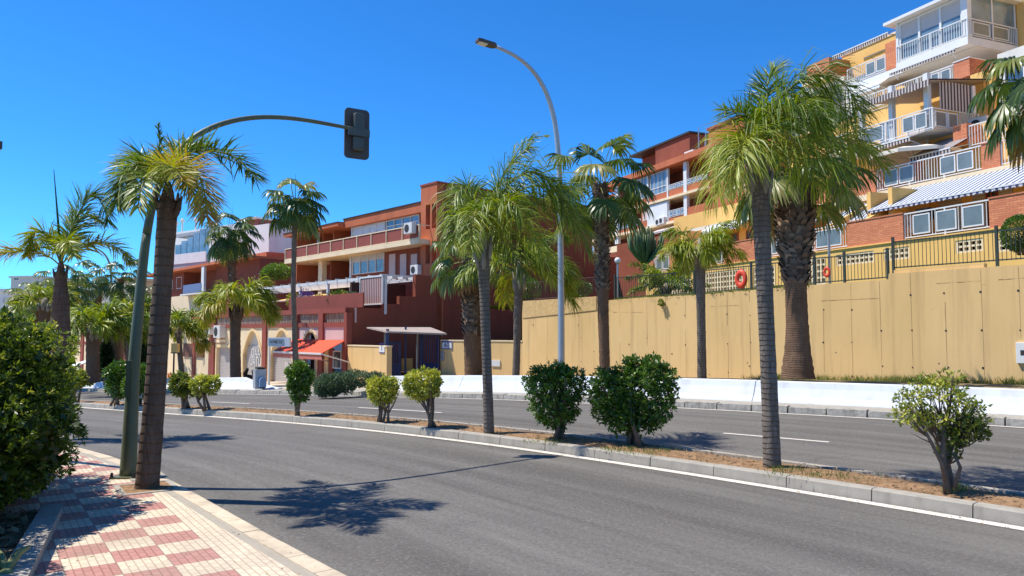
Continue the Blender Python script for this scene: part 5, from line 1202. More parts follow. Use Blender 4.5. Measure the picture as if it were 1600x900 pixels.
# ================= centre: terracotta block on the hill
Mo = Frame((R_.o+R_.w*15)[:2], (.376, -.927)); U = Mo.U
bM = Mo.root('apartment_building', 'terracotta apartment block with white glazed balconies high on the hill')
def Y(x, pts): return float(np.interp(x, [p[0] for p in pts], [p[1] for p in pts]))
zr0 = Mo.Z(1011, 274); zs2 = Mo.Z(953, 335.5); zs3 = Mo.Z(953, 369); u0 = U(908, 0, 380); u1 = U(1125, 0, 300)
zlow = Mo.Z(1000, 405)
ur = U(985, 0, 300)
part('roof', 'red', bM, (ur-6, u1, -.5, 8, zr0, zr0+.55)); 
part('rear_wall', 'dred', bM, (u0, u1, 1.8, 8, zlow, zr0-.01))
part('balcony_slab', 'cream', bM, (u0, u1, -.25, 1.8, zs2-.22, zs2), (u0, u1, -.25, 1.8, zs3-.22, zs3), (u0, u1, -.1, 1.8, zlow, zs3-1.2))
def pt(x0, x1, za, zb, mat, w=-.02, d=.12, nm='parapet'): return part(nm, mat, bM, (U(x0, 0, 330), U(x1, 0, 330), w, w+d, za, zb))
pt(910, 936, zs2-.1, zs2+1.5, 'white'); 
for x in (964, 1072): pt(x-2.5, x+2.5, zs3-1, zr0-.02, 'white', -.08, .3, 'pillar')
for x in (989, 1013, 1044): pt(x-1, x+1, zs3, zr0-.03, 'white', -.06, .2, 'pillar')
for a, b in ((967, 988), (1046, 1071), (1074, 1124), (990, 1012), (1015, 1043)): pt(a, b, zs2, zs2+.62, 'red')
def rl(x0, x1, z, h=.5): railing(bM, U(x0, 0, 330), U(x1, 0, 330), z, -.02, h, panels=[(U(x0+(x1-x0)*i/4, 0, 330)+.05, U(x0+(x1-x0)*(i+1)/4, 0, 330)-.05) for i in range(4)], pmat='glassb')
rl(1046, 1071, zs2+.6, .55); rl(1074, 1106, zs2+.6, .55); rl(953, 963, zs2+.4, .6)
for a, b in ((990, 1001), (1002, 1012)): window(bM, U(a,0,330), U(b,0,330), zs2+.62, zr0-.1, -.02, 'glassb', 'white', 2, transom=.45)
window(bM, U(1017,0,330), U(1042,0,330), zs2+.62, zr0-.1, -.02, 'glassb', 'white', 4, transom=.3)
pt(952, 1104, zs3-.2, zs3+.35, 'red', .0); rl(965, 1001, zs3+.33, .7); rl(1046, 1070, zs3+.33, .7)
pt(1015, 1044, zs3-.1, zs2-.3, 'white', -.12, .06, 'sun_blind'); pt(1002, 1014, zs3+.3, zs2-.3, 'red', .02, .3, 'wall'); pt(1004, 1012, zs3+.7, zs3+1.6, 'pink', -.0, .015, 'niche')
pt(1074, 1108, zs3-.1, zs3+.9, 'red')
acunit(bM, U(1033,0,330), -.1, zs3-.15); acunit(bM, U(1039,0,330), -.1, zs3-.1); acunit(bM, U(955,0,330), -.1, zs3+.0)
pt(920, 936, zs3+1.0, zs2-.3, 'glassb', -.03, .04, 'pane'); pt(919, 937, zs3+.4, zs3+1.0, 'white')
part('end_wall', 'offw', bM, (u0-.3, U(919,0,330), -.1, 1.8, zlow, zs2-.23))
window(bM, U(925,.5,400), U(936,.5,400), Mo.Z(930, 402), Mo.Z(930, 385), -.15, 'glassb', 'white', 2)
awning(bM, U(1030,0,330), U(1060,0,330), -.05, zs3-.5, 1.0, .4, mat='pink', val=.15)
# roof-top blocks: dark red block and the terracotta tower wall
part('roof_block', 'dred', bM, (U(1040, 5), U(1091, 5, 235), 4, 10, zr0+.55, Mo.Z(1040, 224, 4))); part('roof_block', 'dred', bM, (U(1000, 5), U(1039.5, 5, 235), 5.5, 10, zr0+.55, Mo.Z(1020, 228, 4)))
part('roof_edge', 'ink', bM, (U(1000, 5), U(1093, 5, 235), 3.8, 10.1, Mo.Z(1040, 224, 4)+.001, Mo.Z(1040, 224, 4)+.2))
part('roof_access', 'white', bM, (U(1073, 2), U(1083, 2, 245), 2, 3, zr0+.55, zr0+1.7)); part('solar_panel', 'glass', bM, (U(1025,5), U(1038,5,235), 5.2, 5.45, zr0+1, zr0+1.8))
mb = MB()
for x, h in ((1092, 4), (1103, 3.2), (1102, 2.4)): a = U(x, 3, 240); mb.tube([(a, 3, zr0+.5), (a, 3, zr0+h)], .05, 5)
mb.build('aerial', M['galv'], bM)
T_ = Frame((R_.o+R_.w*10)[:2], (.376, -.927)); bT = T_.root('stair_tower', 'tall orange terracotta stair tower rising behind the palm crown')
a, b = T_.U(1107, 0, 210), T_.U(1262, 0, 150); za = T_.Z(1108, 206); zb = T_.Z(1190, 170)
part('wall', 'red', bT, (a, T_.U(1160, 0, 190), 0, 8, 4, za+.1), (T_.U(1160, 0, 190)+.01, T_.U(1205, 0, 160), -.02, 8, 4, zb)); part('roof_edge', 'trim', bT, (a-.1, T_.U(1160, 0, 190), -.1, 8.1, za+.1, za+.3))
part('slit_window', 'dark', bT, (T_.U(1118,0,240), T_.U(1130,0,240), -.01, .1, za-2.6, za-1.4))
# garden house in the dip: oxblood wall, yellow stepped wall
G_ = Frame((R_.o+R_.w*3)[:2], (.376, -.927)); bG = G_.root('garden_wall', 'oxblood garden wall behind the tall cactus', 'wall')
part('wall_panel', 'dred', bG, (G_.U(964, 0, 400), G_.U(1063, 0, 400), 0, .3, 3.2, G_.Z(1010, 373))); part('wall_panel', 'dred', bG, (G_.U(928, 6, 400), G_.U(964, 3.2, 400), 5, 5.3, 3.2, G_.Z(960, 394, 5)))
part('side_panel', 'yellow', bG, (G_.U(1064, 0, 400), G_.U(1122, 0, 380), .0, .3, 3.2, G_.Z(1090, 362)))
# ================= left: oxblood building with the shop arcade
A_ = Frame((-4.42, 47.4), (.665, -.747)); U = A_.U
bA = A_.root('shop_building', 'oxblood red building with a shop arcade, terrace pergola and long balcony')
zr0 = A_.Z(655, 319.5); zs = A_.Z(640, 381); zu = A_.Z(640, 381)-.0; zT = 3.15
UL = U(463, 0, 400); tz = A_.Z(690, 284, -.4); ut0 = U(657, -.4, 400)
# tower with real slits
s1a, s1b, s2a, s2b = (A_.Z(668, 358, -.4), A_.Z(668, 320, -.4)), None, (A_.Z(668, 412, -.4), A_.Z(668, 378, -.4)), None
us = [U(x, -.4, 360) for x in (665, 672, 674.5, 681.5)]
tb = MB(); cols = [ut0, us[0], us[1], us[2], us[3], 0]
for i in (0, 2, 4): tb.box(cols[i], cols[i+1], -.4, .1, 0, tz)
for i in (1, 3):
    for za, zb in ((0, s2a[0]), (s2a[1], s1a[0]), (s1a[1], tz)): tb.box(cols[i], cols[i+1], -.4, .1, za, zb)
tb.build('tower_face', M['red'], bA); part('tower', 'dred', bA, (ut0, 0, .101, 14, 0, tz)); part('tower_cap', 'trim', bA, (ut0-.05, .05, -.45, 14.05, tz, tz+.12))  # sunlit face in terracotta, the other sides coloured darker for shade
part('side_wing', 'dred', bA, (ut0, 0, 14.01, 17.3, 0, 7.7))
# end wall with stepped profile (faces the camera; its shade is put into the darker red)
st = [(-6.7, 3.0), (-6.7, 3.0)]
def W(x):      # w coordinate on the end plane u=0 at picture column x
    r = ray(x, 480); k = A_.o.dot(A_.u)/r.dot(A_.u); p = r*k; return (p-A_.o).dot(A_.w)
def WZ(x, y): r = ray(x, y); k = A_.o.dot(A_.u)/r.dot(A_.u); return HC+r.z*k
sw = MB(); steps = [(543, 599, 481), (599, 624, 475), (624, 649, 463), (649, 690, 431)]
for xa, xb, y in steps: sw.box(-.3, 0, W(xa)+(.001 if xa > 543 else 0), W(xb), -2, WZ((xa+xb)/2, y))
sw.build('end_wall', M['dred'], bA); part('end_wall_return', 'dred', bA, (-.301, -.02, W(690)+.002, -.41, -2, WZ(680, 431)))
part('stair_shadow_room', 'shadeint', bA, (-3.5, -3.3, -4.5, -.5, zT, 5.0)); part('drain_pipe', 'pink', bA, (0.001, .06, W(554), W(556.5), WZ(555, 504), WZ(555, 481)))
# upper two storeys
part('rear_wall', 'dred', bA, (UL, ut0-.01, 1.9, 10, zT-2, zr0-.5)); part('end_pier', 'red', bA, (UL-.25, UL+.35, -.1, 10, zT-1, zr0-.3), (U(495,0,380)+.0, U(495,0,380)+.12, .5, 1.9, zs, zr0-.5), (U(508,0,380)+.5, U(508,0,380)+.7, .4, 1.9, zs, zr0-.5))
part('roof', 'red', bA, (UL-.6, U(545, 0, 345), -.9, 10, zr0-.5, zr0-.25)); part('roof_fascia', 'red', bA, (U(543, 0, 345)+.01, ut0-.01, -.35, 10.01, zr0-.62, zr0)); part('roof_edge', 'ink', bA, (U(543, 0, 345)+.01, ut0-.01, -.42, 10, zr0+.001, zr0+.07), (UL-.62, U(545, 0, 345), -.95, 10, zr0-.249, zr0-.2))
part('balcony_slab', 'cream', bA, (UL+.36, U(654, -1.2, 385), -1.2, 1.89, zs-.3, zs))
rs = [(UL+.4, U(654, -1.2, 385))]; m = MB(); a, b = rs[0]; hz = .92
m.box(a, b, -1.17, -1.1, zs+hz-.06, zs+hz); m.box(a, b, -1.17, -1.1, zs+.02, zs+.08)
for c in np.linspace(a, b, 11): m.box(c-.03, c+.03, -1.19, -1.08, zs, zs+hz)
o = m.build('railing', M['cream'], bA); part('balcony_infill', 'trim', o, (a, b, -1.13, -1.105, zs+.08, zs+hz-.06)); part('side_rail', 'cream', o, (b-.05, b, -1.08, 0, zs+hz-.06, zs+hz))
xw = [552, 565.5, 577, 589, 601]
us_ = [U(x, 0, 380) for x in (551.5, 601)]; part('enclosure', 'white', bA, (us_[0], us_[1], 0, 1.88, zs, zr0-.63), (U(501,0,380), U(501,0,380)+.13, -.3, -.15, zs, zr0-.51), (us_[0]-.12, us_[0]-.01, -.1, 1.88, zs, zr0-.63))
window(bA, U(566,0,380), U(588,0,380), zs+.6, zs+1.75, -.03, 'dark', 'white', 2); window(bA, U(554,0,380), U(563,0,380), zs+.05, zs+.9, -.03, 'glassb', 'white', 1); window(bA, U(590,0,380), U(600,0,380), zs+.3, zs+1.0, -.03, 'glassb', 'white', 1)
window(bA, U(603.5,0,380), U(655,0,380), zs+.35, zr0-.64, -.02, 'glassb', 'white', 4, transom=.72); part('enclosure', 'dred', bA, (U(603,0,380), ut0-.02, .06, 1.88, zs, zs+.36))
acunit(bA, U(644,-1.2,375), -1.2, zs+.35, 1.1)
window(bA, U(488,1.9,380), U(505,1.9,380), zs+.05, zs+1.6, 1.82, 'glass', 'dred', 2); window(bA, U(540,1.9,380), U(551,1.9,380), zs+.2, zs+1.6, 1.82, 'glassb', 'ink', 2); part('doorway', 'pink', bA, (U(524,1.9,380), U(532,1.9,380), 1.8, 1.89, zs, zs+1.3))
# lower storey
zl = A_.Z(600, 446); us3 = U(548, 0, 420)
part('pillar', 'cream', bA, (U(502.5,0,430), U(508.5,0,430), -.3, .1, zT, zs-.31)); part('pillar', 'white', bA, (us3-.1, us3+.12, -.05, .2, zT, zs-.31))
part('lower_wall', 'dred', bA, (us3+.13, ut0-.01, .05, 1.88, zT, zs-.31), (UL, us3-.11, -.02, .18, zT, zT+1.5)); part('dividing_wall', 'dred', bA, (U(512,0,420), U(512,0,420)+.2, .2, 1.89, zT, zs-.31))
window(bA, U(551,0,420), U(600,0,420), A_.Z(575, 427), A_.Z(575, 392), -.02, 'glassb', 'white', 4, blind=.45)
for x in (608, 625, 642): q = U(x,0,420); part('shutter_door', 'pink', bA, (q, U(x+9.5,0,420), -.01, .04, A_.Z(x, 431), A_.Z(x, 397.5))); 
part('recess_jamb', 'trim', bA, *[(U(x-2.3,0,420), U(x,0,420)-.01, -.012, .045, A_.Z(x, 431), A_.Z(x, 397.5)) for x in (608, 625, 642)])
window(bA, U(528,1.9,420), U(539,1.9,420), A_.Z(533,425,1.9), A_.Z(533,408,1.9), 1.82, 'shutter', 'ink', 1); part('door_leaf', 'shutter', bA, (U(487,1.9,420), U(496,1.9,420), 1.84, 1.89, zT+.5, zs-.9))
acunit(bA, U(652,-.5,425), -.45, A_.Z(652, 431)+.0, 1.)
# ---- arcade
wa = -6.7; u0 = U(100, wa, 540); gf = lambda u: g(*((A_.o+A_.u*u+A_.w*wa)[:2]))+.12
zTop = A_.Z(500, 483.5, wa); zB1 = A_.Z(500, 490, wa); zC1 = A_.Z(500, 504, wa); zC2 = A_.Z(500, 511, wa)
um = U(263, wa, 540)
part('arcade_beam', 'trim', bA, (um, -.02, wa-.05, wa+.3, zB1, zTop+.05), (um, -.02, wa-.05, wa+.3, zC2, zC1)); 
part('terrace_deck', 'dred', bA, (um, -.3, wa+.31, 2, zC1-.25, zC1-.02))
px_ = [(256,259),(302,306),(328,336),(411,417),(461,466),(499,506),(539,543.5)]
for a, b in px_: part('pillar', 'trim', bA, (U(a,wa,540), U(b,wa,540)-.001, wa-.10, wa+.25, gf(U(a,wa,540))-.3, zB1-.002))
cn = MB(); rr_ = random.Random(4)
for a, b in ((272,300),(306,328),(338,411),(418,460),(467,498),(507,538)):
    c = U(a, wa, 500); e = U(b, wa, 500)
    while c < e: cn.bar((c, wa+.1, zC1), (c+rr_.uniform(-.06, .06), wa+.1, zB1-.02), .05, .03); c += rr_.uniform(.10, .22)
    cn.build('cane_screen', M['cane'], bA); cn = MB()
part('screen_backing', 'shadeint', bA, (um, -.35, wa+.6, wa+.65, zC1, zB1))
# bays: cream infill, arches cut with real depth
def arch_bay(xa, xb, xl, xr, ytop, pointed, mat, inner, wallz=None):
    ua, ub = U(xa, wa, 540), U(xb, wa, 540); l, r = U(xl, wa, 540), U(xr, wa, 540); zt = A_.Z((xl+xr)/2, ytop, wa); zb = min(gf(ua), gf(ub))-.2; zsp = zt-(1.7 if pointed else (r-l)/2)
    m = MB(); pts = []
    for k in range(13):
        t = k/12
        if pointed: hx = abs(2*t-1); pts.append((l+(r-l)*t, zsp+(zt-zsp)*(1-hx**1.9)))
        else: an = math.pi*(1-t); pts.append(((l+r)/2+(r-l)/2*math.cos(an), zsp+(zt-zsp)*math.sin(an)))
    for i in range(12):
        (x0, y0), (x1, y1) = pts[i], pts[i+1]; m.add([(x0, wa+.02, y0), (x1, wa+.02, y1), (x1, wa+.02, zC2), (x0, wa+.02, zC2), (x0, wa+.3, y0), (x1, wa+.3, y1), (x1, wa+.3, zC2), (x0, wa+.3, zC2)], [(0,1,2,3),(4,7,6,5),(0,4,5,1)])
    m.box(ua, l, wa+.02, wa+.3, zb, zC2-.001); m.box(r, ub, wa+.02, wa+.3, zb, zC2-.001); m.build('bay_wall', M[mat], bA)
    sur = MB()
    for i in range(12):
        (x0, y0), (x1, y1) = pts[i], pts[i+1]; sur.bar((x0, wa+.0, y0+.04), (x1, wa+.0, y1+.04), .1, .16)
    sur.bar((l, wa, zb), (l, wa, zsp+.04), .16, .1); sur.bar((r, wa, zb), (r, wa, zsp+.04), .16, .1); sur.build('arch_surround', M['ycream'], bA)
    return l, r, zsp, zt, zb
l, r, zsp, zt, zb = arch_bay(376, 411, 380, 410, 516, True, 'cream', 'roll')
part('bay_back', 'offw', bA, (l, r, wa+.3, wa+.36, zb, zt))
zc = A_.Z(395, 541, wa); sh = part('roller_shutter', 'roll', bA, (l+.15, r-.02, wa+.2, wa+.27, zb, zc))
part('round_vent', 'trim', bA, (U(393.5,wa,520), U(397.5,wa,520), wa+.24, wa+.31, A_.Z(395, 523, wa), A_.Z(395, 516, wa)))
l, r, zsp, zt, zb = arch_bay(417, 461, 423, 458, 515, True, 'cream', 'roll'); part('bay_back', 'offw', bA, (l, r, wa+.3, wa+.36, zb, zt)); part('roller_shutter', 'roll', bA, (l+.1, r-.1, wa+.2, wa+.27, zb, A_.Z(440, 553, wa)))
part('poster', 'shutter', bA, (U(441,wa,570), U(452,wa,570), wa+.17, wa+.19, A_.Z(446, 579, wa), A_.Z(446, 566, wa)))
l, r, zsp, zt, zb = arch_bay(466, 499, 474, 496, 518, False, 'pink', 'dark'); part('bay_back', 'dark', bA, (l-.0, r+.0, wa+.5, wa+.55, zb, zt)); part('roller_shutter', 'roll', bA, (l+.8, r-.1, wa+.35, wa+.4, zb, A_.Z(485, 560, wa)))
ua, ub = U(506, wa, 540), U(539, wa, 540); zb = gf(ub)-.2
part('bay_wall', 'pink', bA, (ua, ub, wa+.02, wa+.3, A_.Z(520, 531, wa), zC2-.001)); part('shop_front', 'ycream', bA, (ua, U(512,wa,570), wa+.02, wa+.3, zb, A_.Z(520, 531, wa)-.002)); part('shop_interior', 'dark', bA, (ua, ub, wa+1.2, wa+1.3, zb, A_.Z(520, 531, wa)))
window(bA, U(519,wa,570), U(532,wa,570), A_.Z(525, 576, wa), A_.Z(525, 548, wa), wa+.05, 'glass', 'metalw', 1); part('shop_front', 'trim', bA, (U(513,wa,570), U(518,wa,570), wa+.04, wa+.2, zb, A_.Z(520, 545, wa)), (U(533,wa,570), ub, wa+.04, wa+.2, zb, A_.Z(520, 531, wa)-.002))
# bay with the garage shutter and the plain bays to its left
ua, ub = U(336, wa, 540), U(376, wa, 540); zb = gf(ua)-.3; sL, sR = U(338.5,wa,560), U(368,wa,560); zsh = A_.Z(350, 543, wa)
part('bay_wall', 'cream', bA, (ua, ub, wa+.02, wa+.3, zsh, zC2-.001), (ua, sL, wa+.021, wa+.299, zb, zsh-.001), (sR, ub, wa+.021, wa+.299, zb, zsh-.001)); part('roller_shutter', 'roll', bA, (sL, sR, wa+.2, wa+.27, zb, zsh))
part('garage_surround', 'ycream', bA, (sL-.18, sR+.18, wa-.03, wa+.018, zsh, zsh+.22), (sL-.18, sL, wa-.03, wa+.018, zb, zsh-.001), (sR, sR+.18, wa-.03, wa+.018, zb, zsh-.001))
acunit(bA, U(348,wa,523), wa+.01, A_.Z(348, 528, wa), 1.5); acunit(bA, U(331,wa-.1,520), wa-.12, A_.Z(331, 523, wa), .9, 'meter_box')
sb = part('wall_sign', 'cream', bA, (U(336,wa,530), U(353,wa,530), wa-.04, wa+.01, A_.Z(345, 536.5, wa), A_.Z(345, 529, wa))); part('sign_border', 'trim', sb, *[(U(336,wa,530), U(353,wa,530), wa-.05, wa-.041, q, q+.05) for q in (A_.Z(345, 536.5, wa), A_.Z(345, 529, wa)-.05)])
ua, ub = um, U(328, wa, 540)
part('bay_wall', 'cream', bA, (ua, ub, wa+.03, wa+.3, zb-.5, zC2-.001)); part('plinth', 'red', bA, (ua, U(272,wa,590), wa-.01, wa+.028, zb-.5, A_.Z(262, 583, wa))); part('timber_gate', 'wood', bA, (U(287,wa,548), U(319,wa,548), wa-.05, wa+.02, A_.Z(305, 558, wa), A_.Z(305, 537, wa)))
m = MB(); 
for x in (309,): a = U(x, wa, 530); m.tube([(a, wa-.1, A_.Z(x, 520, wa)), (a+.25, wa-.9, A_.Z(x, 520, wa)+.0), (a+.9, wa-.5, A_.Z(x, 534, wa)), (a+1.1, wa, A_.Z(x, 534, wa))], .05, 6)
m.build('wall_lamp', M['galv'], bA, True)
# far left lower wing of the arcade
zq = A_.Z(180, 498, wa); part('arcade_wing', 'cream', bA, (u0, um-.01, wa+.03, wa+4, zb-2, zq)); part('arcade_beam', 'trim', bA, (u0, um-.01, wa-.03, wa+.1, zq-.1, zq+.25), (u0, um-.01, wa-.03, wa+.1, A_.Z(180, 540, wa), A_.Z(180, 535.5, wa)))
for x in (108, 127, 155, 163, 194, 232): part('pillar', 'trim', bA, (U(x,wa,540), U(x+4,wa,540), wa-.1, wa+.2, zb-2, zq-.11))
for x in (117, 158, 138): window(bA, U(x,wa,530), U(x+6,wa,530), A_.Z(x, 533, wa), A_.Z(x, 519, wa), wa-.02, 'shutter', 'white', 2)
# coral awnings with scalloped valances
def shopawn(pts_top, pts_bot, out, lab_drop):
    m = MB(); (xa, ya), (xb, yb) = pts_top; a, b = U(xa, wa, 530), U(xb, wa, 530); z = A_.Z((xa+xb)/2, (ya+yb)/2, wa); wo = wa-out; c, d = A_.U(pts_bot[0][0], wo, 550), A_.U(pts_bot[1][0], wo, 550); zz = A_.Z((pts_bot[0][0]+pts_bot[1][0])/2, (pts_bot[0][1]+pts_bot[1][1])/2, wo)
    m.add([(a, wa, z), (b, wa, z), (d, wo, zz), (c, wo, zz), (a, wa, z-.04), (b, wa, z-.04), (d, wo, zz-.04), (c, wo, zz-.04)], [(0,1,2,3),(7,6,5,4),(0,4,5,1),(1,5,6,2),(2,6,7,3),(3,7,4,0)])
    o = m.build('awning', M['orange'], bA); v = MB(); n = 14
    for i in range(n): p, q = c+(d-c)*i/n, c+(d-c)*(i+1)/n; v.add([(p, wo-.01, zz-.12), (q, wo-.01, zz-.12), (q, wo-.01, zz-.34), ((p+q)/2, wo-.01, zz-.42), (p, wo-.01, zz-.34)], [(0,1,2,3,4)])
    v.build('valance', M['scallop'], o); MB().bar((c, wo, zz-.06), (d, wo, zz-.06), .12, .1).build('front_bar', M['metalw'], o); MB().bar((d-.2, wa, zz-.6), (d, wo, zz-.08), .06).build('awning_arm', M['metalw'], o)
shopawn(((459,530),(497,530)), ((427,548),(468,550)), 1.9, 0); shopawn(((500,531.5),(539.5,531)), ((469,549.5),(503,551.5)), 1.9, 0)
# ---- terrace pergola, plants and striped curtain (things of their own standing on the terrace)
pg = A_.root('pergola', 'long white slatted pergola on the terrace above the shops', 'pergola'); wp = -4.2
zp = A_.Z(560, 437, wp); ua, ub = U(372, wp, 440), U(596, wp, 440); m = MB()
for k in range(5): m.box(ua, ub, wp+k*.75, wp+k*.75+.09, zp-.05+.0, zp+.12)
n = 16
for i in range(n+1): c = ua+(ub-ua)*i/n; m.box(c-.03, c+.03, wp-.1, wp+3.6, zp+.121, zp+.2)
m.build('slatted_roof', M['white'], pg)
for x in (418, 468, 511, 550, 600, 335): c = U(x, wp, 450); part('post', 'white', pg, (c-.08, c+.08, wp-.0, wp+.16, zT-.2, zp-.051 if x != 335 else zp+.1))
awp = awning(pg, U(432,-3,455), U(545,-3,455), -.8, zp-.35, 2.6, .55, mat='yellow', val=.0)
cu = A_.root('striped_awning_screen', 'red and white striped screen hanging at the end of the terrace', 'awning'); c0, c1 = U(566, wp, 450), U(600, wp, 450); zc0 = A_.Z(583, 474.5, wp); zc1 = A_.Z(583, 434, wp)
part('fabric', 'curtain', cu, (c0, c1, wp-.12, wp-.09, zc0, zc1)); part('frame', 'white', cu, (c0-.06, c0, wp-.15, wp-.06, zc0, zc1), (c1, c1+.06, wp-.15, wp-.06, zc0, zc1), (c0, c1, wp-.15, wp-.06, zc0-.08, zc0-.001), (c0, c1, wp-.15, wp-.06, zc1+.001, zc1+.1))
sc = A_.root('canopy', 'scalloped cream sun canopy over the dark end of the terrace', 'awning'); 
m = MB(); c0, c1 = U(603, -3.4, 435), U(646, -1.5, 435); zc = A_.Z(625, 433, -3)
for i in range(7):
    a, b = c0+(c1-c0)*i/7, c0+(c1-c0)*(i+1)/7; m.add([(a, -3.6, zc+.12), (b, -3.6, zc+.12), (b, -.6, zc+.25), (a, -.6, zc+.25), ((a+b)/2, -3.6, zc-.08), ((a+b)/2, -.6, zc+.0)], [(0,3,5,4),(4,5,2,1)])
m.build('fabric', M['umb'], sc); part('rail', 'white', sc, (c0, c1, -3.65, -3.55, zc+.13, zc+.2))
sc2 = A_.root('terrace_trellis', 'dark brown perforated trellis along the terrace edge', 'trellis'); wt_ = wa+.9; a, b = U(452, wt_, 470), U(566, wt_, 470); z0, z1_ = A_.Z(510, 481, wt_), A_.Z(510, 463, wt_); m = MB(); n = int((b-a)/.28)
for i in range(n+1): c = a+(b-a)*i/n; m.box(c-.07, c+.07, wt_, wt_+.08, z0, z1_)
for k in range(6): c = z0+(z1_-z0)*k/5; m.box(a-.06, b+.06, wt_+.001, wt_+.079, c-.07, c+.07)
m.build('lattice', M['trim'], sc2)
def on_terrace(x, y, w): u, z = A_.uz(x, y, w); p = A_.o+A_.u*u+A_.w*w; return Vector((p.x, p.y, z))
for k, (x, yb, rx, rz, mat, lab, tn) in enumerate(((529,480,17,15,'grass','spiky green-yellow potted plant on the terrace beside the striped screen',.45),(478,480,14,16,'flower','purple-blue flowering planter on the terrace railing',.4),(500,481,12,12,'dkshrub','dark leafy planter on the terrace between two pergola posts',.4),(459,482,12,14,'yshrub','yellowish planter on the terrace behind the slender fan palm',.5),(550,480,12,14,'grey','grey-leaved planter on the terrace left of the striped screen',.5))):
    b = on_terrace(x, yb, wa+1.6); m_ = pxs(b.y); shrub('terrace_plant', b, [(0,0,rz*m_*.9,rx*m_,.5,rz*m_*.8)], lab, 200+k, 900, .22 if k in (0,) else .14, mat, 'potted plant', 'plants on the terrace above the shops', 2, .04, tint=tn, shell=.2, outw=1.6, aspect=.3)
    part('pot', 'trim', bpy.data.objects[[o.name for o in C.objects if o.get('label') == lab][0]], (-.25, .25, -.25, .25, -.3, .12))
for x, y, rx, rz, w_, lab in ((432,425,24,12,-1,'bright bushy tree on the terrace left of the red upper storeys'),(334,475,13,13,-5,'clipped round bush at the left end of the terrace')):
    b = on_terrace(x, y+rz, w_); m_ = pxs(b.y); shrub('terrace_bush', b, [(0,0,rz*m_,rx*m_,rx*m_*.8,rz*m_),(-rx*m_*.4,0,rz*m_*.8,rx*m_*.6,.6,rz*m_*.8)], lab, 220+x, 3200, .2 if x > 400 else .14, 'dkshrub', 'bush', None, 3, .08, shell=.6 if x > 400 else .8, bumps=.15 if x > 400 else .03, tint=.7)
# ================= lower terracotta house left of the terrace
H_ = Frame((A_.o+A_.w*2.5)[:2], (.665, -.747)); U = H_.U; bH = H_.root('terracotta_house', 'low oxblood house with a blue-screened balcony left of the terrace')
z0 = 2.2; zt = H_.Z(300, 423); a, b = U(240, 0, 440), U(405, 0, 440)
part('wall', 'dred', bH, (U(337,0,440), b, .01, 10, z0, H_.Z(380, 408)), (a, U(287,0,440), 0, 10, z0, zt), (U(287,0,440)+.01, U(337,0,440)-.01, 1.8, 10, z0, zt-.01)); part('lower_wall', 'cream', bH, (a, U(330,0,460), -.3, 0, 1, H_.Z(300, 461)))
part('roof', 'red', bH, (a-.5, U(405,0,440), -1.2, 10.2, zt+.001, zt+.3)); part('roof_parapet', 'red', bH, (U(293,0,415), U(398,0,400), 1.2, 10, zt+.301, H_.Z(360, 404, 1.2))); part('chimney', 'dred', bH, (U(405,2,390), U(420,2,390), 2, 4, zt, H_.Z(412, 398, 2)))
part('balcony_slab', 'offw', bH, (U(284,-1,460), U(322,-1,460), -1.2, 1.79, H_.Z(303, 460, -1.2), H_.Z(303, 457.5, -1.2))); o = part('balcony_screen', 'bluerail', bH, (U(286,-1.2,450), U(314,-1.2,450), -1.2, -1.15, H_.Z(300, 457.5, -1.2)+.001, H_.Z(300, 444, -1.2)))
part('pillar', 'white', bH, (U(315,-1.1,440), U(319,-1.1,440), -1.15, -.9, H_.Z(303, 457, -1.2), zt)); window(bH, U(276,0,445), U(284,0,445), H_.Z(280,451), H_.Z(280,433), -.02, 'shutter', 'white', 1); window(bH, U(264,0,445), U(270,0,445), H_.Z(267,452), H_.Z(267,438), -.02, 'shutter', 'white', 1)
window(bH, U(322,0,440), U(333,0,440), H_.Z(328,452), H_.Z(328,431), 1.75, 'glassb', 'white', 2)
# ================= white flats far behind
B_ = Frame((-33, 92), (.80, -.60)); U = B_.U; bB = B_.root('white_flats', 'white stepped block of flats far behind the fan palms')
a, b = U(226, 0, 380), U(420, 0, 380)
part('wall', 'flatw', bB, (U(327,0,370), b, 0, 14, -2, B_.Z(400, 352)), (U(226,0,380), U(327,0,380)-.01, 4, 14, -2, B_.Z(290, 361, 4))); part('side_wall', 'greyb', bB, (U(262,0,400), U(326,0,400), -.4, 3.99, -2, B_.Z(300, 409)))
part('roof_block', 'trim', bB, (U(386,1,340), U(403,1,345), 1, 6, B_.Z(400, 352), B_.Z(395, 343, 1))); part('roof_slab', 'offw', bB, (U(372,1,340), U(404,1,340), .6, 6.4, B_.Z(395, 343, 1)+.001, B_.Z(395, 340, 1)))
o = MB()
for i in range(7):
    x0 = 264+i*9.2; o.box(U(x0,-.4,380), U(x0+8.4,-.4,380), .5+.02*i, .7, B_.Z(290,409), B_.Z(300, 409)+2.6+i*.42)
o.build('glass_screen', M['glassb'], bB); part('parapet', 'white', bB, (U(262,0,395), U(327,0,395), -.5, -.41, B_.Z(300,409)-.2, B_.Z(300,409)+1.1)); part('roof_slab', 'greyb', bB, (U(284,3,360), U(337,3,360), 2, 8, B_.Z(310,366,2), B_.Z(310,361,2)))
m = MB()
for x, h in ((264,5.),(285,4.8),(306,4.2),(276,4.)):
    m = MB(); c = U(x, 5, 350); m.tube([(c, 5, B_.Z(290,361,4)-.1), (c, 5, B_.Z(290,361,4)+h*.35)], .12, 6); m.lathe((c, 5, B_.Z(290,361,4)+h*.35), [(.3, 0), (.34, .2), (.1, .5)], 8); m.build('chimney', M['offw'], bB)
for x in (340, 352, 385): window(bB, U(x,0,380), U(x+7,0,380), B_.Z(x, 392), B_.Z(x, 378), -.02, 'glassb', 'white', 2)
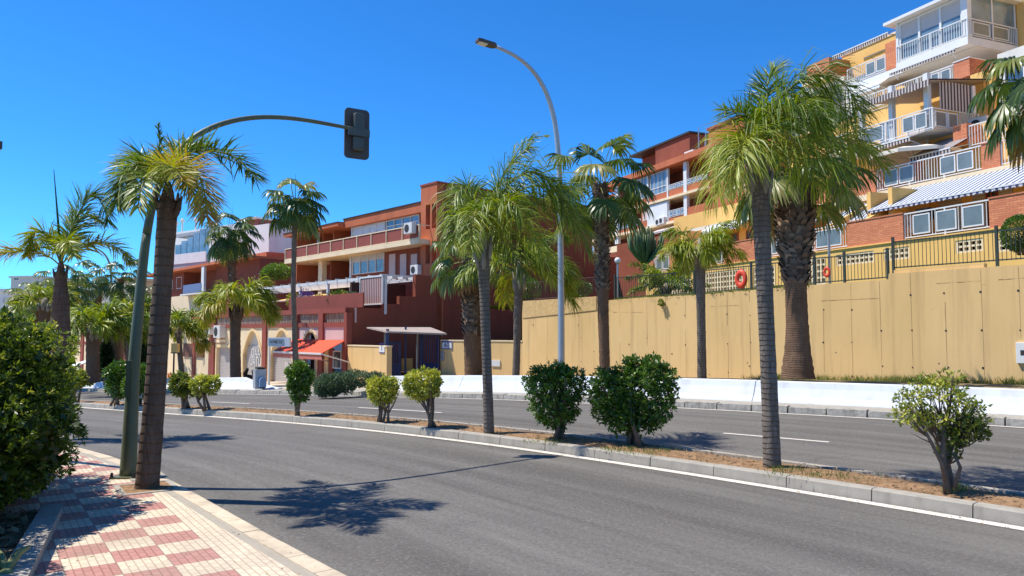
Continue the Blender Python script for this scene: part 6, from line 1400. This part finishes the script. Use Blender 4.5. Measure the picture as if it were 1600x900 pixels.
def farhouse(x0, x1, yt, D, ang, mat, lab, wins=(), roof=None, depth=10, name='distant_house'):
    p = at((x0+x1)/2, 520, D); F_ = Frame((p.x, p.y), (math.cos(ang), math.sin(ang))); r = F_.root(name, lab, 'building'); a, b = F_.U(x0), F_.U(x1); zt = F_.Z((x0+x1)/2, yt)
    part('wall', mat, r, (a, b, 0, depth, -6, zt)); part('roof', roof or mat, r, (a-.3, b+.3, -.3, depth+.3, zt+.001, zt+.35))
    for (xa, xb, ya, yb) in wins: window(r, F_.U(xa), F_.U(xb), F_.Z(xa, yb), F_.Z(xa, ya), -.05, 'glass', 'white', 2)
    return r, F_
farhouse(427, 446, 386, 100, -.5, 'cream', 'small cream house block beyond the white flats', ((433,437,392,398),)); farhouse(443, 462, 394, 96, -.5, 'greyb', 'small grey house block just left of the slender fan palm', ((447,450,401,407),))
farhouse(14, 60, 434, 150, -.2, 'offw', 'distant white flats with a dark roof-top unit above the hedge', ((19,26,434,438),)); farhouse(48, 100, 452, 120, -.1, 'white', 'distant low white house left of the orange-necked palm', ((56,64,458,463),(70,78,458,463)))
farhouse(100, 152, 447, 110, -.15, 'white', 'distant white house between the two far fan palms', ((106,112,450,456),(124,130,456,461)), 'trim'); farhouse(182, 206, 438, 100, -.3, 'cream', 'distant cream house left of the traffic light pole')
farhouse(-5, 12, 456, 90, .1, 'white', 'distant white gabled house at the left edge of the view', ((2,6,466,474),)); farhouse(20, 100, 470, 100, 0, 'white', 'long white garden house behind the arching bright palm', ((50,56,476,486),(30,36,476,486)))
for k, (x, yt, yb, w, D, lab, mat, tn) in enumerate(((5,428,485,18,105,'dark blue-green distant tree at the left edge of the view','tree',.3),(170,450,480,20,85,'dark rounded tree behind the curved far street lamp','tree',.35),(130,464,500,24,60,'bright green leafy tree between the far palms','dkshrub',.6),(40,500,520,40,60,'leafy tree mass behind the hedge','tree',.5),(225,520,590,14,40,'dark cypress-like tree behind the traffic light pole','tree',.2),(165,530,600,8,36,'narrow dark conifer right of the blue sign','tree',.15),(120,585,605,22,40,'low bright shrub beside the white canopy','yshrub',.5),(100,510,560,22,70,'green tree between the orange-necked palm and the thick palm','dkshrub',.5),(200,500,560,26,60,'green tree left of the traffic light pole among the far palms','tree',.6))):
    b = at(x, yb, D); b.z = min(b.z, g(b.x, b.y)+6); m_ = pxs(D); h = (yb-yt)*m_; w_ = w*m_
    shrub('leafy_tree', b, [(0,0,h*.6,w_,w_*.8,h*.42),(w_*.4,0,h*.45,w_*.7,w_*.6,h*.35),(-w_*.4,0,h*.5,w_*.7,w_*.6,h*.35)], lab, 300+k, 3200, max(.16, 2.2*m_), mat, 'tree', None, 3, .12, tint=tn, shell=.55, bumps=.2)
# ================= gate court: low ochre walls, blue gate, canopy, plaques
gl = empty('low_wall', (0,0,0), 0, 'low ochre wall with a blue number plaque, left of the blue gate', 'wall'); p0 = at(543, 587, 42.6); p1 = at(604, 587, 39.2); gz_ = -1.3
def lowwall(root, p, q, z0, z1, t=.3):
    p = Vector((p.x, p.y, 0)); q = Vector((q.x, q.y, 0)); root.location = tuple(p); d = q-p; root.rotation_euler = (0, 0, math.atan2(d.y, d.x)); L_ = d.length
    MB().box(0, L_, 0, t, z0, z1-.06).build('wall_panel', M['rwall'], root); MB().box(-.01, L_+.02, -.03, t+.03, z1-.06, z1).build('coping', M['cream'], root); return L_
Lw = lowwall(gl, p0, p1, gz_-1, at(575, 539.5, 41).z)
pl = MB().box(Lw-.75, Lw-.2, -.03, -.001, at(597, 551, 39.5).z, at(597, 537, 39.5).z-.15).build('number_plaque', M['white'], gl)
gr_ = empty('low_wall', (0,0,0), 0, 'low ochre wall with the number 60, between the blue gate and the retaining wall', 'wall'); p2 = at(688, 587, 41.5); p3 = wall_at(816)
Lr = lowwall(gr_, p2, p3, gz_-1, at(745, 531.5, 39.5).z)
def text_part(txt, size, mat, root, loc, rot=(math.pi/2, 0, 0), ext=.004, name='lettering', sx=1.):
    c = bpy.data.curves.new(name, 'FONT'); c.body = txt; c.size = size; c.extrude = ext; c.align_x = 'CENTER'; c.align_y = 'CENTER'
    t = bpy.data.objects.new(name, c); C.objects.link(t); dg = bpy.context.evaluated_depsgraph_get(); me = bpy.data.meshes.new_from_object(t.evaluated_get(dg)); bpy.data.objects.remove(t)
    me.materials.clear(); me.materials.append(M[mat]); o = bpy.data.objects.new(name, me); C.objects.link(o); o.parent = root; o.location = loc; o.rotation_euler = rot; o.scale = (sx, 1, 1); return o
zz = at(694, 533.5, 41.4).z
pq = MB().box(.12, .95, -.03, -.001, zz-.42, zz+.02).build('number_plaque', M['white'], gr_); part('plaque_border', 'inkb', pq, (.12, .95, -.04, -.031, zz-.04, zz+.02), (.12, .95, -.04, -.031, zz-.42, zz-.37), (.12, .16, -.039, -.032, zz-.37, zz-.04), (.91, .95, -.039, -.032, zz-.37, zz-.04))
text_part('60', .40, 'inkb', pq, (.53, -.036, zz-.2)); z6 = at(597, 544, 39.5).z
text_part('1', .42, 'inkb', pl, (Lw-.47, -.036, z6)); part('plaque_border', 'inkb', pl, (Lw-.75, Lw-.2, -.035, -.031, z6+.2, z6+.24), (Lw-.75, Lw-.2, -.035, -.031, z6-.25, z6-.21))
ic = part('intercom', 'galv', gr_, (.14, .36, -.12, -.001, zz-1.05, zz-.55)); part('meter_door', 'white', gr_, (Lr-1.75-.3, Lr-1.25-.2, -.05, -.001, .0+at(783, 573, 38.3).z, at(783, 563.5, 38.3).z)); part('meter_door', 'rough', gr_, (Lr-2.75, Lr-2.55, -.05, -.001, at(771, 573, 38.3).z, at(771, 567, 38.3).z))
gt = empty('blue_gate', (0,0,0), 0, 'open navy blue metal gate with barred leaves under a pale canopy', 'gate'); 
P4 = at(604, 587, 40.5); P5 = at(686, 587, 41.3); gt.location = (P4.x, P4.y, 0); dd_ = P5-P4; gt.rotation_euler = (0, 0, math.atan2(dd_.y, dd_.x)); Lg = math.hypot(dd_.x, dd_.y); zg0 = at(640, 588, 41).z-.1; zg1 = at(640, 530, 41).z
def leaf(x0, y0, x1, y1, nb, zt):
    m = MB(); v0, v1 = Vector((x0, y0, 0)), Vector((x1, y1, 0))
    for z in (zg0+.1, zt-.05): m.bar(v0+Vector((0,0,z)), v1+Vector((0,0,z)), .06)
    m.bar(v0+Vector((0,0,zg0+.75)), v1+Vector((0,0,zg0+.75)), .05)
    for i in range(nb+1): p = v0.lerp(v1, i/nb); m.bar(p+Vector((0,0,zg0+.1)), p+Vector((0,0,zt-.05)), .035 if 0 < i < nb else .07)
    o = m.build('gate_leaf', M['bluep'], gt); q = MB(); q.bar(v0.lerp(v1, .03)+Vector((0,.01,zg0+.42)), v0.lerp(v1, .97)+Vector((0,.01,zg0+.42)), .02, .6); q.build('kick_plate', M['bluep'], o)
leaf(.15, -.02, .75, .35, 6, zg1-.1); leaf(Lg-.8, 1.2, Lg-.05, .0, 8, zg1+.15); part('gate_post', 'bluep', gt, (-.05, .1, -.1, .05, zg0-.3, zg1+.55), (Lg-.85, Lg-.7, 1.15, 1.3, zg0-.3, zg1+.3), (1.15, 1.25, 1.3, 1.4, zg0-.3, zg1+.7)); part('gate_lintel', 'bluep', gt, (Lg-.85, Lg+.15, .1, .25, zg1+.2, zg1+.32))
cp = empty('entrance_canopy', gt.location, gt.rotation_euler[2], 'pale flat canopy roof over the blue gate', 'canopy'); za_ = at(640, 520, 41).z
m = MB(); x0, x1 = -.85, Lg+.25
m.add([(x0, 2.4, za_+.25), (x1-.3, 2.4, za_+.25), (x1+.1, -.3, za_-.12), (x0+.8, -.3, za_+.0), (x0, 2.4, za_+.32), (x1-.3, 2.4, za_+.32), (x1+.1, -.3, za_-.03), (x0+.8, -.3, za_+.09)], [(3,2,1,0),(4,5,6,7),(0,1,5,4),(1,2,6,5),(2,3,7,6),(3,0,4,7)]); m.build('roof_sheet', plain('stained_canopy_sheet', (.36, .30, .26), .8), cp)
part('post', 'galv', cp, (.1, .18, 2.1, 2.2, zg0-.3, za_+.24), (Lg-.9, Lg-.8, 2.1, 2.2, zg0-.3, za_+.24))
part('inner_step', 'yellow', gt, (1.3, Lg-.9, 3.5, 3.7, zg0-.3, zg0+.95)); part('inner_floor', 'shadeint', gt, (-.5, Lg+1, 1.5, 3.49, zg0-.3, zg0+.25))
# ---------------------------------------------------------------- street furniture
# traffic light mast seen from behind
pb = ground(200, 745, .13); D0 = pb.y
pts = [(200,747,D0),(207,600,D0+.05),(215,500,D0+.08),(224,400,D0+.12),(234,330,D0+.2),(250,275,D0+.35),(285,222,D0+.6),(340,192,D0+1.0),(400,181,D0+1.45),(460,184,D0+1.9),(520,195,D0+2.35),(560,203,D0+2.65)]
P = [at(*p) for p in pts]; root = empty('traffic_light', tuple(pb), 0, 'olive green curved traffic light mast arching from the pavement over the road', 'traffic light')
A3 = np.array([tuple(p-pb) for p in P]); s = np.r_[0, np.cumsum(np.linalg.norm(np.diff(A3, axis=0), axis=1))]; t = np.linspace(0, s[-1], 60); Q = np.stack([np.interp(t, s, A3[:, k]) for k in range(3)], 1)
for _ in range(10): Q[1:-1] = Q[1:-1]*.5+(Q[:-2]+Q[2:])*.25
rad = np.interp(t/s[-1], [0, .18, .36, .5, .7, 1], [.098, .070, .056, .046, .036, .028])
k = 24; MB().tube([Vector(q) for q in Q[:k+1]], list(rad[:k+1]), 16).build('pole', M['pole'], root, True); MB().tube([Vector(q) for q in Q[k:]], list(rad[k:]), 14).build('arm', M['pole'], root, True)
part('base_plate', 'pole', root, (-.15, .15, -.15, .15, -.01, .02))
m = MB()
for a, b in ((-.13,-.13),(.13,-.13),(.13,.13),(-.13,.13)): m.tube([(a, b, .01), (a, b, .07)], [.022, .016], 6)
m.build('anchor_bolt', M['ink'], root)
k_ = np.interp(1.2, A3[:, 2], A3[:, 0]); part('access_door', 'pole', root, (k_-.045, k_+.03, np.interp(1.2, A3[:, 2], A3[:, 1])-.092, np.interp(1.2, A3[:, 2], A3[:, 1])-.06, .95, 1.4))
hc = at(558, 209, D0+2.7)-pb; yaw = math.radians(33)
mm = pxs(D0+2.7); H_2 = 40*mm; W_2 = 20.5*mm; rc = .07
def rrect(w, h, r, n=5):
    P_ = []
    for cx, cz, a0 in ((w-r, h-r, 0), (-w+r, h-r, 90), (-w+r, -h+r, 180), (w-r, -h+r, 270)):
        for i in range(n+1): a = math.radians(a0+90*i/n); P_.append((cx+r*math.cos(a), 0, cz+r*math.sin(a)))
    return P_
rot = Matrix.Rotation(yaw, 4, 'Z')
def place(mb): mb.v = [tuple(rot @ Vector(v)+hc) for v in mb.v]; return mb
bb = place(MB().prism(rrect(W_2, H_2, rc), (0, .03, 0))).build('backboard', M['sigback'], root)
h = MB(); h.box(-W_2*.42, W_2*.42, -.12, -.001, .02, H_2*.78); h.box(-W_2*.42, W_2*.42, -.12, -.001, -H_2*.72, -.06); place(h).build('signal_housing', M['siggrn'], root, bevel=.03)
v = MB()
for z in (-.55, 0, .55): v.lathe((0, 0, 0), [(.10, 0), (.11, .12)], 12); 
n3 = len(v.v)//3
for q, z in enumerate((-H_2*.5, 0, H_2*.5)):
    for i in range(q*n3, (q+1)*n3): a, b, c = v.v[i]; v.v[i] = (a, .035+c, z+b)
place(v).build('lens_hood', M['ink'], root)
b = MB(); b.box(-W_2*.95, W_2*.75, -.15, -.121, -.07, .05); place(b).build('bracket', M['siggrn'], root)
# tree pit of the pavement palm
c = b1; d1 = Vector((.575, -.818, 0)); d2_ = Vector((.818, .575, 0))
def quad(c, a, b, z): return [(c+d1*x+d2_*y+Vector((0, 0, z))) for x, y in ((-a, -b), (a, -b), (a, b), (-a, b))]
m = MB(); m.add(quad(c, .27, .24, .004), [(0,1,2,3)]); o = m.build('tree_pit_soil', M['soil']); o['kind'] = 'structure'
m = MB()
for s_, t_ in ((-1,0),(1,0),(0,1),(0,-1)):
    cc = c+d1*(.30*s_)+d2_*(.27*t_); m.add(quad(cc, .03 if s_ else .27, .03 if t_ else .30, -.02)+quad(cc, .03 if s_ else .27, .03 if t_ else .30, .008), [(3,2,1,0),(4,5,6,7),(0,1,5,4),(1,2,6,5),(2,3,7,6),(3,0,4,7)])
o = m.build('tree_pit_edging', M['concrete']); o['kind'] = 'structure'
m = MB(); cc = c+d1*-.75+d2_*.12; m.add(quad(cc, .24, .2, .004), [(0,1,2,3)]); o = m.build('utility_cover', M['concrete']); tag(o, 'square concrete utility cover in the paving between the mast and the palm', 'cover')
# street lamps
def street_lamp(pts, rads, label, group, head=.75, hd_dir=None):
    P = [at(*p) for p in pts]; root = empty('street_lamp', tuple(P[0]), 0, label, 'street lamp', group)
    A3 = np.array([tuple(p-P[0]) for p in P]); s = np.r_[0, np.cumsum(np.linalg.norm(np.diff(A3, axis=0), axis=1))]; t = np.linspace(0, s[-1], 50); Q = np.stack([np.interp(t, s, A3[:, k]) for k in range(3)], 1)
    for _ in range(8): Q[1:-1] = Q[1:-1]*.5+(Q[:-2]+Q[2:])*.25
    MB().tube([Vector(q) for q in Q], list(np.interp(t/s[-1], [0, .75, 1], rads)), 12).build('pole', M['galv'], root, True)
    e = Vector(Q[-1]); d = (Vector(Q[-1])-Vector(Q[-3])).normalized(); d.z *= .5; d.normalize(); sd = d.cross(Vector((0,0,1))).normalized(); up = sd.cross(d)
    m = MB(); w = head*.23; pr = [(-.05, .35), (.15, .9), (.8, 1.), (head*1.0/head*1.0, .8)]
    top = []; ring = [(0, w*.4), (head*.15, w), (head*.85, w), (head, w*.8)]
    lo = [e+d*a+sd*b for a, b in ring]+[e+d*a-sd*b for a, b in ring[::-1]]; m.add([p-up*.04 for p in lo]+[p+up*.06 for p in lo], [tuple(range(8))[::-1], tuple(range(8, 16))]+[(i, (i+1) % 8, 8+(i+1) % 8, 8+i) for i in range(8)])
    h = m.build('lamp_head', M['sigback'], root); m = MB(); q = [e+d*head*.5+sd*w*.8, e+d*head*.93+sd*w*.72, e+d*head*.93-sd*w*.72, e+d*head*.5-sd*w*.8]
    m.add([p-up*.045 for p in q]+[p-up*.07 for p in q], [(0,1,2,3),(7,6,5,4),(0,4,5,1),(1,5,6,2),(2,6,7,3),(3,7,4,0)]); m.build('lamp_lens', M['umb'], h); return root
GL = 'curved street lamps'
street_lamp([(877,590,26.5),(877,500,26.5),(876,380,26.5),(874,260,26.45),(869,195,26.35),(858,150,26.2),(842,118,25.95),(818,93,25.6),(795,79,25.3),(775,73,25.1)], [.125,.085,.055], 'tall grey street lamp with curved arm in front of the rough coping', GL, .72)
street_lamp([(174,590,62),(174,480,62),(174,425,62),(170,405,61.8),(164,396,61.5),(156,390,61),(148,387,60.6)], [.12,.09,.06], 'distant curved street lamp rising among the far palms at left', GL, .9)
street_lamp([(-120,700,11),(-118,400,11),(-112,300,10.9),(-95,255,10.7),(-60,238,10.4),(-33,232,10.2)], [.10,.07,.045], 'street lamp mostly outside the left edge, its head tip in view', GL, .42)
# globe lamps
for x, y, rp, yb, w_, lab in ((1294,337,8.2,442,.7,'white globe lamp on a slim grey pole beside the massive fan palm'),(965,407,4.8,462,2.2,'white globe lamp behind the fence near the tall cactus')):
    q = wall_at(x, 450)-WN*w_; D = q.y; c = at(x, y, D); r = rp*pxs(D); b = Vector((c.x, c.y, 3.4)); root = empty('globe_lamp', tuple(b), 0, lab, 'lamp', 'white globe lamps'); h = c.z-3.4
    MB().tube([(0,0,-.1),(0,0,h-r)], .045, 8).build('pole', M['galv'], root); m = MB(); m.lathe((0,0,h), [(r*math.sin(a), -r*math.cos(a)) for a in np.linspace(.02, math.pi-.02, 14)], 20); m.build('globe', M['globe'], root, True); MB().lathe((0,0,h-r*1.12), [(.06,0),(.10,.05),(.10,.09)], 10).build('collar', M['galv'], root)
# life rings by the pool fence
for x, y, rp, lab in ((1158,436,11.5,'large faded red life ring on the fence beside the median palm trunk'),(1292,425,6.5,'small red life ring on the fence right behind the globe lamp pole')):
    q = wall_at(x, 450)-WN*.28; D = q.y; c = at(x, y, D); R0 = rp*pxs(D); me_ = MB(); n1, n2 = 20, 8; rt_ = R0*.33
    for i in range(n1):
        for j in range(n2):
            a, b_ = 2*math.pi*i/n1, 2*math.pi*j/n2; rr = R0-rt_+rt_*math.cos(b_); lx = rr*math.cos(a); lz = rr*1.35*math.sin(a); ly = rt_*math.sin(b_)*.8; p = c+ux*lx+WN*ly+Vector((0,0,lz)); me_.v.append(tuple(p))
    me_.f = [(i*n2+j, ((i+1) % n1)*n2+j, ((i+1) % n1)*n2+(j+1) % n2, i*n2+(j+1) % n2) for i in range(n1) for j in range(n2)]
    tag(me_.build('life_ring', M['lifering'], None, True, origin=tuple(c)), lab, 'life ring', 'life rings on the fence')
# bins, sign boards
def front(x, y, D, label, name, cat, group=None, rz=.5): b = at(x, y, D); return empty(name, tuple(b), rz, label, cat, group), pxs(D), b
r, m_, b = front(405, 607, 33, 'grey steel recycling bin on the pavement beside the sign board', 'street_bin', 'bin'); part('body', 'galv', r, (-8*m_, 8*m_, -.3, .3, 0, 30*m_)); part('lid', 'ink', r, (-5*m_, 6*m_, -.31, .31, 30*m_+.001, 33*m_))
r, m_, b = front(411, 608, 32.5, 'rounded light blue post box in front of the grey bin', 'post_box', 'post box'); mb = MB(); mb.prism([(5*m_*math.cos(t), 0, 13*m_+9*m_*math.sin(t)*.55) for t in np.linspace(0, math.pi, 9)]+[(-5*m_, 0, 3*m_), (5*m_, 0, 3*m_)], (0, .5, 0)); mb.build('body', plain('pale_blue_enamel', (.16,.26,.40), .5), r); part('foot', 'ink', r, (-3*m_, 3*m_, .1, .4, 0, 3*m_-.001))
r, m_, b = front(219, 633, ground(219, 633, .14).y, 'grey rubbish bin beside the pole among the dark bushes', 'street_bin', 'bin', rz=.1); mb = MB(); mb.tube([(0,0,0),(0,0,12*m_)], .05, 8); mb.build('post', M['ink'], r); part('body', 'galv', r, (-8*m_, 8*m_, -.25, .25, 11*m_, 44*m_), bevel=.02)
# shop sign board on posts
r, m_, b = front(440, 606, 34, 'white shop sign board on a post beside the coral awnings', 'shop_sign', 'sign', rz=-.35)
bz = 85*m_-(8*m_); part('post', 'white', r, (-25.5*m_, -24*m_, 0, .08, 0, 74*m_)); bd = part('board', 'white', r, (-26*m_, 14*m_, -.06, .09, 64*m_, 78*m_)); part('board_border', 'ink', bd, (-23*m_, 4*m_, -.07, -.061, 66*m_, 66.5*m_), (-23*m_, 4*m_, -.07, -.061, 75*m_, 75.5*m_), (-23.4*m_, -23*m_, -.07, -.061, 66*m_, 75.5*m_), (4*m_, 4.4*m_, -.07, -.061, 66*m_, 75.5*m_)); text_part('RAYMERCVOR', 7.2*m_, 'ink', bd, (-9.5*m_, -.07, 70.7*m_), sx=.50)
# graffiti on the roller shutter (painted letters)
a_, b_ = A_.U(382, wa, 560), A_.U(409, wa, 560); zc1, zc2 = A_.Z(395, 552.5, wa), A_.Z(395, 565.5, wa)
for tx, z in (('OAA', zc1), ('UATU', zc2)):
    text_part(tx, .95, 'ink', bA, ((a_+b_)/2+.03, wa+.187, z-.02), ext=.002, name='graffiti', sx=.8); text_part(tx, .92, 'white', bA, ((a_+b_)/2, wa+.182, z), ext=.002, name='graffiti', sx=.78)
# blue notice board, yellow sign, white canopy at far left
r, m_, b = front(157, 596, 37, 'small blue notice sign with white lettering between two far palm trunks', 'blue_sign', 'sign', rz=-.2); part('post', 'ink', r, (-.5*m_, 3*m_, 0, .1, 0, 24*m_)); bd = part('board', 'signb', r, (-6*m_, 6*m_, -.04, .0, 27*m_, 40*m_)); text_part('P 24', 6*m_, 'white', bd, (0, -.045, 35.5*m_), sx=.8); part('text_line', 'white', bd, (-4*m_, 4*m_, -.05, -.041, 29*m_, 30*m_))
r, m_, b = front(270, 588, 44, 'yellow bus stop sign on a dark post against the cream wall', 'bus_stop_sign', 'sign', rz=-.5); part('post', 'ink', r, (-.7*m_, .7*m_, 0, .08, 0, 37*m_)); part('board', 'yellow', r, (-4*m_, 11*m_, -.05, .1, 37*m_, 51*m_)); part('board_edge', 'ink', r, (-4.5*m_, 11.5*m_, -.06, .11, 35.5*m_, 37*m_-.001))
r, m_, b = front(128, 596, 36, 'small white sloping canopy on a post beside the thick palm trunk', 'kiosk_canopy', 'canopy', rz=-.2); part('post', 'white', r, (-7*m_, -4*m_, 0, .1, 0, 22*m_)); mb = MB(); mb.add([(-16*m_, -.6, 23*m_), (6*m_, -.6, 24*m_), (10*m_, 1.2, 38*m_), (-2*m_, 1.2, 37*m_), (-16*m_, -.6, 24*m_), (6*m_, -.6, 25*m_), (10*m_, 1.2, 39*m_), (-2*m_, 1.2, 38*m_)], [(3,2,1,0),(4,5,6,7),(0,1,5,4),(1,2,6,5),(2,3,7,6),(3,0,4,7)]); mb.build('roof_sheet', M['white'], r)
r, m_, b = front(374, 594, 41, 'dark scooter parked against the graffiti shutter', 'parked_scooter', 'scooter', rz=.2)
r.location = tuple(at(393, 596, 41)); m_ = pxs(41)
mb = MB(); 
for cx in (-9, 7): 
    q = MB(); q.lathe((0,0,0), [(4.2*m_, 0), (4.2*m_, .1)], 12); mb.add([(cx*m_+a, c, 4.2*m_+b2) for a, b2, c in q.v], q.f)
mb.build('wheel', M['ink'], r); mb = MB(); mb.tube([(-9*m_,.05,5*m_),(-10*m_,.05,12*m_),(-6*m_,.05,20*m_)], [.09,.12,.07], 8); mb.tube([(-8*m_,.05,8*m_),(0,.05,6*m_),(6*m_,.05,10*m_),(10*m_,.05,14*m_)], [.12,.13,.2,.12], 8); mb.build('body', M['dark'], r, True); MB().tube([(0,.05,14*m_),(9*m_,.05,16*m_)], [.12,.14], 8).build('seat', M['ink'], r, True); MB().bar((-7*m_,-.3,20*m_),(-7*m_,.4,20*m_),.05).build('handlebar', M['ink'], r)
